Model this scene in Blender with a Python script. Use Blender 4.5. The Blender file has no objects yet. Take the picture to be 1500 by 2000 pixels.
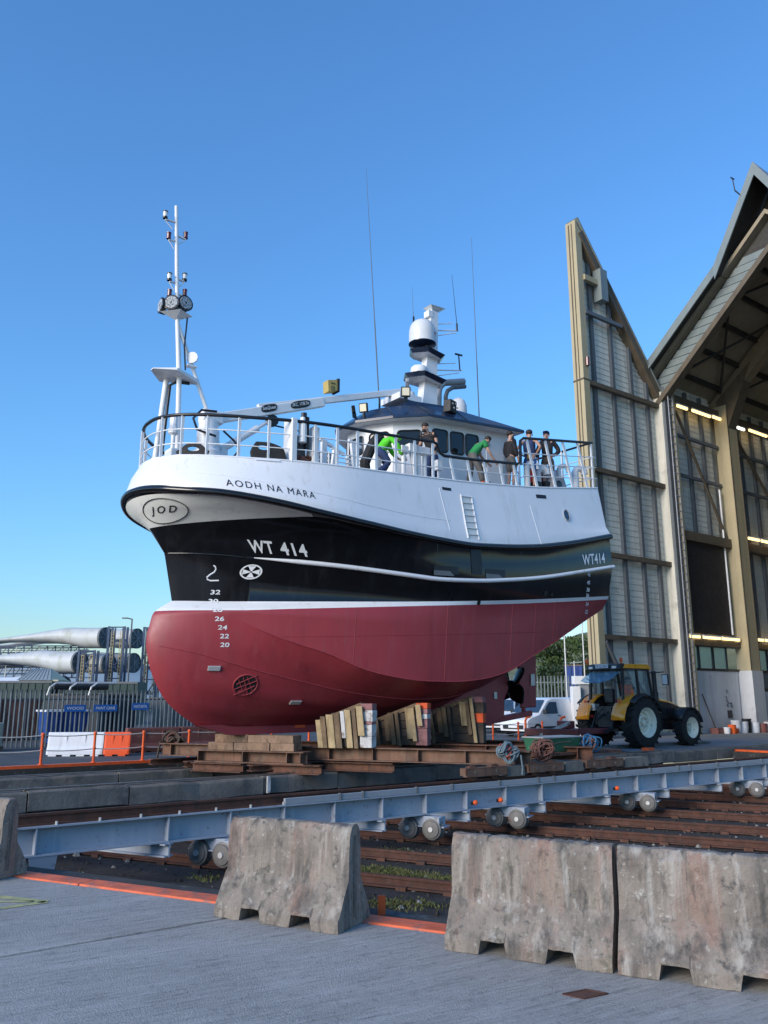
import bpy, bmesh, math, random
import numpy as np
from mathutils import Vector, Matrix
random.seed(7); np.random.seed(7)
SC = bpy.context.scene
COL = SC.collection
R = math.radians
# ------------------------------------------------------------------ camera
cam = bpy.data.cameras.new('camera')
cam.sensor_fit = 'VERTICAL'; cam.sensor_height = 36.0; cam.sensor_width = 27.0
cam.lens = 28.8; cam.clip_start = .1; cam.clip_end = 6000
cam_o = bpy.data.objects.new('camera', cam); COL.objects.link(cam_o)
cam_o.location = (0, 0, 1.75); cam_o.rotation_euler = (R(90 + 12.85), 0, 0)
SC.camera = cam_o
# ------------------------------------------------------------------ sky and sun
SUN_EL, SUN_AZ = 20.0, 226.0         # azimuth clockwise from +Y: low on the left, a little behind the camera
wd = bpy.data.worlds.new('World'); SC.world = wd; wd.use_nodes = True
nt = wd.node_tree
sky = nt.nodes.new('ShaderNodeTexSky'); sky.sky_type = 'NISHITA'; sky.sun_disc = False
sky.sun_elevation = R(SUN_EL); sky.sun_rotation = R(SUN_AZ)
sky.altitude = 0; sky.air_density = 1.6; sky.dust_density = 0.3; sky.ozone_density = 10.0
bg = nt.nodes['Background']; bg.inputs[1].default_value = 0.15
hs_n = nt.nodes.new('ShaderNodeHueSaturation'); hs_n.inputs['Saturation'].default_value = 1.0
nt.links.new(sky.outputs[0], hs_n.inputs['Color']); nt.links.new(hs_n.outputs[0], bg.inputs[0])
sl = bpy.data.lights.new('sun', 'SUN'); sl.energy = 2.0; sl.angle = R(28); sl.color = (1, .89, .76)
so = bpy.data.objects.new('sun', sl); COL.objects.link(so); so.location = (-20, -40, 40)
_d = Vector((math.sin(R(SUN_AZ))*math.cos(R(SUN_EL)), math.cos(R(SUN_AZ))*math.cos(R(SUN_EL)), math.sin(R(SUN_EL))))
so.rotation_euler = _d.to_track_quat('Z', 'Y').to_euler()
SC.view_settings.view_transform = 'Standard'; SC.view_settings.look = 'None'
SC.view_settings.exposure = 0.82; SC.view_settings.gamma = 1.0; SC.view_settings.use_curve_mapping = False
SC.cycles.max_bounces = 8; SC.cycles.use_denoising = True
# ------------------------------------------------------------------ frames
A_S = R(53.0)                                            # the slip runs 53 degrees right of the view
SX, SY = math.sin(A_S), math.cos(A_S)
def SL(p):                                               # slip frame: U up the slip, V to port, z
    return (p[0]*SX + p[1]*SY, p[0]*SY - p[1]*SX, p[2])
VC = -18.0                                               # the ship's centre line in the slip frame
def SH(p): return SL((p[0], VC + p[1], p[2]))            # ship frame: U, w to port, z
A_K = R(26.0)                                            # quay edge and transverse rails
KX, KY = math.cos(A_K), -math.sin(A_K)
def QF(p):                                               # quay frame: a along the quay edge, q away from the camera, z
    return (p[0]*KX - p[1]*KY, p[0]*KY + p[1]*KX, p[2])
# ------------------------------------------------------------------ materials
MATS = {}
def mat(name, col, rough=.6, metal=0., var=.12, scale=2.5, bump=0., bscale=25., spot=None, streak=None, coat=0., spec=None, detail=5., emit=0., vbump=None):
    m = bpy.data.materials.new(name); m.use_nodes = True
    n = m.node_tree.nodes; l = m.node_tree.links
    b = n['Principled BSDF']
    b.inputs['Roughness'].default_value = rough; b.inputs['Metallic'].default_value = metal
    if coat: b.inputs['Coat Weight'].default_value = coat; b.inputs['Coat Roughness'].default_value = .04
    if spec is not None: b.inputs['Specular IOR Level'].default_value = spec
    tc = n.new('ShaderNodeTexCoord'); oi = n.new('ShaderNodeObjectInfo')
    ad = n.new('ShaderNodeVectorMath'); ad.operation = 'ADD'
    mu = n.new('ShaderNodeMath'); mu.operation = 'MULTIPLY'; mu.inputs[1].default_value = 53.
    l.new(oi.outputs['Random'], mu.inputs[0]); l.new(tc.outputs['Object'], ad.inputs[0]); l.new(mu.outputs[0], ad.inputs[1])
    V = ad.outputs[0]
    def noise(sc, det=detail, vec=None, ro=.6):
        t = n.new('ShaderNodeTexNoise'); t.inputs['Scale'].default_value = sc; t.inputs['Detail'].default_value = det
        t.inputs['Roughness'].default_value = ro
        l.new(vec or V, t.inputs['Vector']); return t.outputs['Fac']
    def ramp(fac, a, c, va=0., vb=1.):
        r = n.new('ShaderNodeMapRange'); r.inputs[1].default_value = a; r.inputs[2].default_value = c
        r.inputs[3].default_value = va; r.inputs[4].default_value = vb; l.new(fac, r.inputs[0]); return r.outputs[0]
    def mix(fac, c1, c2):
        x = n.new('ShaderNodeMix'); x.data_type = 'RGBA'
        if isinstance(fac, float): x.inputs[0].default_value = fac
        else: l.new(fac, x.inputs[0])
        for s, c in ((6, c1), (7, c2)):
            if isinstance(c, tuple): x.inputs[s].default_value = (*c[:3], 1)
            else: l.new(c, x.inputs[s])
        return x.outputs[2]
    col = tuple(col)
    lo = tuple(c*(1-var) for c in col); hi = tuple(min(1, c*(1+var)) for c in col)
    out = mix(ramp(noise(scale), .3, .7), lo, hi)
    if spot:                                             # (colour, amount 0..1, scale)
        for sp in (spot if isinstance(spot, list) else [spot]):
            out = mix(ramp(noise(sp[2], 8., ro=.7), .62 - .35*sp[1], .72 - .3*sp[1]), out, sp[0])
    if streak:                                           # (colour, amount, scale): runs that follow gravity
        for sk in (streak if isinstance(streak, list) else [streak]):
            mp = n.new('ShaderNodeMapping'); mp.inputs['Scale'].default_value = (1, 1, .08 if len(sk) < 4 else sk[3]); l.new(V, mp.inputs[0])
            out = mix(ramp(noise(sk[2], 6., mp.outputs[0], .65), .6 - .3*sk[1], .8 - .25*sk[1]), out, sk[0])
    l.new(out, b.inputs['Base Color'])
    if bump:
        bp = n.new('ShaderNodeBump'); bp.inputs['Strength'].default_value = min(1, bump); bp.inputs['Distance'].default_value = .02*max(1, bump)
        l.new(noise(bscale, 8., ro=.65), bp.inputs['Height']); l.new(bp.outputs[0], b.inputs['Normal'])
    if vbump:                                            # slow vertical waviness of plating: (strength, scale)
        mp = n.new('ShaderNodeMapping'); mp.inputs['Scale'].default_value = (1, 1, .12); l.new(V, mp.inputs[0])
        bp = n.new('ShaderNodeBump'); bp.inputs['Strength'].default_value = vbump[0]; bp.inputs['Distance'].default_value = .03
        l.new(noise(vbump[1], 3., mp.outputs[0]), bp.inputs['Height']); l.new(bp.outputs[0], b.inputs['Normal'])
    if rough > .12:
        l.new(ramp(noise(scale*2.3), .3, .7, max(.03, rough*.85), min(1, rough*1.15)), b.inputs['Roughness'])
    if emit:
        b.inputs['Emission Color'].default_value = (*col[:3], 1); b.inputs['Emission Strength'].default_value = emit
    MATS[name] = m; return m
def glass(name, col, rough=.03, trans=.0):
    m = bpy.data.materials.new(name); m.use_nodes = True; b = m.node_tree.nodes['Principled BSDF']
    b.inputs['Base Color'].default_value = (*col, 1); b.inputs['Roughness'].default_value = rough
    b.inputs['Transmission Weight'].default_value = trans; b.inputs['IOR'].default_value = 1.45 if not trans else 1.1
    MATS[name] = m; return m
mat('hull_white', (.76, .765, .78), .34, var=.035, scale=1.2, streak=[((.66, .66, .66), .14, 3.), ((.60, .585, .56), .05, 6.)], vbump=(.10, 1.9))
mat('white_paint', (.78, .78, .78), .4, var=.05, scale=4)
mat('cream_grey', (.66, .655, .62), .4, var=.03, scale=2, streak=((.5, .48, .44), .15, 4.))
mat('hull_black', (.007, .0075, .009), .15, var=.3, scale=.7, spec=.5, streak=((.016, .017, .02), .3, 2.5), vbump=(.16, 1.6))
mat('matt_black', (.008, .008, .009), .5, var=.2)
mat('antifoul', (.30, .035, .045), .48, var=.09, scale=.9, streak=[((.22, .026, .036), .3, 2.), ((.31, .05, .062), .2, 5.), ((.24, .06, .065), .08, 9.)], vbump=(.12, 1.7))
mat('navy', (.014, .024, .052), .22, var=.1, scale=2)
mat('black_rail', (.012, .013, .017), .35, var=.2)
mat('rubber', (.017, .017, .018), .8, var=.25, scale=9, spot=((.06, .055, .05), .12, 7.))
mat('win_dark', (.012, .014, .016), .04, var=.1)
mat('brass_prop', (.035, .032, .03), .32, .9, var=.3, scale=3)
mat('grey_gel', (.66, .67, .68), .38, var=.03)
mat('grey_paint', (.30, .31, .33), .5, var=.08)
mat('wheel_grey', (.15, .145, .14), .6, .3, var=.2, scale=5, spot=((.11, .06, .04), .2, 5.))
mat('zinc', (.52, .52, .52), .45, .5, var=.1)
mat('red_lamp', (.10, .012, .02), .15, var=.1)
mat('led_lens', (.34, .35, .35), .25, var=.75, scale=26, detail=1.)
mat('lamp_glass', (.75, .76, .74), .12, var=.05, scale=60)
mat('lamp_warm', (.8, .74, .55), .2, var=.05, scale=60)
mat('yellow_case', (.50, .36, .10), .45, var=.12)
mat('yellow_dull', (.62, .5, .12), .6, var=.15)
mat('rust', (.105, .045, .028), .85, var=.35, scale=3, bump=.25, bscale=40, spot=((.055, .03, .022), .35, 5.), streak=((.17, .07, .035), .3, 6.))
mat('rust_brown', (.16, .082, .052), .8, var=.3, scale=2.5, bump=.2, bscale=30, spot=((.17, .11, .075), .3, 4.), streak=((.055, .035, .028), .35, 6.))
mat('rail_rust', (.082, .032, .02), .8, var=.3, scale=4, bump=.25, bscale=40, spot=((.05, .025, .018), .3, 6.))
mat('rail_top', (.16, .12, .10), .45, .4, var=.3, scale=6)
mat('girder_blue', (.315, .355, .415), .5, var=.06, scale=1.3, streak=((.42, .45, .48), .22, 4.), spot=[((.17, .15, .14), .1, 3.), ((.14, .07, .045), .05, 9.)])
mat('concrete_apron', (.215, .22, .225), .85, var=.14, scale=.55, bump=.4, bscale=30, spot=[((.12, .125, .13), .16, .8), ((.32, .32, .31), .2, 45.)])
mat('concrete_ledge', (.155, .138, .12), .9, var=.3, scale=1.1, bump=.6, bscale=14, spot=((.085, .08, .075), .33, 1.8), streak=((.12, .11, .10), .38, 3.))
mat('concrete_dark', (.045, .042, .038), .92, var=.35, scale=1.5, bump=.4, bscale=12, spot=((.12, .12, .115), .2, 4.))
mat('asphalt', (.055, .058, .062), .88, var=.22, scale=.4, bump=.2, bscale=60, spot=((.085, .088, .092), .3, .6))
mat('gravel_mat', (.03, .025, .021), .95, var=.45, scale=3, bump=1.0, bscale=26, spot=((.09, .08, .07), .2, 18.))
mat('stone_pale', (.24, .225, .20), .9, var=.35, scale=6)
mat('moss', (.105, .108, .03), .95, var=.5, scale=7)
mat('orange_paint', (.82, .115, .02), .5, var=.12, scale=5, spot=((.55, .10, .03), .2, 8.))
mat('orange_worn', (.72, .14, .055), .7, var=.25, scale=5, spot=((.35, .14, .10), .28, 7.), bump=.2)
mat('rope_white', (.62, .6, .55), .9, var=.15, scale=20)
mat('yellow_line', (.42, .40, .17), .8, var=.25, scale=6, spot=((.2, .21, .2), .35, 9.))
mat('timber', (.38, .285, .16), .85, var=.3, scale=3, bump=.3, bscale=18, streak=((.20, .13, .06), .35, 9.))
mat('timber_mid', (.17, .115, .068), .88, var=.35, scale=3, bump=.3, bscale=18, streak=((.08, .055, .035), .4, 9.))
mat('timber_dark', (.06, .045, .035), .9, var=.4, scale=3, bump=.3, bscale=18)
mat('timber_white', (.52, .51, .50), .85, var=.2, scale=4, spot=((.2, .15, .13), .3, 6.), bump=.2)
mat('timber_pink', (.26, .12, .12), .85, var=.3, scale=4, spot=((.12, .07, .06), .3, 6.), bump=.2)
mat('timber_orange', (.7, .09, .02), .75, var=.2, scale=4, spot=((.2, .07, .04), .25, 8.))
mat('keel_timber', (.25, .16, .105), .88, var=.3, scale=2.5, bump=.3, bscale=16, streak=((.10, .06, .04), .3, 8., .6))
mat('tractor_yellow', (.92, .33, .016), .3, var=.05, coat=.5, spot=((.35, .17, .05), .06, 5.))
mat('tractor_black', (.02, .021, .024), .45, var=.2)
mat('rim_cream', (.80, .76, .62), .42, var=.08, spot=((.25, .24, .2), .15, 6.))
mat('tow_red', (.15, .018, .024), .45, var=.2, spot=((.08, .03, .02), .2, 6.))
mat('clad_beige', (.72, .68, .57), .62, var=.09, scale=.9, streak=[((.47, .445, .375), .32, 1.2), ((.40, .37, .30), .12, 3.)], spot=((.52, .495, .42), .18, .7))
mat('column_beige', (.43, .36, .22), .6, var=.08, scale=.8, streak=((.33, .28, .17), .3, 1.5))
mat('frame_brown', (.115, .09, .06), .65, var=.15, streak=((.07, .055, .04), .3, 2.))
mat('rafter_brown', (.21, .17, .11), .65, var=.12)
mat('roof_under', (.30, .25, .175), .8, var=.12)
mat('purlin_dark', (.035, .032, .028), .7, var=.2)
mat('post_grey', (.12, .132, .142), .55, var=.1)
mat('fascia', (.19, .225, .225), .45, var=.06, streak=((.15, .19, .20), .3, 1.5))
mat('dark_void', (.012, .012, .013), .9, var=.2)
mat('tarp_dark', (.02, .017, .018), .7, var=.3, bump=.4, bscale=3)
mat('wall_white', (.62, .63, .64), .7, var=.08, scale=.8, streak=((.40, .41, .43), .3, 1.3), spot=((.3, .3, .31), .08, 1.2))
mat('strip_light', (1., .70, .28), .5, var=0, emit=1.5)
mat('strip_light_white', (1., .95, .85), .5, var=0, emit=1.4)
mat('palisade', (.20, .225, .235), .5, .4, var=.2, scale=3)
mat('sign_blue', (.02, .13, .42), .45, var=.05)
mat('sign_white', (.7, .72, .74), .5, var=.03)
mat('plastic_white', (.72, .74, .78), .5, var=.06, streak=((.5, .5, .5), .15, 4.))
mat('plastic_orange', (.85, .10, .018), .5, var=.08)
mat('plastic_brown', (.21, .075, .06), .6, var=.15, spot=((.3, .15, .13), .2, 4.))
mat('plastic_blue', (.015, .04, .14), .5, var=.15)
mat('skip_blue', (.015, .06, .26), .5, var=.2, spot=((.1, .07, .06), .12, 5.))
mat('skip_dark', (.03, .035, .04), .6, var=.3)
mat('skip_brown', (.13, .06, .045), .7, var=.3)
mat('skip_green', (.02, .11, .06), .55, var=.25, spot=((.2, .25, .2), .1, 6.))
mat('blade_white', (.52, .53, .52), .45, var=.08, scale=.3, streak=((.36, .37, .30), .34, .7), spot=((.40, .41, .34), .2, .5))
mat('steel_blue', (.035, .065, .13), .5, var=.25)
mat('steel_yellow', (.42, .33, .12), .55, var=.2)
mat('roof_grey', (.24, .28, .30), .5, var=.1)
mat('render_cream', (.5, .46, .33), .8, var=.1)
mat('dark_green', (.018, .045, .04), .6, var=.25)
mat('van_white', (.72, .74, .77), .22, var=.03, coat=.6)
mat('car_glass', (.03, .06, .10), .05, var=.2)
mat('tyre', (.016, .016, .017), .85, var=.2)
mat('headlight', (.6, .62, .64), .1, var=.1)
mat('leaf', (.05, .085, .022), .7, var=.45, scale=.8)
mat('leaf_dark', (.025, .052, .018), .75, var=.4, scale=.8)
mat('hill_grass', (.16, .15, .065), .9, var=.3, scale=.25, spot=((.08, .10, .035), .4, .3))
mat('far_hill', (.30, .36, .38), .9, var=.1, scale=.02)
mat('bark', (.06, .05, .04), .9)
mat('rope_brown', (.13, .06, .048), .9, var=.3, scale=12)
mat('rope_grey', (.13, .18, .21), .9, var=.3, scale=12)
mat('rope_red', (.26, .06, .05), .9, var=.25, scale=12)
mat('rope_blue', (.025, .12, .24), .9, var=.3, scale=12)
mat('skin', (.45, .26, .19), .55, var=.06, scale=8)
mat('hair_dark', (.025, .018, .014), .7)
mat('cloth_black', (.015, .015, .019), .85, var=.2, scale=6)
mat('cloth_navy', (.025, .045, .12), .85, var=.2, scale=6)
mat('cloth_green', (.02, .24, .07), .85, var=.12, scale=6)
mat('cloth_lime', (.10, .62, .02), .8, var=.15, scale=6)
mat('cloth_grey', (.12, .115, .11), .85, var=.2, scale=6)
mat('cloth_brown', (.11, .085, .06), .85, var=.35, scale=14)
mat('cloth_blue', (.03, .10, .27), .85, var=.15, scale=6)
mat('cloth_ochre', (.45, .26, .04), .85, var=.15)
mat('cloth_orange', (.85, .13, .02), .8, var=.1)
mat('boot_orange', (.75, .12, .025), .6)
mat('raft_red', (.55, .04, .03), .45, var=.1)
glass('win_pale', (.62, .80, .82), .35, .92)
glass('cab_glass', (.55, .66, .66), .02, .85)
glass('glass_blue', (.45, .66, .80), .03, .8)
# ------------------------------------------------------------------ mesh builder
ORG = {}
def _v(p): return Vector(p)
class MB:
    def __init__(s, fr=None): s.v = []; s.f = []; s.m = []; s.fr = fr; s.k = 0
    def add(s, vs, fs):
        o = len(s.v); s.v.extend([tuple(p) for p in vs])
        for f in fs: s.f.append(tuple(i + o for i in f)); s.m.append(s.k)
        return s
    def mi(s, k): s.k = k; return s
    def box(s, x0, x1, y0, y1, z0, z1):
        return s.add([(x0,y0,z0),(x1,y0,z0),(x1,y1,z0),(x0,y1,z0),(x0,y0,z1),(x1,y0,z1),(x1,y1,z1),(x0,y1,z1)],
                     [(3,2,1,0),(4,5,6,7),(0,1,5,4),(1,2,6,5),(2,3,7,6),(3,0,4,7)])
    def hexa(s, p):                                       # eight corners, bottom ring then top ring
        return s.add(p, [(3,2,1,0),(4,5,6,7),(0,1,5,4),(1,2,6,5),(2,3,7,6),(3,0,4,7)])
    def bar(s, a, b, w, h, up=(0, 0, 1), cen=True):       # rectangular bar a..b, width w, height h
        a = _v(a); b = _v(b); d = (b - a).normalized(); u = _v(up)
        if abs(d.dot(u)) > .98: u = Vector((1, 0, 0))
        r = d.cross(u).normalized(); u = r.cross(d).normalized()
        r = r*w/2; u = u*h/2
        return s.hexa([a-r-u, a+r-u, b+r-u, b-r-u, a-r+u, a+r+u, b+r+u, b-r+u])
    def ibeam(s, a, b, w, h, t=.02, tw=.014):
        a = _v(a); b = _v(b); z = Vector((0, 0, h/2 - t/2))
        s.bar(a + z, b + z, w, t); s.bar(a - z, b - z, w, t); s.bar(a, b, tw, h - 2*t - .001); return s
    def tube(s, a, b, r, r1=None, n=8, caps=True):
        return s.path([a, b], [r, r if r1 is None else r1], n, caps)
    def path(s, pts, r, n=6, caps=True, closed=False):
        pts = [_v(p) for p in pts]; N = len(pts)
        rr = r if isinstance(r, (list, tuple)) else [r]*N
        o = len(s.v); prev = None
        for i, p in enumerate(pts):
            if closed: d = (pts[(i+1) % N] - pts[i-1])
            else: d = (pts[min(i+1, N-1)] - pts[max(i-1, 0)])
            d = d.normalized() if d.length > 1e-9 else Vector((0, 0, 1))
            if prev is None:
                u = Vector((0, 0, 1)) if abs(d.z) < .9 else Vector((1, 0, 0))
            else: u = prev
            x = d.cross(u)
            if x.length < 1e-6: x = d.cross(Vector((1, .3, 0)))
            x.normalize(); u = x.cross(d).normalized(); prev = u
            for k in range(n):
                a = 2*math.pi*k/n
                s.v.append(tuple(p + (x*math.cos(a) + u*math.sin(a))*rr[i]))
        for i in range(N if closed else N-1):
            j = (i+1) % N
            for k in range(n):
                s.f.append((o+i*n+k, o+i*n+(k+1) % n, o+j*n+(k+1) % n, o+j*n+k)); s.m.append(s.k)
        if caps and not closed:
            s.f.append(tuple(o+k for k in range(n))[::-1]); s.m.append(s.k)
            s.f.append(tuple(o+(N-1)*n+k for k in range(n))); s.m.append(s.k)
        return s
    def lathe(s, c, ax, prof, n=16, caps=True):                       # profile: (radius, distance along axis)
        c = _v(c); ax = _v(ax).normalized(); u = Vector((0, 0, 1)) if abs(ax.z) < .9 else Vector((1, 0, 0))
        x = ax.cross(u).normalized(); y = x.cross(ax).normalized(); o = len(s.v)
        for r, h in prof:
            for k in range(n):
                a = 2*math.pi*k/n
                s.v.append(tuple(c + ax*h + (x*math.cos(a) + y*math.sin(a))*max(r, 1e-4)))
        for i in range(len(prof)-1):
            for k in range(n):
                s.f.append((o+i*n+k, o+i*n+(k+1) % n, o+(i+1)*n+(k+1) % n, o+(i+1)*n+k)); s.m.append(s.k)
        if caps and prof[0][0] > 1e-3: s.f.append(tuple(o+k for k in range(n))[::-1]); s.m.append(s.k)
        if caps and prof[-1][0] > 1e-3: s.f.append(tuple(o+(len(prof)-1)*n+k for k in range(n))); s.m.append(s.k)
        return s
    def prism(s, poly, vec):                              # polygon of 3d points pushed along vec
        vec = _v(vec); n = len(poly); o = len(s.v)
        s.v.extend([tuple(_v(p)) for p in poly]); s.v.extend([tuple(_v(p) + vec) for p in poly])
        s.f.append(tuple(o+i for i in range(n))[::-1]); s.m.append(s.k)
        s.f.append(tuple(o+n+i for i in range(n))); s.m.append(s.k)
        for i in range(n):
            j = (i+1) % n; s.f.append((o+i, o+j, o+n+j, o+n+i)); s.m.append(s.k)
        return s
    def ball(s, c, r, n=10, m=6, sc=(1, 1, 1)):
        c = _v(c); o = len(s.v)
        for i in range(m+1):
            t = math.pi*i/m
            for k in range(n):
                a = 2*math.pi*k/n
                s.v.append((c.x + r*sc[0]*math.sin(t)*math.cos(a), c.y + r*sc[1]*math.sin(t)*math.sin(a), c.z + r*sc[2]*math.cos(t)))
        for i in range(m):
            for k in range(n):
                s.f.append((o+i*n+k, o+i*n+(k+1) % n, o+(i+1)*n+(k+1) % n, o+(i+1)*n+k)); s.m.append(s.k)
        return s
    def build(s, name, mats, parent=None, smooth=False, bevel=0., label=None, cat=None, group=None, kind=None, origin=None, angle=40):
        vs = [s.fr(p) for p in s.v] if s.fr else s.v
        if parent is not None: og = ORG[parent.name]
        elif origin is not None: og = origin
        else:
            a = np.array(vs); og = ((a[:,0].min()+a[:,0].max())/2, (a[:,1].min()+a[:,1].max())/2, a[:,2].min())
        me = bpy.data.meshes.new(name)
        me.from_pydata([(x-og[0], y-og[1], z-og[2]) for x, y, z in vs], [], s.f)
        if isinstance(mats, str): mats = [mats]
        for q in mats: me.materials.append(MATS[q])
        me.polygons.foreach_set('material_index', s.m)
        bm = bmesh.new(); bm.from_mesh(me); bmesh.ops.recalc_face_normals(bm, faces=bm.faces)
        if smooth:
            ca = R(angle)
            for f in bm.faces: f.smooth = True
            for e in bm.edges:
                if len(e.link_faces) == 2 and e.calc_face_angle(0) > ca: e.smooth = False
        bm.to_mesh(me); bm.free()
        o = bpy.data.objects.new(name, me); COL.objects.link(o)
        if parent is not None: o.parent = parent
        else: o.location = og
        ORG[o.name] = og
        if bevel:
            b = o.modifiers.new('bevel', 'BEVEL'); b.width = bevel; b.segments = 2; b.limit_method = 'ANGLE'; b.angle_limit = R(35)
        tag(o, label, cat, group, kind); return o
def tag(o, label=None, cat=None, group=None, kind=None):
    if label: o['label'] = label
    if cat: o['category'] = cat
    if group: o['group'] = group
    if kind: o['kind'] = kind
    return o
def thing(name, label, cat, loc=(0, 0, 0), group=None, rz=0.):
    o = bpy.data.objects.new(name, None); COL.objects.link(o); o.empty_display_size = .3
    o.location = loc; o.rotation_euler = (0, 0, rz); ORG[o.name] = tuple(loc) if not rz else (0, 0, 0)
    return tag(o, label, cat, group)
def copy_tree(o, parent=None):
    c = o.copy(); COL.objects.link(c); c.parent = parent
    ORG[c.name] = ORG.get(o.name, (0, 0, 0))
    for ch in list(o.children): copy_tree(ch, c)
    return c
def share(src, name, parent, loc=(0, 0, 0), rot=(0, 0, 0), scale=(1, 1, 1)):   # another object on the same mesh data
    o = bpy.data.objects.new(name, src.data); COL.objects.link(o); o.parent = parent
    o.location = loc; o.rotation_euler = rot; o.scale = scale; return o
def text_mesh(txt, size, bold=0., spacing=1., shear=0.):  # filled outline of a text as verts / faces in its own plane
    c = bpy.data.curves.new('t', 'FONT'); c.body = txt; c.size = size; c.offset = bold; c.space_character = spacing; c.shear = shear
    c.resolution_u = 4; c.fill_mode = 'FRONT'
    o = bpy.data.objects.new('t', c); COL.objects.link(o)
    dg = bpy.context.evaluated_depsgraph_get(); me = bpy.data.meshes.new_from_object(o.evaluated_get(dg))
    vs = [tuple(v.co) for v in me.vertices]; fs = [tuple(p.vertices) for p in me.polygons]
    bpy.data.objects.remove(o); bpy.data.curves.remove(c); bpy.data.meshes.remove(me)
    return vs, fs
# ================================================================== THE SETTING
def apron_material():
    m = bpy.data.materials.new('apron_broomed'); m.use_nodes = True; n = m.node_tree.nodes; l = m.node_tree.links
    b = n['Principled BSDF']; b.inputs['Roughness'].default_value = .82
    tc = n.new('ShaderNodeTexCoord'); mp = n.new('ShaderNodeMapping'); mp.inputs['Rotation'].default_value = (0, 0, -R(31))
    ge = n.new('ShaderNodeNewGeometry'); l.new(ge.outputs['Position'], mp.inputs[0])
    m2 = n.new('ShaderNodeMapping'); m2.inputs['Scale'].default_value = (2.6, 26, 1); l.new(mp.outputs[0], m2.inputs[0])
    m3 = n.new('ShaderNodeMapping'); m3.inputs['Scale'].default_value = (.35, 3.2, 1); l.new(mp.outputs[0], m3.inputs[0])
    def noise(vec, sc, det=6., ro=.65):
        t = n.new('ShaderNodeTexNoise'); t.inputs['Scale'].default_value = sc; t.inputs['Detail'].default_value = det; t.inputs['Roughness'].default_value = ro
        l.new(vec, t.inputs['Vector']); return t.outputs['Fac']
    def rng(f, a, c, x=0., y=1.):
        r = n.new('ShaderNodeMapRange'); r.inputs[1].default_value = a; r.inputs[2].default_value = c; r.inputs[3].default_value = x; r.inputs[4].default_value = y
        l.new(f, r.inputs[0]); return r.outputs[0]
    def mix(f, a, c):
        x = n.new('ShaderNodeMix'); x.data_type = 'RGBA'; l.new(f, x.inputs[0])
        for s, k in ((6, a), (7, c)):
            if isinstance(k, tuple): x.inputs[s].default_value = (*k, 1)
            else: l.new(k, x.inputs[s])
        return x.outputs[2]
    P = ge.outputs['Position']
    c = mix(rng(noise(P, .6), .3, .7), (.33, .31, .285), (.45, .43, .40))
    c = mix(rng(noise(m3.outputs[0], 1.), .50, .72, 0, .7), c, (.56, .54, .51))
    br = noise(m2.outputs[0], 1., 8., .75)
    c = mix(rng(br, .52, .72, 0, .9), c, (.58, .56, .535))
    c = mix(rng(br, .47, .28, 0, .95), c, (.12, .12, .122))
    c = mix(rng(noise(P, 42., 3.), .54, .68, 0, .7), c, (.5, .5, .495))
    c = mix(rng(noise(P, .9, 6., .7), .63, .74, 0, .55), c, (.14, .142, .146))
    c = mix(rng(noise(P, 2.3, 6., .7), .70, .76, 0, .5), c, (.26, .225, .18))
    c = mix(rng(noise(P, .35, 4., .6), .56, .70, 0, .5), c, (.17, .165, .16))                  # old damp and oil patches
    c = mix(rng(noise(P, 5., 4., .7), .69, .73, 0, .7), c, (.09, .085, .08))
    c = mix(rng(noise(P, 13., 5., .75), .55, .66, 0, .55), c, (.19, .182, .175))               # pitted, mottled skin
    c = mix(rng(noise(P, 19., 5., .75), .57, .68, 0, .6), c, (.56, .545, .52))
    l.new(c, b.inputs['Base Color'])
    bp = n.new('ShaderNodeBump'); bp.inputs['Strength'].default_value = 1.0; bp.inputs['Distance'].default_value = .02
    ad = n.new('ShaderNodeMath'); ad.operation = 'ADD'; l.new(br, ad.inputs[0]); l.new(noise(P, 70., 4.), ad.inputs[1])
    l.new(ad.outputs[0], bp.inputs['Height']); l.new(bp.outputs[0], b.inputs['Normal'])
    MATS['apron_broomed'] = m
apron_material()
def ukerb(V): return (6.33 + .454*V)/.891
bed = MB(SL).add([(-60, -45, -.05), (ukerb(-45), -45, -.05), (ukerb(40), 40, -.05), (-60, 40, -.05)], [(0, 1, 2, 3)]).build('apron', 'dark_void', kind='structure')
Vj = [-45, -33, -24, -15.6, -11.1, -6.6, -2.1, 2.4, 7, 12, 18, 26, 40]
for a, c in zip(Vj[:-1], Vj[1:]):                          # concrete slabs with open joints, running up to the quay edge
    a += .028; c -= .028; e = .008
    ov = [(-60, a), (ukerb(a), a), (ukerb(c), c), (-60, c)]
    iv = [(-60, a+e), (ukerb(a)-e, a+e), (ukerb(c)-e, c-e), (-60, c-e)]
    vs = [(x, y, -.05) for x, y in ov] + [(x, y, -.006) for x, y in ov] + [(x, y, 0) for x, y in iv]
    fs = [(i, (i+1) % 4, 4+(i+1) % 4, 4+i) for i in range(4)] + [(4+i, 4+(i+1) % 4, 8+(i+1) % 4, 8+i) for i in range(4)] + [(8, 9, 10, 11)]
    MB(SL).add(vs, fs).build('slab', 'apron_broomed', bed)
# worn orange edging of the quay, in cast lengths
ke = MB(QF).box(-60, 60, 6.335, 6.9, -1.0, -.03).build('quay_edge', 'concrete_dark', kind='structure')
x = -30.
while x < 22:
    ln = 2.9 + .2*random.random()
    MB(QF).box(x, x+ln-.012, 6.334, 6.56, -.03, .012+.004*random.random()).build('edging', 'orange_worn', ke, bevel=.01)
    x += ln
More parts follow.
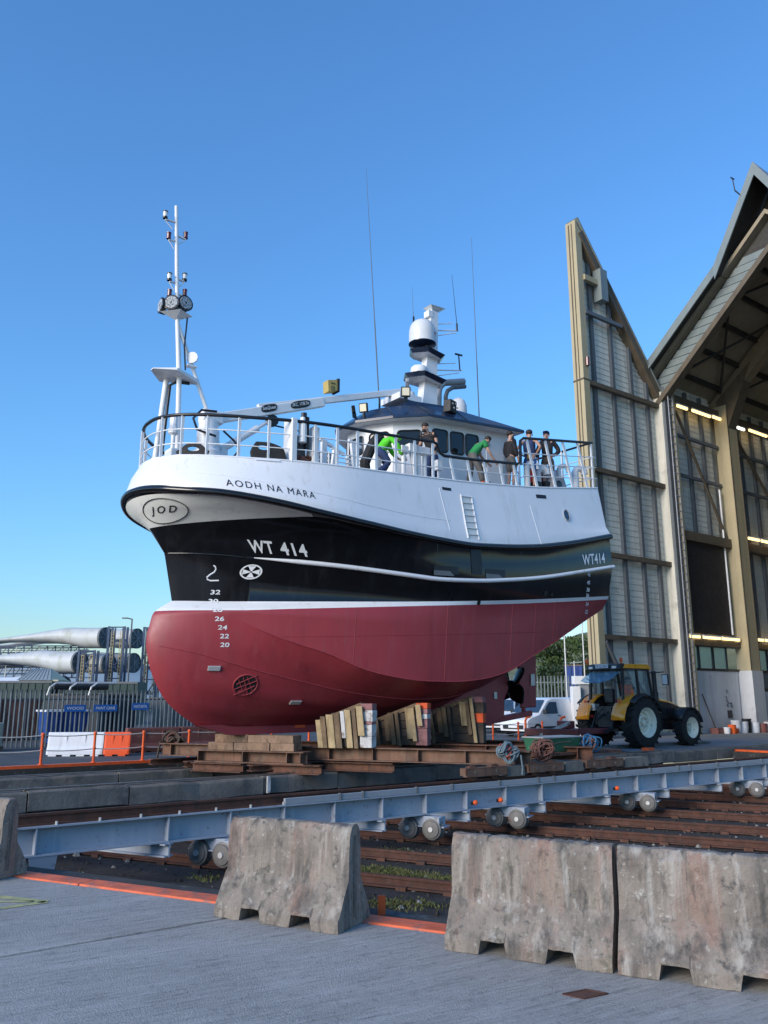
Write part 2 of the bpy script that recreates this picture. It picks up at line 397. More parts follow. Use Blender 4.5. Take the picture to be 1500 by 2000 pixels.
# pit with the transverse rails
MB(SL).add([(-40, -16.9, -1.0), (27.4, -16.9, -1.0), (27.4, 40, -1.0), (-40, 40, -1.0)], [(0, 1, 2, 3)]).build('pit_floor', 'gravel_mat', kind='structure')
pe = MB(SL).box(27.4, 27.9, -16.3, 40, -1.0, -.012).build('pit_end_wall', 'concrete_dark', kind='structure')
MB(SL).box(27.38, 27.62, -16.2, 40, -.012, .05).build('edging', 'orange_paint', pe)
# slip: two concrete ledges on dark walls, trenches between them
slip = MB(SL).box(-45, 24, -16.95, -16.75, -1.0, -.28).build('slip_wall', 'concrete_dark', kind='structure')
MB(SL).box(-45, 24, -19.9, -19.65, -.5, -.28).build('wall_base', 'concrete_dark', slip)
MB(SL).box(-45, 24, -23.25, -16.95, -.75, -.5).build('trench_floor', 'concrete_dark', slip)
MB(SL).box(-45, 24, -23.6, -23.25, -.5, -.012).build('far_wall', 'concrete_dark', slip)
for Vn in (-16.55, -19.45):
    x = -14.0 if Vn > -18 else -15.1
    while x < 31:
        ln = random.uniform(1.9, 3.1)
        if x < 9.2 < x + ln and Vn > -18: ln = 9.2 - x
        dz = random.uniform(-.012, .012); dv = random.uniform(-.02, .02); e = .03
        x1 = x + ln - random.uniform(.015, .04)
        # a cast block with worn, slightly uneven arrises
        nx = 7; vs = []; fs = []
        prof = [(-.42, -.28), (-.42, .085), (-e, .085), (0, .085-e), (0, -.27+e*.5), (-.02, -.28)]
        for i in range(nx):
            t = x + (x1-x)*i/(nx-1)
            j = [random.uniform(-.014, .010) for _ in prof]
            chip = random.uniform(-.05, 0) if random.random() < .25 else 0
            for q, (pv, pz) in enumerate(prof):
                vs.append((t, Vn + dv + pv + (j[q] + chip if q in (2, 3) else 0), pz + dz + (j[q]*.7 + chip*.6 if q in (2, 3, 4) else 0)))
        np_ = len(prof)
        for i in range(nx-1):
            for q in range(np_): fs.append((i*np_+q, i*np_+(q+1) % np_, (i+1)*np_+(q+1) % np_, (i+1)*np_+q))
        fs += [tuple(range(np_)), tuple((nx-1)*np_+q for q in range(np_))]
        MB(SL).add(vs, fs).build('block', 'concrete_ledge', slip)
        x += ln
    MB(SL).box(-14, 24, Vn-.30, Vn-.2, .1, .125).build('rail_strip', 'rail_top', slip)
MB(SL).box(9.25, 9.33, -16.54, -16.5, -.25, .1).build('number_plate', 'timber_white', slip)
# yard behind the slip, in front of the hall and out to the horizon: one sheet with the pit left open
MB(SL).add([(-3000, -23.5, 0), (24, -23.5, 0), (4000, -23.5, 0), (4000, -4000, 0), (-3000, -4000, 0),
            (24, -16.97, 0), (27.85, -16.97, 0), (27.85, -23.5, 0), (27.85, 3000, 0), (4000, 3000, 0)],
           [(0, 1, 7, 2, 3, 4), (1, 5, 6, 7), (7, 6, 8, 9, 2)]).build('yard', 'asphalt', kind='structure', origin=(0, 0, 0))
MB(SL).add([(24.2, -23.2, .004), (24.2, -17.1, .004), (75, -11, .004), (75, -25, .004), (38, -25, .004)], [(0, 1, 2, 3, 4)]).build('hall_floor', 'concrete_apron', kind='structure')
# transverse rails (flat bottom rail on sleeper blocks)
RQ = [9.92, 11.86, 13.78, 15.7, 17.62, 19.5, 21.5, 23.4, 25.4, 27.4, 29.3]
for i, q in enumerate(RQ):
    where = ['nearest to the orange quay edge', 'second from the quay edge', 'third from the quay edge', 'fourth from the quay edge', 'fifth from the quay edge',
             'sixth from the quay edge', 'seventh from the quay edge', 'eighth from the quay edge', 'ninth from the quay edge', 'tenth from the quay edge', 'farthest from the quay edge'][i]
    a0 = (-16.6 + .454*q)/.891
    a1 = min(34, (27.3 - .891*q)/.454) if i > 3 else 30
    t = thing('steel_rail', 'rust brown transverse rail in the pit, ' + where, 'rail', QF(((a0+a1)/2, q, -1.0)), 'transverse rails across the pit')
    m = MB(QF); m.box(a0, a1, q-.075, q+.075, -.98, -.955).box(a0, a1, q-.012, q+.012, -.955, -.86).box(a0, a1, q-.036, q+.036, -.86, -.82)
    m.build('rail_section', 'rail_rust', t)
    m = MB(QF); x = a0 + .3; src = None
    while x < a1:
        if i < 4:
            if src is None: src = MB(QF).box(x, x+.16, q-.12, q+.12, -1.0, -.948).build('rail_chair', 'rust', t); x0_ = x
            else: share(src, 'rail_chair', t, ((x-x0_)*KX, (x-x0_)*KY, 0))
        else: m.box(x, x+.16, q-.12, q+.12, -1.0, -.948)
        x += .75
    if i >= 4: m.build('rail_chair', 'rust', t, kind='stuff')
# loose stone in the pit, and moss between the near rails
m = MB(QF)
for _ in range(3800):
    q = random.uniform(8.5, 27); a = random.uniform(max(-13.5, (-16.6+.454*q)/.891), 6)
    r = random.uniform(.012, .05)*(1 if random.random() < .93 else 1.8)
    o = (a, q, -1.0 + r*.3); n5 = 5
    vs = [(o[0]+r*random.uniform(.7, 1.2)*math.cos(6.283*k/n5), o[1]+r*random.uniform(.7, 1.2)*math.sin(6.283*k/n5), o[2]-r*.4) for k in range(n5)]
    vs += [(o[0]+r*.6*random.uniform(.5, 1.1)*math.cos(6.283*k/n5+.3), o[1]+r*.6*random.uniform(.5, 1.1)*math.sin(6.283*k/n5+.3), o[2]+r*random.uniform(.3, .6)) for k in range(n5)]
    m.mi(0 if random.random() < .8 else 1).add(vs, [(k, (k+1) % n5, n5+(k+1) % n5, n5+k) for k in range(n5)] + [tuple(range(n5, 2*n5))])
m.build('gravel', ['gravel_mat', 'stone_pale'], label='loose dark gravel and pale stones on the pit floor between rails', cat='gravel', kind='stuff')
m = MB(QF)
for (a, q, ra, rq, n) in [(-6.3, 12.85, .8, .4, 1500), (-5.5, 12.75, .7, .35, 900), (-5.3, 10.95, .5, .3, 380), (-4.9, 11.1, .5, .3, 260), (-8.6, 11.2, .3, .3, 120), (-6.9, 14.7, .5, .3, 150), (-3.4, 16.7, .8, .3, 130), (-1.6, 18.6, .6, .3, 90), (-4.6, 14.8, .4, .3, 90)]:
    for _ in range(n):
        x = random.gauss(a, ra*.5); y = random.gauss(q, rq*.45)
        h = random.uniform(.015, .055); w = random.uniform(.008, .02); an = random.uniform(0, 6.28); ln = random.uniform(-.04, .04)
        dx, dy = math.cos(an)*w, math.sin(an)*w
        m.add([(x-dx, y-dy, -1.0), (x+dx, y+dy, -1.0), (x+ln, y+random.uniform(-.04, .04), -1.0+h)], [(0, 1, 2)])
m.build('moss_growth', 'moss', label='green moss and low weeds growing between the near rails', cat='moss', kind='stuff')
# painted box and drain cover on the apron
P = lambda *q: [(x, y, .004) for x, y in q]
ym = MB()
for a, c in (((-3.9, 8.17), (-2.98, 7.82)), ((-2.98, 7.82), (-3.75, 7.24))):
    d = (Vector(c) - Vector(a)).normalized(); nn = Vector((-d.y, d.x))*.045
    ym.add(P(tuple(Vector(a)-nn), tuple(Vector(c)-nn), tuple(Vector(c)+nn), tuple(Vector(a)+nn)), [(0, 1, 2, 3)])
d = Vector((-.9, .02)); 
ym.add(P((-4.2, 7.78), (-3.1, 7.80), (-3.1, 7.86), (-4.2, 7.86)), [(0, 1, 2, 3)])
ym.build('painted_marking', 'yellow_line', kind='structure')
dc = thing('drain_cover', 'small rusty square drain cover set in the concrete apron', 'drain cover', (1.22, 5.5, 0))
MB().add([(1.085, 5.497, .003), (1.19, 5.418, .003), (1.36, 5.505, .003), (1.247, 5.577, .003)], [(0, 1, 2, 3)]).build('cover_plate', 'rust', dc)
m = MB(); c4 = [(1.085, 5.497), (1.19, 5.418), (1.36, 5.505), (1.247, 5.577)]
for i in range(4):
    a = Vector((*c4[i], .004)); b_ = Vector((*c4[(i+1) % 4], .004)); m.bar(a, b_, .012, .006)
m.build('cover_frame', 'rail_rust', dc)
MB().box(-.052, .012, 7.50, 7.535, -.06, .12).build('marker_peg', 'orange_paint', label='short orange marker peg standing at the quay edge', cat='peg')
# ================================================================== BOAT HALL
VH = -25.0; UF = 38.0
hall = thing('boat_hall', 'tall beige clad boat hall with steep gable mouth standing open', 'building', SL((52, -18, 0)))
def clad(U0, U1, z0, z1, V, name, parent, m='clad_beige', slope=None, bh=.31):
    """lapped horizontal cladding; slope = (U, z) line that cuts the top: z limit as a function of U"""
    mb = MB(SL); z = z0
    while z < z1 - .02:
        t = min(z + bh - .012, z1)
        if slope:
            za, zb = slope(U0), slope(U1)
            if z >= max(za, zb): break
            a0 = (U0, U1); t0 = [min(t, max(z, slope(u))) for u in a0]
            if z > min(za, zb):                         # board cut by the slope
                uc = U0 + (U1-U0)*(z - za)/(zb - za)
                if za > zb: pts = [(U0, z), (uc, z), (U0, min(t, za))]
                else: pts = [(uc, z), (U1, z), (U1, min(t, zb))]
                mb.add([(u, V, q) for u, q in pts], [(0, 1, 2)]); z += bh; continue
            mb.add([(U0, V+.018, z), (U1, V+.018, z), (U1, V, t0[1]), (U0, V, t0[0]), (U0, V, z), (U1, V, z)], [(0, 1, 2, 3), (0, 1, 5, 4)])
        else:
            mb.add([(U0, V+.018, z), (U1, V+.018, z), (U1, V, t), (U0, V, t), (U0, V, z), (U1, V, z)], [(0, 1, 2, 3), (0, 1, 5, 4)])
        z += bh
    return mb.build(name, m, parent)
# ---- the open door leaf, swung out parallel to the slip
leaf = MB(SL).hexa([(31.5, -25.65, 0), (31.95, -25.65, 0), (31.95, -25.0, 0), (31.5, -25.0, 0), (31.5, -25.65, 26.55), (31.95, -25.65, 26.0), (31.95, -25.0, 26.0), (31.5, -25.0, 26.55)]).build('door_leaf', 'column_beige', hall)
leaf['label'] = 'tall pointed door leaf standing open beside the boat'
MB(SL).box(31.47, 31.5, -25.46, -25.40, 0, 26.4).box(31.47, 31.5, -25.26, -25.22, 0, 26.4).box(31.46, 31.97, -25.67, -24.98, 17.55, 17.62).build('edge_seam', 'frame_brown', leaf)
zt = lambda u: 25.75 - (u - 31.95)*(25.75 - 17.95)/(38.0 - 31.95)
pu = [32.75, 34.3, 35.85, 37.2]
gz = [4.63, 8.67, 12.92, 17.5]
edges = [31.95] + pu + [37.85]
for a, c in zip(edges[:-1], edges[1:]):
    zs = [.15] + gz + [26]
    MB(SL).add([(a, -25.47, .1), (c, -25.47, .1), (c, -25.47, zt(c)), (a, -25.47, zt(a))], [(0, 1, 2, 3)]).build('backing_sheet', 'clad_beige', leaf)
    for b0, b1 in zip(zs[:-1], zs[1:]):
        if b0 < max(zt(a), zt(c)): clad(a, c, b0, b1, -25.42, 'panel', leaf, slope=(zt if b1 > 17.6 else None))
for u in pu:
    MB(SL).box(u-.11, u+.11, -25.40, -25.24, .1, zt(u)-.2).build('post', 'post_grey', leaf)
for z in gz: MB(SL).box(31.95, 37.85, -25.235, -25.0, z-.11, z+.12).build('girt', 'frame_brown', leaf)
MB(SL).box(31.95, 34.95, -25.13, -24.95, 21.3, 21.5).build('girt', 'post_grey', leaf)
MB(SL).box(31.95, 33.3, -25.13, -24.9, 23.2, 23.5).build('girt', 'column_beige', leaf)
MB(SL).box(33.0, 33.55, -25.2, -24.7, 22.3, 24.1).build('winch_box', 'fascia', leaf)
MB(SL).bar((31.9, -25.25, zt(31.9)+.15), (37.95, -25.25, zt(37.95)+.15), .62, .5).build('top_chord', 'frame_brown', leaf)
MB(SL).bar((31.6, -25.25, zt(31.6)+.47), (38.1, -25.25, zt(38.1)+.47), .74, .06).build('capping', 'fascia', leaf)
MB(SL).bar((32.0, -25.0, 4.4), (34.2, -25.0, 1.2), .14, .14).build('brace', 'post_grey', leaf)
MB(SL).tube((31.75, -24.9, 18.3), (31.75, -24.9, 18.75), .1, .09).build('warning_lamp', 'red_lamp', leaf)
# ---- jamb with caged ladder
MB(SL).box(38.0, 38.6, -25.4, -24.75, 0, 18.6).build('jamb', 'post_grey', hall)
MB(SL).box(37.86, 37.99, -25.5, -24.85, 0, 18.3).build('hinge_post', 'clad_beige', hall)
MB(SL).box(38.605, 38.9, -25.0, -24.72, 0, 18.3).build('jamb_lining', 'column_beige', hall)
lad = MB(SL).tube((38.02, -24.55, .4), (38.02, -24.55, 18.2), .03).tube((38.42, -24.55, .4), (38.42, -24.55, 18.2), .03).build('wall_ladder', 'grey_paint', hall)
z = .6
while z < 18.1:
    MB(SL).bar((38.0, -24.55, z), (38.44, -24.55, z), .05, .04).build('rung', 'grey_paint', lad); z += .42
# ---- inside wall
rz = lambda V: 19.0 + (min(V+25.5, 15 - (V+25.5)))*.885      # underside of roof at V
cols = [43.9, 52.2, 60.5, 68.8]
bays = [(38.9, 43.3), (44.5, 51.6), (52.8, 59.9), (61.1, 68.2), (69.4, 75)]
for bi, (a, c) in enumerate(bays):
    n = 3 if bi == 0 else 5
    us = [a + (c-a)*(i+.25)/n for i in range(n)]
    es = [a] + us + [c]
    for e0, e1 in zip(es[:-1], es[1:]):
        clad(e0, e1, 4.6, 10.3, -25.35, 'panel', hall); clad(e0, e1, 10.3, 19.2, -25.35, 'panel', hall)
    for u in us: MB(SL).box(u-.11, u+.11, -25.3, -25.15, 4.6, 19).build('post', 'post_grey', hall)
    for z in (13.8, 16.1): MB(SL).box(a, c, -25.06, -24.9, z-.08, z+.08).build('girt', 'post_grey', hall)
    MB(SL).box(a-.1, c+.1, -25.08, -24.7, 10.1, 10.6).build('rail_beam', 'frame_brown', hall)
    MB(SL).box(a-.1, c+.1, -25.08, -24.75, 17.9, 18.35).build('eaves_beam', 'frame_brown', hall)
    MB(SL).box(a-.1, c+.1, -25.08, -24.75, 4.5, 4.78).build('window_head', 'frame_brown', hall)
    MB(SL).box(a-.3, c+.3, -25.08, -24.95, 3.2, 3.33).build('window_sill', 'tractor_black', hall)
    nw = 3 if bi == 0 else 5
    for i in range(nw):
        u0 = a-.35 + (c-.7-a+.35)*i/nw; u1 = u0 + (c-.7-a+.35)/nw - .12
        w = MB(SL).box(u0, u1, -25.2, -25.16, 3.36, 4.47).build('window', 'win_pale', hall)
        MB(SL).box(u0-.07, u0, -25.22, -25.1, 3.33, 4.5).box(u1, u1+.05, -25.22, -25.1, 3.33, 4.5).box(u0, u1, -25.22, -25.1, 4.47, 4.5).build('window_frame', 'tractor_black', w)
    MB(SL).bar((a, -24.9, 18.0), (c, -24.9, 10.6), .12, .12).build('brace', 'frame_brown', hall)
    # roof bracing and purlins
for u in cols:
    MB(SL).box(u-.5, u+.5, -25.1, -24.3, 3.25, 18.6).build('column', 'column_beige', hall)
    MB(SL).box(u-.5, u-.44, -24.3, -24.27, 3.25, 18.0).box(u+.44, u+.5, -24.3, -24.27, 3.25, 18.0).build('column_flange', 'frame_brown', hall)
    MB(SL).box(u-.56, u+.56, -25.12, -24.22, 0, 3.25).build('column_base', 'wall_white', hall)
    MB(SL).hexa([(u-.4, -24.9, 17.2), (u+.4, -24.9, 17.2), (u+.4, -24.3, 17.2), (u-.4, -24.3, 17.2), (u-.4, -24.9, 19.0), (u+.4, -24.9, 19.0), (u+.4, -22.6, 20.8), (u-.4, -22.6, 20.8)]).build('haunch', 'frame_brown', hall)
    MB(SL).bar((u, -25.2, 18.5), (u, -18.0, 24.9), .7, .9, up=(0, -.66, .75)).bar((u, -10.8, 18.5), (u, -18.0, 24.9), .7, .9, up=(0, .66, .75)).build('rafter', 'rafter_brown', hall)
    MB(SL).box(u-.62, u+.62, -11.85, -10.9, 0, 18.3).build('column', 'column_beige', hall)
for s in (1, -1):
    f = lambda v: v if s > 0 else -36 - v
    for i in range(6):
        v = -24.6 + i*1.25
        MB(SL).bar((38.3, f(v), rz(v)-.12), (75, f(v), rz(v)-.12), .12, .3).build('purlin', 'purlin_dark', hall)
    for (u0, v0, u1, v1) in ((39, -24.6, 43.5, -21), (43.5, -24.6, 39, -21), (44.4, -24.6, 51.6, -20), (51.6, -24.6, 44.4, -20), (39, -21, 43.5, -18.2)):
        MB(SL).bar((u0, f(v0), rz(v0)-.4), (u1, f(v1), rz(v1)-.4), .12, .12).build('roof_brace', 'purlin_dark', hall)
    # roof sheets, soffit side warm beige
    MB(SL).hexa([(37.7, f(-25.7), 18.9), (75.3, f(-25.7), 18.9), (75.3, -18, 25.72), (37.7, -18, 25.72), (37.7, f(-25.7), 19.15), (75.3, f(-25.7), 19.15), (75.3, -18, 25.98), (37.7, -18, 25.98)]).build('roof_slope', 'roof_under', hall)
    # fascia of the gable: lower slope, then the steep peak thrown forward
    p, q, r_ = (f(-25.6), 19.0), (f(-20.63), 23.33), (-18.0, 28.0)
    def strip(a, b, U0, U1, d0, d1, nm, mm):
        MB(SL).hexa([(U0, a[0], a[1]+d0), (U1, a[0], a[1]+d0), (U1, b[0], b[1]+d0), (U0, b[0], b[1]+d0), (U0, a[0], a[1]+d1), (U1, a[0], a[1]+d1), (U1, b[0], b[1]+d1), (U0, b[0], b[1]+d1)]).build(nm, mm, hall)
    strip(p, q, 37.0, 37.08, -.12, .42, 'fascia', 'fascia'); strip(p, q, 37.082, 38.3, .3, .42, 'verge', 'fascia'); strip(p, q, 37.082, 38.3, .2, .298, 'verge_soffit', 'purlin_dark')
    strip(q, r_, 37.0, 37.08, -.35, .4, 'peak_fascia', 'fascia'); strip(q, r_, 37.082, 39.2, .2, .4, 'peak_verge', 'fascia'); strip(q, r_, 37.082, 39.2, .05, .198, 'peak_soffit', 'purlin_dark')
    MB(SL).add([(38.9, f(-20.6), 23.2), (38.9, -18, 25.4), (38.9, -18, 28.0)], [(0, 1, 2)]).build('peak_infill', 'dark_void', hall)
    # slatted soffit band round the mouth
    zk = 17.55
    while zk < 23.9:
        z2 = zk + .352; g_ = lambda z: max(-25.3, -25.35 + (z - 18.9)/.885); h_ = lambda z: min(-18.0, -25.35 + (z - 17.55)/.885)
        MB(SL).hexa([(38.05, f(g_(zk)), zk), (38.12, f(g_(zk)), zk), (38.12, f(h_(zk)), zk), (38.05, f(h_(zk)), zk),
                     (38.0, f(g_(z2)), z2), (38.07, f(g_(z2)), z2), (38.07, f(h_(z2)), z2), (38.0, f(h_(z2)), z2)]).build('soffit_panel', 'fascia', hall)
        zk += .41
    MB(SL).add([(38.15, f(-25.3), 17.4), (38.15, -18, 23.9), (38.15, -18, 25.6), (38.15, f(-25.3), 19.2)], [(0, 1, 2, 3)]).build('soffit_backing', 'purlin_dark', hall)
    MB(SL).bar((38.05, f(-25.3), 17.5), (38.05, -18, 23.97), .5, .28, up=(0, 0, 1)).build('mouth_frame', 'frame_brown', hall)
# far side wall, back wall, right leaf
MB(SL).box(38, 75, -10.9, -10.6, 0, 19).build('side_wall', 'clad_beige', hall)
MB(SL).prism([(75, -25.4, 0), (75, -10.6, 0), (75, -10.6, 19), (75, -18, 25.7), (75, -25.4, 19)], (SL((.3, 0, 0)))).build('back_wall', 'clad_beige', hall) if False else None
bw = MB(SL); bw.add([(75, -25.4, 0), (75, -10.6, 0), (75, -10.6, 19), (75, -18, 25.7), (75, -25.4, 19), (75.3, -25.4, 0), (75.3, -10.6, 0), (75.3, -10.6, 19), (75.3, -18, 25.7), (75.3, -25.4, 19)],
  [(0, 1, 2, 3, 4), (5, 6, 7, 8, 9)] + [(i, (i+1) % 5, 5+(i+1) % 5, 5+i) for i in range(5)]); bw.build('back_wall', 'clad_beige', hall)
MB(SL).box(31.6, 38, -10.9, -10.4, 0, 18).build('door_leaf', 'clad_beige', hall)
MB(SL).box(38.6, 75, -25.75, -25.45, 0, 3.3).build('outer_wall', 'clad_beige', hall); MB(SL).box(38.6, 75, -25.75, -25.45, 4.52, 19).build('outer_wall', 'clad_beige', hall)
# lower wall, tarpaulin, side door
MB(SL).box(38.3, 43.2, -25.3, -24.98, 0, 3.2).build('lower_wall', 'wall_white', hall)
MB(SL).box(44.6, 75, -25.3, -25.0, 0, 3.2).build('lower_wall', 'concrete_apron', hall)
MB(SL).box(38.92, 42.9, -25.04, -24.93, 5.15, 10.1).build('tarpaulin', 'tarp_dark', hall)
MB(SL).tube((42.95, -24.9, 5.2), (42.95, -24.9, 13.5), .05).build('down_pipe', 'white_paint', hall)
sd = MB(SL).box(45.0, 46.1, -25.02, -24.96, .02, 2.2).build('side_door', 'dark_void', hall)
MB(SL).box(44.9, 45.0, -25.02, -24.93, 0, 2.3).box(46.1, 46.2, -25.02, -24.93, 0, 2.3).box(45.0, 46.1, -25.02, -24.93, 2.2, 2.3).build('door_frame', 'timber_mid', sd)
MB(SL).box(45.75, 46.1, -24.96, -24.88, .05, 2.15).build('door_panel', 'plastic_white', sd)
MB(SL).box(45.3, 45.6, -25.0, -24.95, 2.6, 2.8).build('wall_box', 'tractor_black', hall)
MB(SL).box(41.85, 42.25, -24.98, -24.93, .75, 1.15).build('notice_board', 'tractor_black', hall)
m = MB(SL)
for p in ([(41.75, 1.9), (41.85, 1.8), (41.8, 1.65), (41.95, 1.55), (41.8, 1.4), (41.95, 1.35)], [(42.1, 1.5), (42.25, 1.55), (42.2, 1.42), (42.32, 1.4), (42.2, 1.3)], [(41.9, 2.25), (41.9, 2.05)]):
    m.path([(u, -24.94, z) for u, z in p], .022, 5)
m.build('cable_loop', 'tractor_black', hall)
MB(SL).tube((37.04, -18.7, 26.75), (37.0, -19.05, 27.3), .035).tube((37.0, -19.05, 27.3), (36.98, -19.1, 28.0), .028).bar((36.8, -19.1, 28.0), (37.15, -19.1, 28.04), .035, .06).build('wind_vane', 'matt_black', hall)
# ---- batten lights along the wall
bl = [(39.03, 40.06, 17.7, 0), (40.5, 42.38, 17.74, 0), (42.58, 44.6, 17.8, 0), (38.5, 39.4, 4.92, 0), (39.68, 41.32, 4.92, 0), (41.48, 43.2, 4.92, 0), (44.95, 45.8, 17.6, 1), (46.3, 48.4, 17.7, 0),
      (44.94, 46.2, 10.85, 0), (46.4, 48.5, 10.85, 0), (44.7, 45.5, 5.0, 0), (45.7, 48, 5.0, 0), (48.7, 50.8, 17.8, 1)]
pos = ['nearest the door jamb high up', 'middle of the first high row', 'by the column in the first high row', 'nearest the jamb above the windows', 'middle one above the windows', 'by the column above the windows',
       'short one high beyond the column', 'second one high beyond the column', 'first in the middle row beyond the column', 'second in the middle row beyond the column', 'first above windows beyond the column', 'second above windows beyond the column', 'third one high beyond the column']
for (u0, u1, z, w), ps in zip(bl, pos):
    vv = -24.62 if u0 < 44 else -24.5
    t = thing('batten_light', 'lit %s batten light on hall wall, %s' % ('white' if w else 'warm yellow', ps), 'light', SL(((u0+u1)/2, vv, z-.1)), 'batten lights in the boat hall')
    MB(SL).box(u0, u1, vv-.12, vv, z+.06, z+.13).build('housing', 'white_paint', t)
    MB(SL).box(u0+.04, u1-.04, vv-.11, vv-.01, z-.07, z+.058).build('diffuser', 'strip_light_white' if w else 'strip_light', t)
# ---- paint tubs and drums on the floor by the hall wall
tubs = [(40.35, -24.2, .17, .3, 'white_paint', 'small white paint tub nearest the tractor'), (40.75, -24.15, .2, .42, 'cloth_orange', 'bright orange jerry can beside the white tub'),
        (41.15, -24.2, .16, .22, 'cloth_orange', 'low orange tin beside the jerry can'), (41.5, -24.35, .26, .62, 'plastic_white', 'tall white drum among the paint tubs'),
        (42.0, -24.3, .3, .55, 'plastic_white', 'wide white bucket with dark print'), (42.45, -24.3, .24, .7, 'tractor_black', 'black drum behind the white buckets'),
        (42.9, -24.1, .25, .5, 'plastic_white', 'white paint pail in front of the white column'), (43.3, -23.9, .24, .45, 'plastic_brown', 'brown red pail in front of the column'),
        (43.75, -23.85, .22, .55, 'plastic_white', 'white pail with brown lid by the column'), (44.3, -23.9, .18, .35, 'white_paint', 'small white pot right of the column'),
        (44.9, -24.2, .3, .6, 'van_white', 'pale blue white drum beside the doorway'), (45.5, -24.1, .24, .42, 'grey_gel', 'grey white keg in front of the doorway'),
        (46.1, -24.2, .26, .5, 'grey_paint', 'grey drum right of the doorway')]
for (u, v, r, h, mm, lb) in tubs:
    t = thing('paint_tub', lb, 'paint tub', SL((u, v, .004)), 'tubs and drums by the hall wall')
    MB(SL).lathe((u, v, .004), (0, 0, 1), [(r*.88, 0), (r, h*.5), (r, h*.93), (r*1.04, h*.95), (r*1.04, h)], 12).build('tub_body', mm, t, smooth=True)
    MB(SL).lathe((u, v, h+.004), (0, 0, 1), [(r*1.02, 0), (r*.98, .02), (.01, .025)], 12).build('lid', 'plastic_brown' if 'brown' in lb else mm, t)
    MB(SL).path([(u-r, v, h*.8), (u-r*.7, v+.03, h*.55), (u, v+r*1.05, h*.42), (u+r*.7, v+.03, h*.55), (u+r, v, h*.8)], .008, 4).build('handle', 'zinc', t)
t = MB(SL).box(39.7, 43.2, -24.75, -24.3, .004, .28).build('low_bund', 'plastic_brown', label='low red brown bund behind the paint tubs at the hall wall', cat='bund')
MB(SL).tube((39.9, -24.5, .1), (39.4, -24.85, 2.0), .03).build('leaning_pole', 'timber_dark', label='dark pole leaning against the white hall wall', cat='pole')
# ---------------------------------------------------------------- hull lines
# every hull line: stem position U0, entry length, half breadth, fullness (a, b), narrowing aft,
# and its height along the ship (U from the bow end of the slip, z above the quay)
def _pchip(xs, ys):
    xs = np.array(xs, float); ys = np.array(ys, float)
    h = np.diff(xs); d = np.diff(ys) / h
    m = np.zeros(len(xs)); m[0] = d[0]; m[-1] = d[-1]
    for i in range(1, len(xs) - 1):
        if d[i-1] * d[i] > 0:
            w1 = 2*h[i] + h[i-1]; w2 = h[i] + 2*h[i-1]
            m[i] = (w1 + w2) / (w1/d[i-1] + w2/d[i])
    def f(x):
        x = np.clip(np.asarray(x, float), xs[0], xs[-1])
        i = np.clip(np.searchsorted(xs, x) - 1, 0, len(h) - 1)
        t = (x - xs[i]) / h[i]
        return ((2*t**3-3*t**2+1)*ys[i] + (t**3-2*t**2+t)*h[i]*m[i]
                + (-2*t**3+3*t**2)*ys[i+1] + (t**3-t**2)*h[i]*m[i+1])
    return f
TRANSOM = 19.72
class HullLine:
    def __init__(s, U0, Le, B, a, b, nar, zs, ws=None, Ue=TRANSOM):
        s.U0, s.Le, s.B, s.a, s.b, s.nar, s.Ue = U0, Le, B, a, b, nar, Ue
        s.zf = _pchip(*zip(*zs)); s.wf = _pchip(*zip(*ws)) if ws else None
    def w(s, U):
        t = np.clip((np.asarray(U, float) - s.U0) / s.Le, 0, 1)
        r = s.B * (1 - (1 - t)**s.a)**(1/s.b)
        r = r * (1 - s.nar * np.clip((U - 15.5)/4.5, 0, 1)**2)
        if s.wf is not None: r = r * s.wf(U)
        return r
    def z(s, U): return s.zf(U)
HL = {}
HL['garboard'] = HullLine(8.2, 1.0, .16, 1.5, 1.5, 0, [(8.2,1.14),(9,1.12),(13,1.14),(14.5,1.3),(16,1.75),(18,2.75),(19.72,3.55)])
HL['bilge1'] = HullLine(7.5, 5.0, .75, 1.9, 1.8, 0, [(7.5,1.64),(9,1.42),(12,1.36),(14,1.5),(16,2.0),(18,2.88),(19.72,3.65)])
HL['bilge2'] = HullLine(7.1, 6.0, 1.3, 1.9, 1.7, 0, [(7.1,2.25),(8.5,1.95),(10.5,1.66),(12.5,1.56),(14.5,1.68),(16,2.15),(18,3.0),(19.72,3.76)])
HL['chine_low'] = HullLine(6.9, 7.0, 1.75, 1.9, 1.6, .1, [(6.9,2.94),(7.61,2.79),(8.3,2.61),(8.93,2.42),(10.24,2.12),(11.18,1.93),(12.33,1.79),(13.18,1.74),(14.11,1.77),(15.1,1.95),(16.5,2.45),(18,3.15),(19.72,3.9)])
HL['chine_up'] = HullLine(6.96, 7.5, 2.7, 1.9, 1.3, .06, [(6.96,3.42),(7.6,3.5),(8.36,3.52),(9.07,3.22),(9.6,3.02),(10.54,2.72),(11.12,2.47),(11.82,2.29),(12.83,2.17),(13.65,2.16),(14.57,2.23),(15.6,2.46),(16.47,2.85),(17.34,3.24),(18.65,3.87),(19.72,4.34)])
HL['red'] = HullLine(7.06, 7.5, 2.9, 1.9, 1.3, .06, [(7.06,3.69),(8.54,3.7),(9.55,3.75),(11.45,3.86),(14.33,4.07),(17.19,4.33),(19.72,4.60)])
HL['water'] = HullLine(7.44, 7.5, 2.95, 1.9, 1.15, .06, [(7.44,3.95),(8.38,3.93),(9.35,3.94),(11.55,4.0),(14.32,4.16),(17.14,4.42),(19.72,4.69)])
HL['stripe'] = HullLine(7.2, 6.7, 3.1, 1.9, 1.22, .04, [(7.2,5.03),(7.93,4.98),(8.76,4.89),(10.52,4.75),(12.16,4.62),(12.93,4.58),(14.05,4.63),(15.32,4.76),(16.42,4.91),(18.5,5.3),(19.72,5.54)])
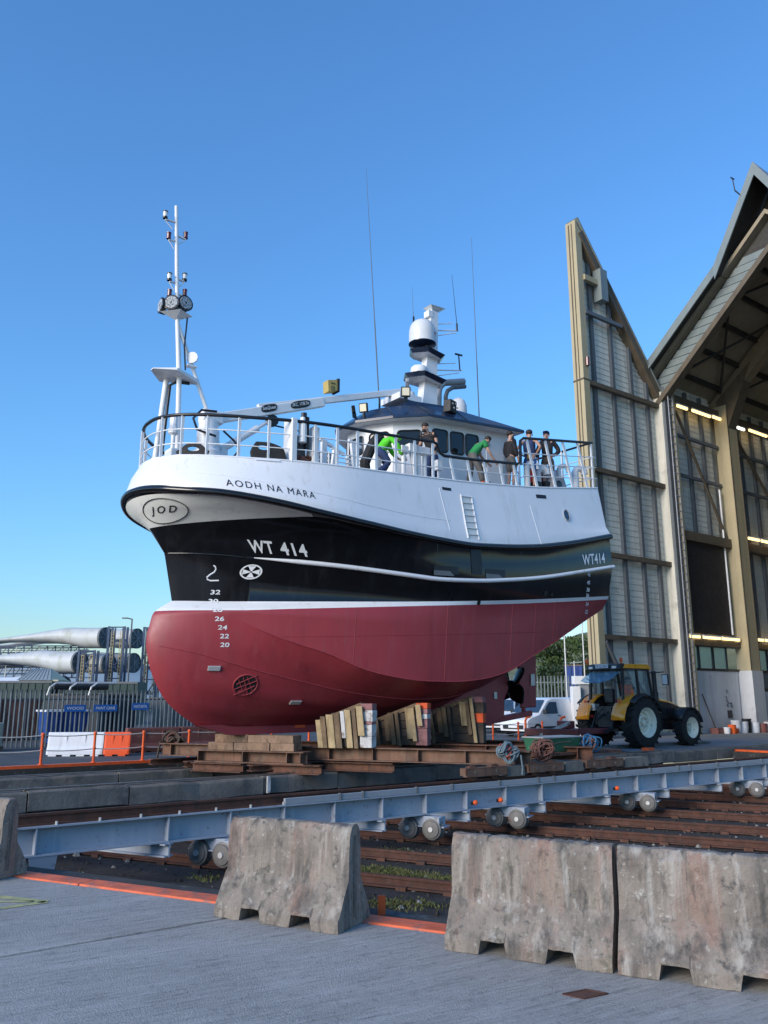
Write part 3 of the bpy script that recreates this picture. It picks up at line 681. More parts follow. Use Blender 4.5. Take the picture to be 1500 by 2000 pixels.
HL['flare'] = HullLine(6.82, 5.5, 3.06, 1.9, 1.42, .04, [(6.82,5.58),(7.94,5.66),(8.87,5.73),(9.75,5.79),(10.93,5.62),(12.9,5.5),(14,5.47),(15.5,5.6),(17.68,5.95),(19.72,6.40)])
HL['belt_low'] = HullLine(6.35, 4.3, 3.09, 2, 2, .04, [(6.35,6.2),(6.98,6.1),(7.69,6.05),(8.32,5.97),(9.58,5.80),(10.95,5.67),(12.89,5.56),(13.84,5.53),(14.84,5.59),(16.19,5.73),(17.68,6.0),(19.72,6.46)])
HL['belt_top'] = HullLine(6.3, 4.2, 3.1, 2, 2, .04, [(6.3,6.42),(6.95,6.25),(7.51,6.18),(8.13,6.08),(8.81,5.97),(9.58,5.85),(10.46,5.765),(10.93,5.735),(12,5.66),(12.89,5.62),(13.84,5.6),(14.84,5.66),(16.19,5.8),(17.68,6.06),(19.72,6.53)])
HL['knuckle'] = HullLine(6.4, 4.3, 2.97, 2, 2, .045, [(6.4,6.79),(6.89,6.64),(7.29,6.56),(8.04,6.45),(8.9,6.33),(9.88,6.22),(11.04,6.13),(12.5,6.08),(14,6.15),(16,6.4),(17.9,6.62),(19.72,6.75)])
HL['sheer'] = HullLine(6.58, 4.4, 2.75, 2, 2, .05, [(6.58,7.13),(7.02,7.08),(7.76,7.02),(8.43,7.0),(9.43,7.02),(10.45,7.05),(12.28,7.15),(13.71,7.25),(15.33,7.39),(17.03,7.58),(18.29,7.77),(19.72,8.0)])
ROWS = ['garboard','bilge1','bilge2','chine_low','chine_up','red','water','stripe','flare','belt_low','belt_top','knuckle','sheer']
def hull_w(U, z):
    zz = []; ww = []
    for r in ROWS:
        h = HL[r]
        if U >= h.U0: zz.append(float(h.z(U))); ww.append(float(h.w(U)))
        else:
            pass
    if len(zz) < 2: return 0.
    o = np.argsort(zz)
    return float(np.interp(z, np.array(zz)[o], np.array(ww)[o]))
# ================================================================== FISHING VESSEL
ship = thing('fishing_vessel', 'white, black and red fishing vessel standing on a slipway cradle', 'fishing vessel', SH((13, 0, .9)))
def rowpt(r, t, side=1):
    h = HL[r]; U = h.U0 + (TRANSOM - h.U0)*t**1.8
    return (float(U), side*float(h.w(U)), float(h.z(U)))
def hull_column(t, side):
    """one rib of the shell from keel to sheer: hard chines amidships that fade into a rounded bulb at the bow"""
    P = [Vector(rowpt(r, t, side)) for r in ROWS]; out = []; K = 4
    b = max(0., min(1., (.34 - t)/.22))                          # 1 at the bow, 0 amidships
    for i in range(len(P)-1):
        kk = K if i < 6 else 2
        p0, p1, p2, p3 = P[max(i-1, 0)], P[i], P[i+1], P[min(i+2, len(P)-1)]
        if i == 5: p3 = p2 + (p2-p1)
        for j in range(kk):
            u = j/kk; lin = p1.lerp(p2, u)
            if i < 6 and b > 0:
                cr = .5*((2*p1) + (p2-p0)*u + (2*p0-5*p1+4*p2-p3)*u*u + (3*p1-p0-3*p2+p3)*u**3)
                lin = lin.lerp(cr, b)
                if t == 0: lin.y = 0
            out.append((lin, i))
    out.append((P[-1], len(P)-2)); return out
SHELL_V = []; SHELL_F = []
def make_hull():
    NC = 110; ts = [i/(NC-1) for i in range(NC)]
    band = ['red']*5 + ['white', 'black', 'black', 'flare', 'black', 'white', 'white']
    mi = {'red': 0, 'white': 1, 'black': 2, 'cream': 3, 'deck': 4}
    bm = bmesh.new(); og = ORG[ship.name]; G = {}; loc = {}
    for side in (1, -1):
        for i, t in enumerate(ts):
            col = hull_column(t, side)
            for k, (p, bnd) in enumerate(col):
                if i == 0 and side == -1: G[side, k, i] = G[1, k, 0]; continue
                q = SH(p); v = bm.verts.new((q[0]-og[0], q[1]-og[1], q[2]-og[2])); G[side, k, i] = v; loc[v] = p
    nr = len(col); bands = [b for _, b in col]
    def face(vs, m):
        u = []
        for v in vs:
            if v not in u: u.append(v)
        if len(u) < 3: return
        f = bm.faces.new(u); f.material_index = mi[m]; f.smooth = True
    for side in (1, -1):
        for r in range(nr-1):
            for i in range(NC-1):
                m = band[bands[r]]
                if m == 'flare': m = 'cream' if rowpt('flare', ts[i+1])[0] < 9.75 else 'black'
                face([G[side, r, i], G[side, r, i+1], G[side, r+1, i+1], G[side, r+1, i]], m)
    for i in range(NC-1):
        face([G[1, 0, i], G[1, 0, i+1], G[-1, 0, i+1], G[-1, 0, i]], 'red')
        face([G[1, nr-1, i], G[1, nr-1, i+1], G[-1, nr-1, i+1], G[-1, nr-1, i]], 'deck')
    for r in range(nr-1):
        m = band[bands[r]] if band[bands[r]] != 'flare' else 'black'
        face([G[1, r, NC-1], G[1, r+1, NC-1], G[-1, r+1, NC-1], G[-1, r, NC-1]], m)
    first = {b: bands.index(b) for b in set(bands)}
    sharp = {first[ROWS.index('chine_low')], first[ROWS.index('chine_up')], nr-1, 0}; wrow = first[ROWS.index('water')]
    idx = {v: k for k, v in G.items()}
    bmesh.ops.recalc_face_normals(bm, faces=bm.faces)
    for e in bm.edges:
        a = idx.get(e.verts[0]); c = idx.get(e.verts[1])
        if not a or not c: continue
        if a[1] == c[1] and a[1] in sharp and (ts[min(a[2], c[2])] > .3 or a[1] == nr-1): e.smooth = False
        if a[2] == NC-1 and c[2] == NC-1: e.smooth = False
        if a[1] == c[1] == wrow and ts[min(a[2], c[2])] < .3: e.smooth = False
    bm.verts.index_update()
    SHELL_V.extend([tuple(loc[v]) for v in bm.verts]); SHELL_F.extend([tuple(v.index for v in f.verts) for f in bm.faces])
    me = bpy.data.meshes.new('hull'); bm.to_mesh(me); bm.free()
    for q in ('antifoul', 'hull_white', 'hull_black', 'cream_grey', 'grey_paint'): me.materials.append(MATS[q])
    o = bpy.data.objects.new('hull', me); COL.objects.link(o); o.parent = ship; ORG[o.name] = og
    return o
hull = make_hull()
from mathutils.bvhtree import BVHTree
SHELL = BVHTree.FromPolygons(SHELL_V, SHELL_F)
def hp(U, z, off=0., side=1):                                # a point on the port shell, off metres proud of it
    p, n, _, _ = SHELL.ray_cast(Vector((U, 6., z)), Vector((0, -1, 0)))
    if p is None: p = Vector((U, hull_w(U, z), z)); n = Vector((0, 1, 0))
    if n.y < 0: n = -n
    p = p + n*off; return (p.x, p.y*side, p.z)
def decal(vs, fs, U0, z0, name, m, parent=hull, sx=1., sy=1., slope=0., off=.006, shear=0.):
    mb = MB(SH); mb.add([hp(U0 + x*sx + shear*y*sy, z0 + y*sy + slope*x*sx, off) for x, y, *_ in vs], fs)
    return mb.build(name, m, parent)
def fit_text(txt, U0, U1, h, bold=0., spacing=1.):
    vs, fs = text_mesh(txt, 1., bold, spacing)
    xs = [v[0] for v in vs]; ys = [v[1] for v in vs]
    return vs, fs, (U1-U0)/(max(xs)-min(xs)), h/(max(ys)-min(ys)), min(xs), min(ys)
def hull_text(txt, U0, U1, z0, h, slope, name, m, bold=0., spacing=1., off=.008, shear=0.):
    vs, fs, sx, sy, mx, my = fit_text(txt, U0, U1, h, bold, spacing)
    return decal([(v[0]-mx, v[1]-my) for v in vs], fs, U0, z0, name, m, sx=sx, sy=sy, slope=slope, off=off, shear=shear)
def rect(U0, U1, z0, z1, name, m, parent=hull, off=.006, n=3, slope=0.):
    vs = []; fs = []
    for i in range(n+1):
        for j in range(n+1): vs.append(((U1-U0)*i/n, (z1-z0)*j/n))
    for i in range(n):
        for j in range(n): fs.append((i*(n+1)+j, (i+1)*(n+1)+j, (i+1)*(n+1)+j+1, i*(n+1)+j+1))
    return decal(vs, fs, U0, z0, name, m, parent, slope=slope, off=off)
def shell_line(row, U0, U1, n=60, off=0., dz=0., side=1):
    h = HL[row]; out = []
    for i in range(n+1):
        U = U0 + (U1-U0)*i/n; out.append((U, side*(float(h.w(U)) + off), float(h.z(U)) + dz))
    return out
def round_bow(row, Ua, off=0., dz=0., n=46):                 # line from port aft round the bow to starboard aft
    h = HL[row]; pts = []
    for i in range(n+1):
        t = 1 - i/n; U = h.U0 + (Ua-h.U0)*t**2.2; pts.append((U - (off if t < .02 else off*max(0, 1-t*3)), float(h.w(U)) + off*min(1, t*3), float(h.z(U)) + dz))
    return pts + [(p[0], -p[1], p[2]) for p in pts[-2::-1]]
# ---- rubbing strakes
bt = round_bow('belt_top', TRANSOM, .015, -.09)
MB(SH).path(bt, .075, 8).build('rubbing_strake', 'hull_black', hull, smooth=True, angle=60)
for s in (1, -1):
    pts = shell_line('stripe', 8.75, TRANSOM+.05, 50, .012, 0, s)
    MB(SH).path(pts, [.012 + .043*min(1, i/4) for i in range(len(pts))], 8).build('white_strake', 'hull_white', hull, smooth=True, angle=60)
    MB(SH).path(shell_line('stripe', 7.25, 8.8, 16, .004, 0, s), .018, 6).build('spray_rail', 'hull_black', hull, smooth=True, angle=60)
    MB(SH).path(shell_line('chine_low', 7.1, 15.6, 40, .0, 0, s), .016, 5).build('chine_bar', 'antifoul', hull, smooth=True, angle=80)
    MB(SH).path(shell_line('chine_up', 8.9, TRANSOM, 40, .0, 0, s), .016, 5).build('chine_bar', 'antifoul', hull, smooth=True, angle=80)
    MB(SH).path(shell_line('knuckle', 6.5, 13.4, 30, .0, 0, s), .008, 5).build('seam', 'hull_white', hull, smooth=True, angle=80)
    MB(SH).path(shell_line('sheer', 6.62, TRANSOM, 40, -.01, .0, s), .03, 6).build('deck_edge', 'hull_white', hull, smooth=True, angle=80)
for U in (11.0, 13.4, 15.6, 16.5, 17.3): MB(SH).path([hp(U, z, .0) for z in np.linspace(float(HL['chine_up'].z(U))+.05, float(HL['red'].z(U))-.03, 10)], .006, 4).build('weld_seam', 'antifoul', hull)
MB(SH).path([hp(U, float(HL['red'].z(U))-.62-.02*(U-9), .0) for U in np.linspace(9.2, 18.3, 40)], .006, 4).build('weld_seam', 'antifoul', hull)
# vertical shell seams and the black return of the strake aft
for U in (13.2, 16.45): MB(SH).path([hp(U + (6.95-z)*.12, z, .002) for z in np.linspace(6.95, 5.85, 8)], .007, 4).build('seam', 'hull_white', hull)
for U in (12.9, 15.8, 17.3): MB(SH).path([hp(U, z, .001) for z in np.linspace(float(HL['stripe'].z(U))+.07, float(HL['belt_low'].z(U))-.05, 6)], .006, 4).build('seam', 'hull_black', hull)
# ---- keel, skeg, rudder, propeller
MB(SH).hexa([(9.0, -.15, .93), (17.4, -.15, 1.0), (17.4, .15, 1.0), (9.0, .15, .93), (8.15, -.16, 1.16), (17.4, -.16, 1.3), (17.4, .16, 1.3), (8.15, .16, 1.16)]).build('keel', 'antifoul', ship)
sk = [(13.2, 1.12), (17.35, 1.0), (17.98, 1.18), (18.02, 1.75), (18.2, 2.05), (18.2, 2.33), (18.0, 2.5), (17.95, 2.85), (15.5, 1.8)]
MB(SH).prism([(u, -.11, z) for u, z in sk], (0, .22, 0)).build('skeg', 'antifoul', ship, bevel=.05)
MB(SH).bar((17.3, 0, 1.09), (19.2, 0, 1.33), .2, .17).build('sole_piece', 'antifoul', ship, bevel=.03)
rud = [(18.78, 1.48), (19.42, 1.50), (19.5, 3.05), (18.86, 3.05), (18.72, 2.75), (18.78, 2.5), (18.7, 2.2), (18.8, 1.95)]
ru = MB(SH).prism([(u, -.06, z) for u, z in rud], (0, .12, 0)).build('rudder', 'antifoul', ship, bevel=.03)
MB(SH).tube((18.9, 0, 1.3), (18.9, 0, 1.5), .07).build('pintle', 'antifoul', ru)
MB(SH).tube((18.95, 0, 3.0), (18.95, 0, 3.4), .08).build('rudder_stock', 'antifoul', ru)
MB(SH).box(19.18, 19.36, .06, .10, 2.15, 2.5).build('anode', 'zinc', ru)
pr = MB(SH).lathe((18.12, 0, 2.19), (1, 0, 0), [(.12, 0), (.13, .1), (.12, .35), (.07, .48), (.01, .52)], 14).build('propeller', 'brass_prop', ship, smooth=True)
for k in range(4):
    a0 = R(38 + 90*k); vs = []; fs = []; nr_, nc_ = 9, 5
    for i in range(nr_):
        r = .1 + .62*i/(nr_-1); wd_ = .52*math.sin(math.pi*(.12 + .84*(i/(nr_-1))**.85)) + .04
        pit = R(62 - 40*i/(nr_-1))
        for j in range(nc_):
            s_ = (j/(nc_-1) - .5)*wd_
            tang = s_*math.cos(pit*.75); ax = s_*math.sin(pit)*.7
            th = a0 + tang/max(r, .15)
            vs.append((18.4 + ax, r*math.cos(th), 2.19 + r*math.sin(th)))
    for i in range(nr_-1):
        for j in range(nc_-1): fs.append((i*nc_+j, i*nc_+j+1, (i+1)*nc_+j+1, (i+1)*nc_+j))
    b = MB(SH).add(vs, fs).build('propeller_blade', 'brass_prop', pr, smooth=True, angle=80)
    sm = b.modifiers.new('thick', 'SOLIDIFY'); sm.thickness = .025; sm.offset = 0
MB(SH).tube((17.3, 0, 2.12), (18.15, 0, 2.19), .1, .12, 12).build('stern_tube', 'antifoul', ship, smooth=True)
# ---- bow thruster tunnel with guard bars, anodes, openings
th_c = (8.92, 2.06); n = 20
ring = [(math.cos(6.2832*k/n)*.25, math.sin(6.2832*k/n)*.22) for k in range(n)]
tp = decal([(0, 0)] + ring, [(0, 1+k, 1+(k+1) % n) for k in range(n)], *th_c, 'thruster_tunnel', 'dark_void', off=.004)
MB(SH).path([hp(th_c[0]+x*1.03, th_c[1]+y*1.03, .008) for x, y in ring], .018, 6, closed=True).build('tunnel_ring', 'antifoul', tp, smooth=True, angle=80)
for q in (-.13, 0, .13):
    s2 = math.sqrt(.06 - q*q)
    MB(SH).path([hp(th_c[0]+q*.8-.1*t, th_c[1]+t*s2*.85, .014) for t in (-1, -.4, .4, 1)], .011, 5).build('guard_bar', 'antifoul', tp)
    MB(SH).path([hp(th_c[0]+t*s2*.95, th_c[1]+q*.9+.1*t, .016) for t in (-1, -.4, .4, 1)], .011, 5).build('guard_bar', 'antifoul', tp)
for (U, z, du, dz, m) in ((8.2, 2.42, .26, .11, 'zinc'), (10.17, 1.68, .26, .07, 'zinc'), (17.6, 1.85, .12, .18, 'zinc')):
    if U < 17: MB(SH).hexa([hp(U-du/2, z-dz/2, .0), hp(U+du/2, z-dz/2, .0), hp(U+du/2, z-dz/2, .04), hp(U-du/2, z-dz/2, .04), hp(U-du/2, z+dz/2, 0), hp(U+du/2, z+dz/2, 0), hp(U+du/2, z+dz/2, .04), hp(U-du/2, z+dz/2, .04)]).build('anode', m, hull, bevel=.012)
    else: MB(SH).box(U-.06, U+.06, .11, .14, z-.1, z+.1).build('anode', m, hull)
MB(SH).box(10.72, 11.0, .15, .165, 1.06, 1.16).build('paint_patch', 'orange_paint', hull)
# pilot ladder on the white side; flat grey panel paints its recess shade
ld = rect(13.93, 14.24, 5.72, 6.86, 'ladder_recess_shade', 'cream_grey', off=.003, n=4)
for U in (13.90, 14.27):
    MB(SH).path([hp(U, z, .012) for z in np.linspace(5.70, 6.88, 7)], .016, 5).build('ladder_rail', 'hull_white', ld)
for z in np.linspace(5.80, 6.84, 7): MB(SH).path([hp(13.91, z, .02), hp(14.26, z+.02, .02)], .014, 5).build('rung', 'hull_white', ld)
rect(13.98, 14.34, 4.80, 5.45, 'boarding_slot', 'matt_black', off=.012)
for (a, c, z0, z1) in ((12.78, 13.54, 4.70, 4.90), (14.45, 15.16, 4.76, 4.97)):
    fp = rect(a, c, z0, z1, 'freeing_port', 'matt_black', off=.006, slope=.05)
    decal([(0, 0), (.62, .02), (.48, .13), (0, .12)], [(0, 1, 2, 3)], a, z0-.03, 'port_flap', 'post_grey', fp, off=.02)
n = 18; ring = [(math.cos(6.2832*k/n)*.12, math.sin(6.2832*k/n)*.15) for k in range(n)]
ph = decal([(0, 0)] + ring, [(0, 1+k, 1+(k+1) % n) for k in range(n)], 17.92, 6.86, 'porthole', 'car_glass', off=.006)
MB(SH).path([hp(17.92+x*1.1, 6.86+y*1.1, .012) for x, y in ring], .018, 6, closed=True).build('porthole_rim', 'zinc', ph)
rect(16.78, 17.2, 7.22, 7.33, 'mooring_slot', 'matt_black', slope=.1); rect(13.3, 13.6, 6.92, 7.0, 'fairlead_slot', 'matt_black', slope=.05)
for (U, z, r) in ((16.8, 4.53, .075), (17.07, 4.54, .055), (13.44, 4.2, .035), (14.36, 4.12, .06)):
    ring = [(math.cos(6.2832*k/10)*r, math.sin(6.2832*k/10)*r*1.1) for k in range(10)]
    decal([(0, 0)] + ring, [(0, 1+k, 1+(k+1) % 10) for k in range(10)], U, z, 'outlet', 'matt_black', off=.008)
rect(8.28, 8.80, 6.945, 6.985, 'fender_plate', 'hull_white', off=.03)
# ---- lettering and marks
hull_text('AODH NA MARA', 7.62, 9.46, 6.255, .165, -.088, 'name_lettering', 'matt_black', 0., 1.25)
hull_text('WT', 8.66, 9.13, 5.005, .27, -.065, 'registration_letters', 'white_paint', .024, 1.12, off=.014, shear=-.6); hull_text('414', 9.26, 9.80, 4.966, .27, -.065, 'registration_number', 'white_paint', .024, 1.12, off=.014, shear=-.6)
hull_text('WT414', 18.33, 19.38, 5.44, .31, .165, 'registration', 'white_paint', .014, 1.05)
for txt, U, z in (('32', 8.18, 4.13), ('30', 8.17, 3.93), ('28', 8.12, 3.70), ('26', 8.17, 3.5), ('24', 8.25, 3.31), ('22', 8.31, 3.12), ('20', 8.34, 2.93)):
    hull_text(txt, U-.09, U+.09, z-.045, .10, .0, 'draught_mark', 'hull_white', .02)
for txt, U, z in (('42', 18.6, 5.21), ('40', 18.63, 4.98), ('38', 18.65, 4.78), ('36', 18.66, 4.62), ('34', 18.74, 4.39), ('32', 18.79, 4.18)):
    hull_text(txt, U-.07, U+.07, z-.05, .11, .0, 'draught_mark', 'hull_white', .02)
# ringed cross emblem
vs = []; fs = []; n = 28
for k in range(n):
    a = 6.2832*k/n
    for r in (1., .84): vs.append((math.cos(a)*r*.21, math.sin(a)*r*.165))
fs = [(2*k, 2*((k+1) % n), 2*((k+1) % n)+1, 2*k+1) for k in range(n)]
for k in range(4):
    a = R(90*k); o = len(vs)
    for (r, d) in ((.1, -.55), (.84, -.44), (.84, .44), (.1, .55)):
        vs.append((math.cos(a+d)*r*.21, math.sin(a+d)*r*.165))
    fs.append((o, o+1, o+2, o+3))
decal(vs, fs, 8.76, 4.585, 'cross_emblem', 'hull_white', off=.008)
# bulbous bow symbol: a hooked stroke
sy = [(7.99, 4.73), (8.03, 4.70), (8.05, 4.64), (8.03, 4.58), (7.97, 4.53), (7.92, 4.47), (7.93, 4.42), (7.99, 4.39), (8.14, 4.395)]
sy = [(U+.06, z) for U, z in sy]
MB(SH).path([hp(U, z, .004) for U, z in sy], .018, 5).build('bulb_symbol', 'hull_white', hull)
# oval badge on the flare, with script letters
def flare_pt(t, f, off=.008):
    a = Vector(rowpt('flare', t)); c = Vector(rowpt('belt_low', t)); a2 = Vector(rowpt('flare', t+.01)); c2 = Vector(rowpt('belt_low', t+.01))
    p = a*(1-f) + c*f; p2 = a2*(1-f) + c2*f; nn = (p2-p).cross(c-a)
    if nn.y < 0: nn = -nn
    return tuple(p + nn.normalized()*off)
def tmap(x): return .012 + .135*x                            # badge 0..1 along the bow
ov = [(.5 + .5*math.cos(6.2832*k/36), .47 + .40*math.sin(6.2832*k/36)) for k in range(36)]
bd = MB(SH).path([flare_pt(tmap(x)**.9 if x > 0 else .01, f) for x, f in ov], .011, 5, closed=True).build('badge_oval', 'matt_black', hull)
vs, fs = text_mesh('J O D', 1., .012, 1., .3); xs = [v[0] for v in vs]; ys = [v[1] for v in vs]
MB(SH).add([flare_pt(tmap(.2 + .6*(v[0]-min(xs))/(max(xs)-min(xs)))**.9, .33 + .30*(v[1]-min(ys))/(max(ys)-min(ys))) for v in vs], fs).build('badge_letters', 'matt_black', bd)
# ---- deck rails
def sheer(U): return float(HL['sheer'].z(U))
def sw(U): return float(HL['sheer'].w(U))
top = round_bow('sheer', 13.15, -.06, .98)
rl = MB(SH).path(top, .042, 8).build('bow_rail', 'black_rail', ship, smooth=True, angle=70)
for dz in (.30, .64): MB(SH).path(round_bow('sheer', 13.15, -.06, dz), .015, 6).build('guard_rail', 'white_paint', rl, smooth=True, angle=70)
base = round_bow('sheer', 13.15, -.06, 0.)
for s in (1, -1):
    for U in [6.72, 7.0, 7.42, 8.0, 8.6, 9.1, 9.65, 10.2, 10.75, 11.3, 11.9, 12.5, 13.1]:
        MB(SH).bar((U, s*(sw(U)-.06), sheer(U)), (U, s*(sw(U)-.06), sheer(U)+.96), .03, .07, up=(1, 0, 0)).build('stanchion', 'white_paint', rl)
for s in (1, -1):
    y = lambda U: s*(sw(U)-.07)
    p = [(13.12, y(13.12), sheer(13.12)+.98), (13.25, y(13.2), sheer(13.2)+.95), (13.36, y(13.3), sheer(13.3)+.72), (13.5, y(13.5), sheer(13.5)+.65), (14.5, y(14.5), sheer(14.5)+.65), (15.5, y(15.5), sheer(15.5)+.66), (16.2, y(16.2), sheer(16.2)+.66), (16.34, y(16.3), sheer(16.3)+.72), (16.36, y(16.3), sheer(16.3)+1.36), (16.5, y(16.4), sheer(16.4)+1.45), (18, y(18), sheer(18)+1.46), (19.65, y(19.6), sheer(19.6)+1.46)]
    rs = MB(SH).path(p, .042, 8).build('side_rail', 'black_rail', ship, smooth=True, angle=70)
    MB(SH).path([(U, y(U), sheer(U)+.33) for U in np.linspace(13.2, 16.3, 8)], .015, 6).build('guard_rail', 'white_paint', rs)
    for dz in (.33, .68, 1.0): MB(SH).path([(U, y(U), sheer(U)+dz) for U in np.linspace(16.4, 19.8, 8)], .016, 6).build('guard_rail', 'white_paint', rs)
    for U in (13.75, 14.35, 14.95, 15.55, 16.1): MB(SH).bar((U+.09, y(U), sheer(U)), (U-.06, y(U), sheer(U)+.65), .03, .075, up=(1, 0, 0)).build('stanchion', 'white_paint', rs)
    for U in (16.75, 17.55, 18.35, 19.05): MB(SH).bar((U+.25, y(U), sheer(U)), (U-.14, y(U), sheer(U)+1.45), .035, .085, up=(1, 0, 0)).build('stanchion', 'white_paint', rs)
    MB(SH).bar((19.6, y(19.6), sheer(19.6)), (19.6, y(19.6), sheer(19.6)+1.45), .05, .05).build('stanchion', 'white_paint', rs)
tr = MB(SH).path([(19.62, -2.55, sheer(19.6)+1.46), (19.62, 2.55, sheer(19.6)+1.46)], .036, 8).build('stern_rail', 'black_rail', ship)
for dz in (.33, .68, 1.0): MB(SH).path([(19.62, -2.6, sheer(19.6)+dz), (19.62, 2.6, sheer(19.6)+dz)], .016, 6).build('guard_rail', 'white_paint', tr)
for w in (-1.6, -.6, .4, 1.4): MB(SH).bar((19.6, w, sheer(19.6)), (19.6, w, sheer(19.6)+1.45), .04, .06).build('stanchion', 'white_paint', tr)
# ---- wheelhouse
zt_w = lambda U: 9.20 + .065*(U - 13.5)
zb_w = lambda U: sheer(max(U, 12)) - .06
half = [(16.95, 1.62), (13.8, 1.58), (13.05, 1.08), (12.6, .45)]
plan = half + [(u, -w) for u, w in reversed(half)]
mb = MB(SH); nP = len(plan)
mb.add([(u, w, zb_w(u)) for u, w in plan] + [(u, w, zt_w(u)) for u, w in plan], [(i, (i+1) % nP, nP+(i+1) % nP, nP+i) for i in range(nP)] + [tuple(range(nP, 2*nP))])
wh = mb.build('wheelhouse', 'hull_white', ship)
e1 = [(17.25, 2.02), (13.6, 1.95), (12.85, 1.35), (12.2, .5)]; e1 = e1 + [(u, -w) for u, w in reversed(e1)]
e2 = [(16.6, 1.5, 9.80), (14.95, 1.42, 9.86), (13.75, 1.25, 9.76), (13.1, .75, 9.70), (12.85, .3, 9.68)]
e1b = [(17.25, 2.02), (15.0, 1.98), (13.6, 1.95), (12.85, 1.35), (12.2, .5)]
half_l = [(u, w, zt_w(u)) for u, w in e1b]
loL = half_l + [(u, -w, z) for u, w, z in reversed(half_l)]; hiL = e2 + [(u, -w, z) for u, w, z in reversed(e2)]; n = len(loL)
vs = loL + [(u, w, z+.07) for u, w, z in loL] + hiL
fs = [(i, (i+1) % n, n+(i+1) % n, n+i) for i in range(n)] + [(n+i, n+(i+1) % n, 2*n+(i+1) % n, 2*n+i) for i in range(n)]
rf = MB(SH).add(vs, fs + [tuple(range(2*n, 3*n))]).build('roof', 'navy', wh)
MB(SH).add([(u, w, z-.012) for u, w, z in loL], [tuple(range(n))]).build('soffit', 'white_paint', rf)
for i in (1, 2, 3, 6, 7, 8): MB(SH).tube(loL[i][:2] + (loL[i][2]+.07,), hiL[i], .016, n=5).build('roof_rib', 'black_rail', rf)
MB(SH).hexa([(13.55, -1.0, 9.72), (15.3, -1.2, 9.84), (15.3, 1.2, 9.84), (13.55, 1.0, 9.72), (13.75, -.85, 10.02), (15.15, -1.0, 10.1), (15.15, 1.0, 10.1), (13.75, .85, 10.02)]).build('roof_casing', 'navy', rf)
def window_on(p, q, z0, z1, name='window', parent=wh, slope=.065, k0=.12, k1=.88):
    p = Vector((p[0], p[1], 0)); q = Vector((q[0], q[1], 0)); d = (q-p); nn = Vector((-d.y, d.x, 0)).normalized()
    c = (p+q)/2
    if (c + nn - Vector((14.8, 0, 0))).length < (c - nn - Vector((14.8, 0, 0))).length: nn = -nn
    a = p + d*k0; b = p + d*k1; zz = lambda P, z: z + slope*(P.x - 13.5)
    def ring(a, b, z0, z1, rr, off):
        L = (b-a).length; u = (b-a)/L; out = []
        for (cx, cz, a0) in ((L-rr, z0+rr, -90), (L-rr, z1-rr, 0), (rr, z1-rr, 90), (rr, z0+rr, 180)):
            for j in range(4):
                an = R(a0 + 30*j); x = cx + rr*math.cos(an); z = cz + rr*math.sin(an)
                P = a + u*x + nn*off; out.append((P.x, P.y, zz(P, z)))
        return out
    g = MB(SH); pts = ring(a, b, z0, z1, .09, .012); g.add(pts, [tuple(range(len(pts)))]); g = g.build(name, 'win_dark', parent)
    MB(SH).path(ring(a, b, z0, z1, .09, .012), .026, 5, closed=True).build('window_gasket', 'matt_black', g)
    return g
for s in (1, -1):
    for (a, b) in ((14.06, 14.58), (14.70, 15.18), (15.27, 15.74)): window_on((a, s*(1.58+.04*(a-13.8)/3.1)), (b, s*(1.58+.04*(b-13.8)/3.1)), 8.36, 9.0, k0=0., k1=1.)
    window_on((13.78, s*1.57), (13.07, s*1.09), 8.42, 8.92); window_on((13.03, s*1.06), (12.61, s*.47), 8.42, 8.92)
window_on((12.6, .43), (12.6, -.43), 8.42, 8.92)
dr = MB(SH).hexa([(16.05, 1.61, 7.5), (16.75, 1.62, 7.55), (16.75, 1.65, 7.55), (16.05, 1.64, 7.5), (16.05, 1.61, 9.15), (16.75, 1.62, 9.2), (16.75, 1.65, 9.2), (16.05, 1.64, 9.15)]).build('door', 'white_paint', wh)
MB(SH).box(16.62, 16.66, 1.65, 1.69, 8.2, 8.45).build('door_handle', 'zinc', dr)
for z in (7.75, 8.9): MB(SH).box(16.05, 16.15, 1.65, 1.68, z, z+.08).build('door_hinge', 'zinc', dr)
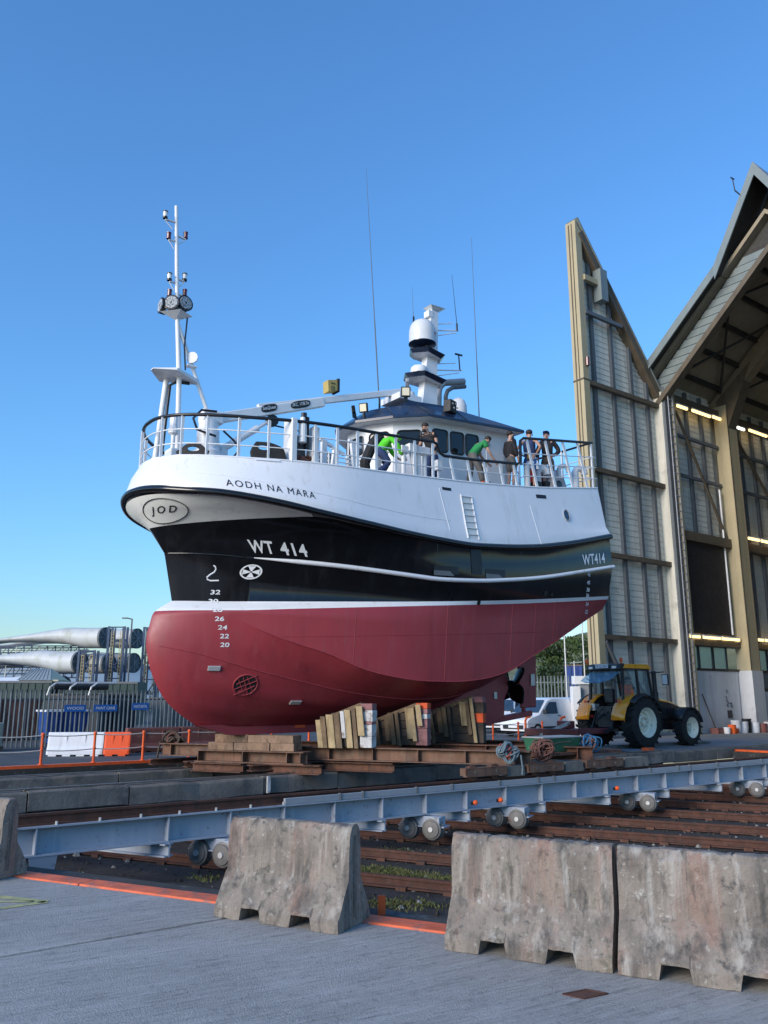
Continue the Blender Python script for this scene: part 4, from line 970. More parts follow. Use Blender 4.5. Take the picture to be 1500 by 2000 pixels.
# roof mast with domes, scanners and platforms
def lerp(a, b, t): return tuple(x+(y-x)*t for x, y in zip(a, b))
a0, a1 = (15.15, 0, 10.02), (15.55, 0, 13.65)
rm = MB(SH).hexa([(14.85, -.16, 10.0), (15.45, -.16, 10.0), (15.45, .16, 10.0), (14.85, .16, 10.0), (15.36, -.10, 13.6), (15.62, -.10, 13.6), (15.62, .10, 13.6), (15.36, .10, 13.6)]).build('roof_mast', 'hull_white', ship)
MB(SH).hexa([(15.38, -.1, 13.6), (15.64, -.1, 13.62), (15.64, .1, 13.62), (15.38, .1, 13.6), (15.25, -.2, 13.72), (15.85, -.2, 13.74), (15.85, .2, 13.74), (15.25, .2, 13.72)]).build('mast_head', 'grey_gel', rm)
MB(SH).box(15.22, 15.38, -.12, .12, 13.35, 13.55).build('camera_box', 'white_paint', rm)
for (z, x0, x1, wv) in ((12.02, 14.55, 15.85, .46), (11.18, 14.35, 15.85, .52)):
    pf = MB(SH).add([(x0, 0, z+.1), (x0+.35, wv, z+.1), (x1-.2, wv*.8, z+.05), (x1, 0, z+.05), (x1-.2, -wv*.8, z+.05), (x0+.35, -wv, z+.1),
                     (x0+.1, 0, z-.02), (x0+.42, wv*.8, z-.02), (x1-.3, wv*.6, z-.08), (x1-.12, 0, z-.08), (x1-.3, -wv*.6, z-.08), (x0+.42, -wv*.8, z-.02)],
                    [(0, 1, 2, 3, 4, 5), (6, 7, 8, 9, 10, 11)] + [(i, (i+1) % 6, 6+(i+1) % 6, 6+i) for i in range(6)])
    pf.m = [0, 1] + [0]*6
    pf.build('scanner_platform', ['navy', 'hull_white'], rm)
dm = MB(SH).lathe((15.0, .05, 12.28), (0, 0, 1), [(.24, 0), (.33, .06), (.41, .09), (.41, .12), (.405, .14), (.415, .3), (.405, .5), (.37, .66), (.28, .79), (.14, .87), (.01, .89)], 24).build('satellite_dome', 'grey_gel', ship, smooth=True)
MB(SH).lathe((15.0, .05, 12.265), (0, 0, 1), [(.25, 0), (.34, .05), (.425, .08), (.425, .1)], 24).build('dome_base', 'navy', dm, smooth=True)
for k in range(4): MB(SH).tube((15.0+.08*math.cos(k*1.57), .05+.08*math.sin(k*1.57), 12.1), (15.0+.08*math.cos(k*1.57), .05+.08*math.sin(k*1.57), 12.3), .02, n=6).build('dome_leg', 'matt_black', dm)
lg = MB(SH); nn_ = 7
for (a, b, z0, z1, kk) in ((2.02, 2.35, 12.64, 12.70, 0), (2.35, 2.75, 12.64, 12.70, 1)):
    for i in range(nn_):
        t0 = a + (b-a)*i/nn_; t1 = a + (b-a)*(i+1)/nn_
        f = lambda t, z: (15.0 - .42*math.cos(t)*1., .05 + .42*math.sin(t), z)
        lg.mi(kk).add([f(t0, z0), f(t1, z0), f(t1, z1), f(t0, z1)], [(0, 1, 2, 3)])
lg.build('dome_logo', ['raft_red', 'navy'], dm)
pk = MB(SH).lathe((14.86, .05, 11.3), (0, 0, 1), [(.24, 0), (.27, .05), (.26, .22), (.22, .27), (.01, .28)], 20).build('radome', 'hull_white', ship, smooth=True)
MB(SH).lathe((14.86, .05, 11.26), (0, 0, 1), [(.26, 0), (.29, .03), (.29, .08), (.25, .1)], 20).build('radome_base', 'navy', pk)
sc_ = MB(SH).lathe((14.25, .3, 10.3), (0, 0, 1), [(.16, 0), (.2, .12), (.17, .22), (.06, .27), (.05, .36)], 14).build('radar_scanner', 'grey_gel', ship, smooth=True)
MB(SH).bar((13.95, .62, 10.76), (14.5, -.1, 10.68), .12, .13).build('scanner_bar', 'grey_paint', sc_, bevel=.03)
MB(SH).box(13.6, 14.4, -.2, .7, 10.12, 10.3).build('scanner_table', 'hull_white', sc_)
d2 = MB(SH).lathe((16.2, .3, 10.05), (0, 0, 1), [(.2, 0), (.26, .1), (.27, .3), (.26, .5), (.2, .66), (.1, .74), (.01, .76)], 20).build('small_dome', 'grey_gel', ship, smooth=True)
MB(SH).lathe((16.2, .3, 9.95), (0, 0, 1), [(.27, 0), (.28, .15), (.26, .17)], 18).build('dome_base', 'grey_paint', d2)
for k, zz in ((0, 10.38),):
    pass
ex = MB(SH).path([(16.05, -.5, 9.8), (16.1, -.5, 11.2), (16.16, -.5, 11.42), (16.35, -.5, 11.6), (17.15, -.45, 11.82)], .11, 10).build('exhaust_pipe', 'grey_paint', ship, smooth=True, angle=70)
MB(SH).path([(16.25, -.38, 9.8), (16.3, -.38, 11.1), (16.38, -.38, 11.3), (16.6, -.38, 11.46), (17.1, -.33, 11.6)], .07, 10).build('drain_pipe', 'post_grey', ex, smooth=True, angle=70)
# arms with small aerials, wind gauge
for (z, tip, top) in ((13.08, 16.45, 'whip'), (11.75, 16.55, 'gauge')):
    ar = MB(SH).tube((15.5, 0, z-.1), (tip, .1, z+.12), .022, n=6).tube((15.5, 0, z-.3), (tip-.1, .1, z+.02), .016, n=6).tube((15.55, 0, z+.12), (tip-.25, .1, z+.3), .014, n=6).build('aerial_arm', 'white_paint', ship)
    if top == 'whip': MB(SH).tube((tip-.05, .1, z+.1), (tip-.05, .1, z+.35), .03).tube((tip-.05, .1, z+.35), (tip-.22, .1, z+2.0), .012, .005, 5).build('whip_aerial', 'black_rail', ar)
    else: MB(SH).tube((tip-.06, .1, z+.1), (tip-.1, .1, z+.6), .022).bar((tip-.25, .1, z+.62), (tip+.05, .1, z+.64), .04, .05).build('wind_gauge', 'black_rail', ar)
for (a, b, r) in (((13.4, 0, 9.95), (12.88, 0, 17.6), .019), ((17.09, .3, 9.85), (16.95, .3, 16.6), .019), ((14.95, -.3, 13.1), (14.9, -.3, 14.4), .011)):
    w = MB(SH).tube(a, lerp(a, b, .35), r, r*.9, 6).tube(lerp(a, b, .35), b, r*.75, r*.25, 5).build('long_aerial', 'post_grey', ship)
    MB(SH).tube((a[0], a[1], a[2]-.05), (a[0], a[1], a[2]+.3), .03, n=6).build('aerial_mount', 'black_rail', w)
# floodlights on the roof edge and boom
def flood(p, d, sx=.26, sz=.26, case='matt_black', lamp='lamp_warm', name='floodlight', parent=ship, dep=.1):
    p = Vector(p); d = Vector(d).normalized(); r = d.cross(Vector((0, 0, 1))).normalized(); u = r.cross(d)
    bx_ = lambda a0, a1, b, c: [p + d*a0 - r*b - u*c, p + d*a0 + r*b - u*c, p + d*a1 + r*b - u*c, p + d*a1 - r*b - u*c, p + d*a0 - r*b + u*c, p + d*a0 + r*b + u*c, p + d*a1 + r*b + u*c, p + d*a1 - r*b + u*c]
    f = MB(SH).hexa(bx_(-dep, 0, sx/2, sz/2)).build(name, case, parent, bevel=.015)
    MB(SH).hexa(bx_(.0, .006, sx*.38, sz*.38)).build('lamp_face', lamp, f)
    MB(SH).bar(p - d*dep*.5 - u*sz*.5, p - d*dep*.5 - u*(sz*.5+.14), .04, .12).build('bracket', 'black_rail', f)
    return f
flood((13.3, 1.35, 10.02), (-.5, .75, -.15), .26, .28)
flood((12.28, .75, 9.5), (-.75, .5, -.2), .24, .26)
flood((12.5, -.1, 9.72), (-.6, -.5, -.1), .24, .2)
sp = flood((14.7, 1.75, 9.78), (.25, .8, -.05), .34, .36, 'matt_black', 'matt_black', 'loudhailer_unit', dep=.24)
for (du, dz) in ((-.06, .06), (.06, .08), (-.02, -.06), (.1, -.04)): MB(SH).lathe((14.7+du, 1.78, 9.78+dz), (.25, .8, 0), [(.03, 0), (.03, .02)], 8).build('horn_face', 'zinc', sp)
# ---- fore mast: pole, leg, brace, platforms, lights
fm = MB(SH).path([(7.38, 0, 7.05), (7.30, 0, 9.4), (7.15, 0, 11.1), (6.96, 0, 13.95)], [.065, .062, .055, .045], 12).build('fore_mast', 'white_paint', ship, smooth=True, angle=70)
MB(SH).path([(6.98, -.45, 7.1), (7.12, -.35, 9.42)], .07, 12).build('mast_leg', 'white_paint', fm, smooth=True, angle=70)
MB(SH).path([(8.78, 0, 7.05), (7.2, 0, 10.75)], .05, 10).build('mast_brace', 'white_paint', fm, smooth=True, angle=70)
MB(SH).path([(7.06, -.25, 7.1), (7.18, -.25, 9.25), (7.3, -.15, 9.33), (7.6, -.05, 9.33)], .04, 8).build('cable_run', 'black_rail', fm, smooth=True, angle=70)
MB(SH).add([(6.62, -.1, 9.47), (7.05, -.62, 9.49), (7.8, -.05, 9.44), (7.8, .05, 9.44), (7.1, .36, 9.49), (6.62, .05, 9.47), (6.62, -.1, 9.45), (7.05, -.62, 9.43), (7.8, -.05, 9.34), (7.8, .05, 9.34), (7.1, .36, 9.43), (6.62, .05, 9.45)],
    [(0, 1, 2, 3, 4, 5), (6, 7, 8, 9, 10, 11)] + [(i, (i+1) % 6, 6+(i+1) % 6, 6+i) for i in range(6)]).build('mast_platform', 'white_paint', fm)
MB(SH).path([(7.4, .06, 11.0), (7.36, .07, 10.2), (7.42, .07, 9.6)], .02, 6).build('mast_cable', 'black_rail', fm)
hl = MB(SH).lathe((7.62, .05, 9.95), (-.6, .6, 0), [(.05, -.06), (.13, .02), (.15, .1)], 10).build('horn', 'grey_gel', fm)
MB(SH).box(7.45, 7.7, -.04, .12, 9.72, 9.76).build('horn_bracket', 'white_paint', hl)
MB(SH).add([(6.72, -.05, 11.0), (7.1, .34, 11.02), (7.52, .1, 11.03), (7.3, -.32, 11.02), (7.12, 0, 10.86)], [(0, 1, 2, 3), (0, 1, 4), (1, 2, 4), (2, 3, 4), (3, 0, 4)]).build('lamp_shelf', 'white_paint', fm)
for (p, d) in (((6.78, -.12, 11.2), (-1, -.05, .03)), ((6.94, .14, 11.22), (-.62, .72, .03)), ((7.26, .22, 11.27), (.15, 1, .03))):
    p = Vector(p); d = Vector(d).normalized()
    f = MB(SH).lathe(p, d, [(.13, -.12), (.19, -.08), (.205, 0), (.205, .025), (.19, .03)], 18).build('mast_floodlight', 'black_rail', fm)
    MB(SH).lathe(p + d*.031, d, [(.165, 0), (.16, .008), (.03, .009)], 18).build('lamp_lens', 'led_lens', f)
    MB(SH).lathe(p + d*.04, d, [(.025, 0), (.02, .006)], 8).build('lens_boss', 'matt_black', f)
    MB(SH).bar(p - d*.06 - Vector((0, 0, .2)), p - d*.06 + Vector((0, 0, .1)), .1, .12).build('lamp_yoke', 'black_rail', f)
def navlight(z, off, lampm, h=.16, white=False):
    U = 7.15 - (z-11.1)*.067
    a = MB(SH).bar((U-off, -.0, z-.03), (U, 0, z+.0), .06, .025).tube((U-off*.95, 0, z-.05), (U-off*.3, 0, z-.22), .012, n=5).build('light_bracket', 'white_paint', fm)
    L = MB(SH).lathe((U-off, 0, z), (0, 0, 1), [(.06, 0), (.06, .02), (.052, .03), (.055, h*.8), (.06, h*.85), (.06, h), (.01, h+.01)], 10).build('navigation_light', lampm, a)
    if white: MB(SH).lathe((U-off, 0, z), (0, 0, 1), [(.062, .0), (.062, .05)], 10).lathe((U-off, 0, z+h), (0, 0, 1), [(.066, 0), (.066, .03), (.01, .035)], 10).build('light_cap', 'black_rail', L)
for z, o, m_, w_ in ((12.98, .21, 'red_lamp', 0), (13.15, -.24, 'red_lamp', 0), (11.86, .2, 'lamp_glass', 1), (11.98, -.2, 'lamp_glass', 1), (11.45, .2, 'red_lamp', 0), (11.58, -.2, 'red_lamp', 0), (13.5, .3, 'lamp_glass', 1)): navlight(z, o, m_, .17, bool(w_))
# ---- folding deck crane
cr = MB(SH).lathe((8.02, .25, 7.0), (0, 0, 1), [(.34, 0), (.36, .25), (.36, .32), (.40, .33), (.40, .40), (.36, .42), (.36, .55), (.28, .62), (.27, 1.1), (.24, 1.12), (.24, 1.35)], 18).build('deck_crane', 'white_paint', ship, smooth=True)
MB(SH).box(7.8, 8.35, .08, .42, 8.3, 8.62).build('crane_head', 'white_paint', cr, bevel=.04)
MB(SH).bar((8.1, .25, 8.42), (11.3, .25, 9.58), .18, .25).build('main_boom', 'white_paint', cr, bevel=.02)
MB(SH).bar((9.35, .25, 9.0), (14.35, .25, 10.62), .13, .18).build('boom_extension', 'white_paint', cr, bevel=.015)
MB(SH).tube((8.45, .25, 7.75), (9.35, .25, 8.45), .09, n=10).tube((9.35, .25, 8.45), (9.8, .25, 8.8), .045, n=8).build('lift_cylinder', 'white_paint', cr, smooth=True)
MB(SH).bar((8.45, .25, 7.3), (8.45, .25, 7.8), .14, .16).build('cylinder_lug', 'white_paint', cr)
for (u, z, txt, L) in ((9.62, 9.02, 'SeaQuest', .46), (10.55, 9.33, 'SKC, 17/8.7m', .6)):
    sl_ = .345; c0 = Vector((u, .352, z)); pl = []
    for k in range(20):
        a = 6.2832*k/20; x = (abs(math.cos(a))**.6)*math.copysign(L/2, math.cos(a)); y = (abs(math.sin(a))**.8)*math.copysign(.105, math.sin(a)); pl.append((u + x, .352, z + y + sl_*x))
    pt = MB(SH).add(pl, [tuple(range(20))]).build('boom_plate', 'matt_black', cr)
    vs, fs, sx, sy, mx, my = fit_text(txt, 0, L*.84, .11, .01)
    MB(SH).add([(u - L*.42 + (v[0]-mx)*sx, .356, z - .05 + (v[1]-my)*sy + sl_*(-L*.42 + (v[0]-mx)*sx)) for v in vs], fs).build('plate_lettering', 'hull_white', pt)
hk = MB(SH).lathe((9.75, .2, 8.72), (0, 1, 0), [(.15, 0), (.16, .05), (.15, .16)], 12).build('rope_block', 'matt_black', cr)
MB(SH).bar((9.75, .25, 8.85), (9.78, .25, 9.05), .06, .1).build('block_shackle', 'zinc', hk)
MB(SH).path([(8.1, .5, 8.55), (7.7, .52, 8.5), (7.5, .52, 8.25), (7.62, .5, 8.0), (7.9, .5, 7.95), (8.1, .52, 7.92)], .03, 6).build('hydraulic_hose', 'black_rail', cr, smooth=True)
MB(SH).path([(8.3, .5, 8.1), (8.6, .5, 7.9), (8.75, .5, 7.7), (8.6, .5, 7.5)], .025, 6).build('hydraulic_hose', 'black_rail', cr)
MB(SH).path([(9.8, .3, 8.6), (10.6, .3, 8.6), (10.9, .35, 8.2), (10.7, .4, 7.7), (10.5, .4, 7.4)], .022, 6).build('hydraulic_hose', 'black_rail', cr)
yb = MB(SH).hexa([(11.4, .1, 9.88), (11.72, .1, 9.98), (11.72, .36, 9.98), (11.4, .36, 9.88), (11.38, .1, 10.22), (11.7, .1, 10.30), (11.7, .36, 10.30), (11.38, .36, 10.22)]).build('boom_floodlight', 'yellow_case', cr, bevel=.015)
MB(SH).box(11.48, 11.62, .361, .372, 10.14, 10.165).box(11.5, 11.52, .361, .372, 9.93, 10.08).box(11.57, 11.59, .361, .372, 9.93, 10.08).build('case_rib', 'timber_dark', yb)
MB(SH).box(11.70, 11.76, .08, .38, 9.95, 10.33).build('lamp_back', 'matt_black', yb)
# ---- deck gear
def pad(U0, pts, hole, name):                                # black rubber chafing plate with a hand hole, on the port rail cap
    n = len(pts); w = sw(U0)-.05
    f = lambda q, d: (U0 + q[0], sw(U0+q[0]) - .05 + d, sheer(U0+q[0]) + q[1])
    vs = []
    for d in (0, -.07): vs += [f(q, d) for q in pts] + [f(q, d) for q in hole]
    fs = [(i, (i+1) % n, n+(i+1) % n, n+i) for i in range(n)] + [(2*n+i, 2*n+(i+1) % n, 3*n+(i+1) % n, 3*n+i) for i in range(n)]
    fs += [(i, (i+1) % n, 2*n+(i+1) % n, 2*n+i) for i in range(n)] + [(n+i, n+(i+1) % n, 3*n+(i+1) % n, 3*n+i) for i in range(n)]
    return MB(SH).add(vs, fs).build(name, 'rubber', ship, bevel=.01)
an = [6.2832*k/16 for k in range(16)]
def blend(shape): return [shape[i % len(shape)] for i in range(16)]
p1 = [(.25 + .27*math.cos(a)*(1.0 if math.sin(a) < .3 else .75), max(0., .12 + .20*math.sin(a)) if math.sin(a) > -.4 else 0.) for a in an]
pad(6.95, p1, [(.25 + .10*math.cos(a), .17 + .055*math.sin(a)) for a in an], 'chafing_plate')
p2 = [(.32 + .36*math.cos(a) + (.08 if math.sin(a) < 0 and math.cos(a) > 0 else 0), (.42 if math.sin(a) > .5 and math.cos(a) < .35 else .18 + .22*math.sin(a) if math.sin(a) > -.3 else 0.)) for a in an]
pad(8.28, p2, [(.22 + .12*math.cos(a), .29 + .06*math.sin(a)) for a in an], 'chafing_plate')
wn = MB(SH).box(7.0, 7.25, .1, .5, 7.05, 7.45).build('windlass', 'white_paint', ship, bevel=.03)
MB(SH).lathe((7.12, .3, 7.45), (0, 0, 1), [(.05, 0), (.05, .35), (.12, .4), (.13, .5), (.1, .55), (.1, .8), (.04, .86)], 12).build('search_light', 'white_paint', wn)
for (u, w) in ((9.3, 1.0), (9.15, -.6)): 
    b_ = MB(SH).lathe((u, w, 7.0), (0, 0, 1), [(.1, 0), (.1, .3), (.13, .31), (.13, .36), (.01, .38)], 10).build('bollard', 'white_paint', ship)
# hauler frame on the port rail
hf = MB(SH).box(9.06, 9.2, 2.1, 2.5, 6.98, 8.05).build('hauler_frame', 'white_paint', ship, bevel=.015)
MB(SH).box(9.62, 9.8, 2.2, 2.5, 6.98, 7.95).build('frame_post', 'white_paint', hf, bevel=.015)
MB(SH).box(9.22, 9.6, 2.1, 2.2, 7.0, 7.75).build('frame_back', 'post_grey', hf)
MB(SH).lathe((9.38, 2.42, 7.5), (0, 0, 1), [(.06, 0), (.1, .02), (.1, .5), (.06, .52), (.06, .62), (.03, .64)], 12).build('roller', 'white_paint', hf)
MB(SH).box(9.45, 9.52, 2.35, 2.48, 7.4, 8.15).build('roller_guard', 'matt_black', hf)
MB(SH).tube((9.42, 2.4, 8.1), (9.42, 2.4, 8.25), .07, n=8).build('roller_motor', 'black_rail', hf)
nh = MB(SH)
for k in range(18):
    a = random.uniform(0, 6.28); nh.path([(9.38+.28*math.cos(a+q*.7)*random.uniform(.5, 1), 2.36+.1*math.sin(a+q), 7.02+.06*q+random.uniform(0, .04)) for q in range(4)], .022, 5)
nh.build('net_heap', 'rope_brown', hf)
# railings, derricks and racks amidships
for (u, w, h, lean) in ((10.3, 1.9, .85, 0), (10.75, 1.6, .8, .1), (11.2, 2.0, .9, -.12), (11.55, 1.2, .7, 0), (11.9, 1.9, .9, .1), (10.5, .4, 1.0, 0), (11.0, -.4, .95, 0)):
    g = MB(SH).bar((u, w, sheer(u)), (u+lean, w, sheer(u)+h), .09, .14).build('derrick_post', 'white_paint', ship)
    MB(SH).bar((u+lean-.12, w, sheer(u)+h), (u+lean+.25, w, sheer(u)+h-.12), .08, .07).build('post_arm', 'white_paint', g)
rk = MB(SH)
for k in range(6): rk.tube((10.2, 1.2, 7.12+.12*k), (12.0, 1.35, 7.18+.12*k), .018, n=5)
for u in (10.25, 10.85, 11.4, 11.95): rk.tube((u, 1.28, 7.1), (u, 1.28, 7.85), .025, n=5)
rk.build('pot_rack', 'white_paint', ship)
wi = MB(SH).lathe((10.9, .2, 7.5), (0, 1, 0), [(.45, 0), (.45, .06), (.2, .07), (.2, .75), (.45, .76), (.45, .82)], 18).build('trawl_winch', 'post_grey', ship)
MB(SH).box(10.4, 11.4, .15, 1.1, 7.0, 7.15).build('winch_bed', 'post_grey', wi)
MB(SH).lathe((10.9, .3, 7.5), (0, 1, 0), [(.33, 0), (.34, .3), (.33, .6)], 16).build('wire_coil', 'rope_brown', wi)
ns = MB(SH).path([(11.95, 1.4, 7.15), (11.85, 1.45, 7.7), (12.05, 1.5, 8.2), (12.3, 1.5, 8.5)], .14, 10).build('rubber_chute', 'rubber', ship)
# vent pipes by the wheelhouse, deck vents aft, life raft
for (u, w, h, lean) in ((12.45, 2.3, .88, .0), (12.68, 2.33, .95, .16), (12.95, 2.3, .92, 0), (13.15, 2.3, .92, .0)):
    v_ = MB(SH).tube((u+lean, w, sheer(u)-.02), (u, w, sheer(u)+h*.8), .06, n=10).build('vent_pipe', 'white_paint', ship, smooth=True)
    MB(SH).box(u-.13, u+.13, w-.1, w+.1, sheer(u)+h*.78, sheer(u)+h).build('vent_head', 'white_paint', v_, bevel=.02)
vb = MB(SH).box(13.42, 13.6, 2.35, 2.5, 7.55, 7.82).build('junction_box', 'white_paint', ship, bevel=.01)
MB(SH).box(13.49, 13.53, 2.4, 2.44, 7.2, 7.55).build('box_post', 'white_paint', vb)
for (u, w, h, r) in ((17.2, 2.1, .75, .09), (17.75, 2.0, .62, .12), (18.6, 2.1, .7, .07), (19.35, 2.1, .62, .11)):
    g = MB(SH).path([(u, w, sheer(u)-.02), (u, w, sheer(u)+h), (u+.05, w+.03, sheer(u)+h+.1), (u+.16, w+.08, sheer(u)+h+.13), (u+.26, w+.12, sheer(u)+h+.08), (u+.28, w+.13, sheer(u)+h-.06)], r, 10).build('gooseneck_vent', 'white_paint', ship, smooth=True, angle=70)
lr = MB(SH).lathe((18.5, 1.6, 8.38), (1, 0, 0), [(.1, -.55), (.24, -.5), (.3, -.35), (.3, .35), (.24, .5), (.1, .55)], 16).build('life_raft', 'raft_red', ship, smooth=True)
MB(SH).lathe((18.5, 1.6, 8.38), (1, 0, 0), [(.305, -.22), (.31, -.2), (.31, -.08), (.305, -.06)], 16).lathe((18.5, 1.6, 8.38), (1, 0, 0), [(.305, .1), (.31, .12), (.31, .24), (.305, .26)], 16).build('raft_band', 'white_paint', lr)
MB(SH).box(18.2, 18.8, 1.4, 1.8, 7.8, 8.1).build('raft_cradle', 'white_paint', lr)
hb = MB(SH).prism([(18.0, 2.3, 7.7), (18.75, 2.3, 7.8), (18.6, 2.3, 8.22), (18.15, 2.3, 8.2)], (0, -.35, 0)).build('fish_hopper', 'grey_paint', ship, bevel=.02)
MB(SH).lathe((18.36, 2.305, 7.98), (0, 1, 0), [(.12, 0), (.11, .008), (.01, .009)], 12).build('hopper_window', 'win_dark', hb)
for u in (17.5, 17.9): MB(SH).box(u, u+.2, 1.9, 2.2, sheer(u), sheer(u)+.32).build('mooring_bitt', 'matt_black', ship)
st = MB(SH).bar((17.4, .2, 7.7), (17.4, .2, 9.4), .06, .06).bar((18.9, .2, 7.8), (18.9, .2, 9.5), .06, .06).bar((17.4, .2, 8.8), (18.9, .2, 8.9), .05, .05).build('gear_frame', 'white_paint', ship)
wl_ = MB(SH).lathe((15.15, 2.42, 7.98), (0, 1, 0), [(.1, -.05), (.11, 0), (.1, .03)], 14).build('deck_lamp', 'black_rail', ship)
MB(SH).lathe((15.15, 2.452, 7.98), (0, 1, 0), [(.09, 0), (.05, .02), (.01, .025)], 14).build('lamp_glass', 'deck_lamp_on' if 'deck_lamp_on' in MATS else 'lamp_warm', wl_)
# ================================================================== TRANSFER CARRIAGE (blue)
car = thing('transfer_carriage', 'pale blue steel transfer carriage on flanged wheels across the pit', 'transfer carriage', SL((14, -12.8, -.82)))
VG = -12.8
gd = MB(SL); gd.box(2.9, 29, VG-.15, VG+.15, -.022, 0).box(2.9, 29, VG-.15, VG+.15, -.40, -.375).box(2.9, 29, VG-.01, VG+.01, -.375, -.022).build('near_girder', 'girder_blue', car)
for U in (3.45, 5.4, 6.45, 7.45, 8.47, 9.52, 10.56, 11.61, 12.7, 13.79, 14.88, 15.96, 17.1, 18.22, 19.38, 20.53, 21.7, 22.9, 24.1, 25.3, 26.6):
    MB(SL).box(U-.009, U+.009, VG+.011, VG+.14, -.374, -.023).build('stiffener', 'girder_blue', car)
kr = MB(SL).box(2.9, 29, VG-.07, VG+.07, .001, .025).box(2.9, 29, VG-.012, VG+.012, .025, .13).box(2.9, 29, VG-.036, VG+.036, .13, .165).build('carriage_rail', 'rail_rust', car)
x = 3.1
while x < 8:
    MB(SL).tube((x, VG+.1, .0), (x, VG+.1, .05), .02, n=6).build('rail_clip', 'zinc', kr); x += .62
x = 7.45; i = 0
while x < 28.5:
    ln = (1.15, .5, 1.25, .9, 1.3)[i % 5]; i += 1
    MB(SL).box(x, x+ln-.035, VG+.075, VG+.135, .002, .105).build('rail_casing', 'grey_paint', car, bevel=.008)
    MB(SL).box(x+ln-.033, x+ln-.005, VG+.08, VG+.15, .002, .12).build('casing_lug', 'post_grey', car); x += ln
rdir = (.454, .891)
for U in (5.4, 9.52, 11.61, 13.79, 15.96, 18.22, 20.53, 22.9):
    a = (U, -12.62, -.50); c = (U - 3.9*rdir[0], -12.62 - 3.9*rdir[1], -.50)
    g = MB(SL).ibeam(a, c, .2, .19, .02).build('cross_girder', 'girder_blue', car)
    MB(SL).box(U-.012, U+.012, -12.80, -12.60, -.6, -.402).build('end_plate', 'girder_blue', g)
MB(SL).hexa([(3.52, -12.86, -.80), (3.72, -12.86, -.80), (3.72, -12.72, -.80), (3.52, -12.72, -.80), (3.36, -12.92, -.402), (3.76, -12.92, -.402), (3.76, -12.66, -.402), (3.36, -12.66, -.402)]).build('landing_leg', 'girder_blue', car)
wp = None
rot_r = -A_K
for U in (6.22, 10.5, 12.78, 17.15, 21.95):
    ctr = SL((U, -12.68, -.82)); bg_ = None
    def RF(p, c=ctr): return (c[0] + p[0]*KX - p[1]*KY, c[1] + p[0]*KY + p[1]*KX, c[2] + p[2])
    bg_ = MB(RF).box(-.42, .36, -.03, .2, .24, .405).box(-.5, .44, -.08, .24, .215, .24).box(.2, .36, -.11, -.03, .1, .40).build('bogie_frame', 'girder_blue', car, bevel=.008)
    for x in (-.28, .2):
        w = MB(RF).lathe((x, -.12, .19), (0, 1, 0), [(.05, -.03), (.15, -.02), (.16, 0), (.19, .01), (.19, .09), (.215, .10), (.215, .13), (.06, .14)], 20).build('wheel', 'wheel_grey', bg_, smooth=True)
        MB(RF).lathe((x, -.15, .19), (0, 1, 0), [(.045, -.02), (.05, 0), (.05, .03)], 10).build('axle_cap', 'zinc', w)
    MB(RF).box(-.5, .44, -.1, .1, .02, .04) if False else None
for U in (11.75, 12.45, 16.2):
    L_ = MB(SL).box(U-.05, U+.05, -12.66, -12.60, -.30, -.24).build('marker_lamp', 'matt_black', car)
    MB(SL).lathe((U, -12.6, -.26), (0, 1, .3), [(.045, 0), (.045, .05), (.02, .07)], 10).build('lamp_lens', 'orange_paint', L_)
# ================================================================== SLIPWAY CRADLE (rusty)
cra = thing('slipway_cradle', 'rusty steel slipway cradle of crossed beams under the boat', 'cradle', SL((13, -18, .1)))
e1 = Vector((-.53, -.848)); e2 = Vector((-.848, .53))               # inward along a cross beam; toward the bow
def cross(U, V0, V1, z, h, m='rust_brown', name='cross_beam', w=.3):
    k = .625; a = (U + (V0+13.5)*k, V0, z); c = (U + (V1+13.5)*k, V1, z)
    b = MB(SL).ibeam(a, c, w, h, .022).build(name, m, cra)
    n = int(abs(V1-V0)/.95)
    for i in range(n+1):
        t = (i+.3)/(n+.6); p = Vector(a)*(1-t) + Vector(c)*t; q = e2*.075
        MB(SL).bar((p.x+q.x, p.y+q.y, z), (p.x+q.x*1.01+e2.x*.001, p.y+q.y*1.01+e2.y*.001, z), .016, h-.05) if False else None
        P0 = (p.x + e2.x*.01, p.y + e2.y*.01, z); P1 = (p.x + e2.x*(w/2-.01), p.y + e2.y*(w/2-.01), z)
        MB(SL).bar(P0, P1, .016, h-.048).build('web_stiffener', m, b)
    return b
cross(13.1, -20.75, -12.75, .505, .30)
cross(15.6, -21, -13.0, .505, .30, 'rust')
cross(18.2, -21, -15.9, .505, .30, 'rust')
# short head beam under the fore foot
a = (8.82, -19.1, .43); c = (10.35, -16.65, .43)
hbm = MB(SL).ibeam(a, c, .42, .28, .025, .02).build('head_beam', 'rust_brown', cra)
for t in (.03, .45, .85, .97):
    p = Vector(a)*(1-t) + Vector(c)*t
    MB(SL).bar((p.x+e2.x*.01, p.y+e2.y*.01, .43), (p.x+e2.x*.2, p.y+e2.y*.2, .43), .018, .228).build('web_stiffener', 'rust_brown', hbm)
for (V, U0, U1, z) in ((-19.3, 8.55, 19, .215), (-17.35, 9.25, 20, .215), (-20.6, 8.2, 19, .215)):
    MB(SL).ibeam((U0, V, z), (U1, V, z), .26, .14, .022).build('long_beam', 'rust', cra)
    MB(SL).box(U0, U0+.02, V-.13, V+.13, z-.108, z+.108).build('end_plate', 'rust', cra) if False else None
for (a, c) in (((8.6, -18.95, .19), (9.3, -17.75, .19)), ((9.7, -17.4, .19), (10.45, -16.2, .19)), ((11.0, -16.9, .22), (11.9, -15.4, .22))):
    MB(SL).ibeam(a, c, .24, .2, .02).build('spacer_beam', 'rust', cra)
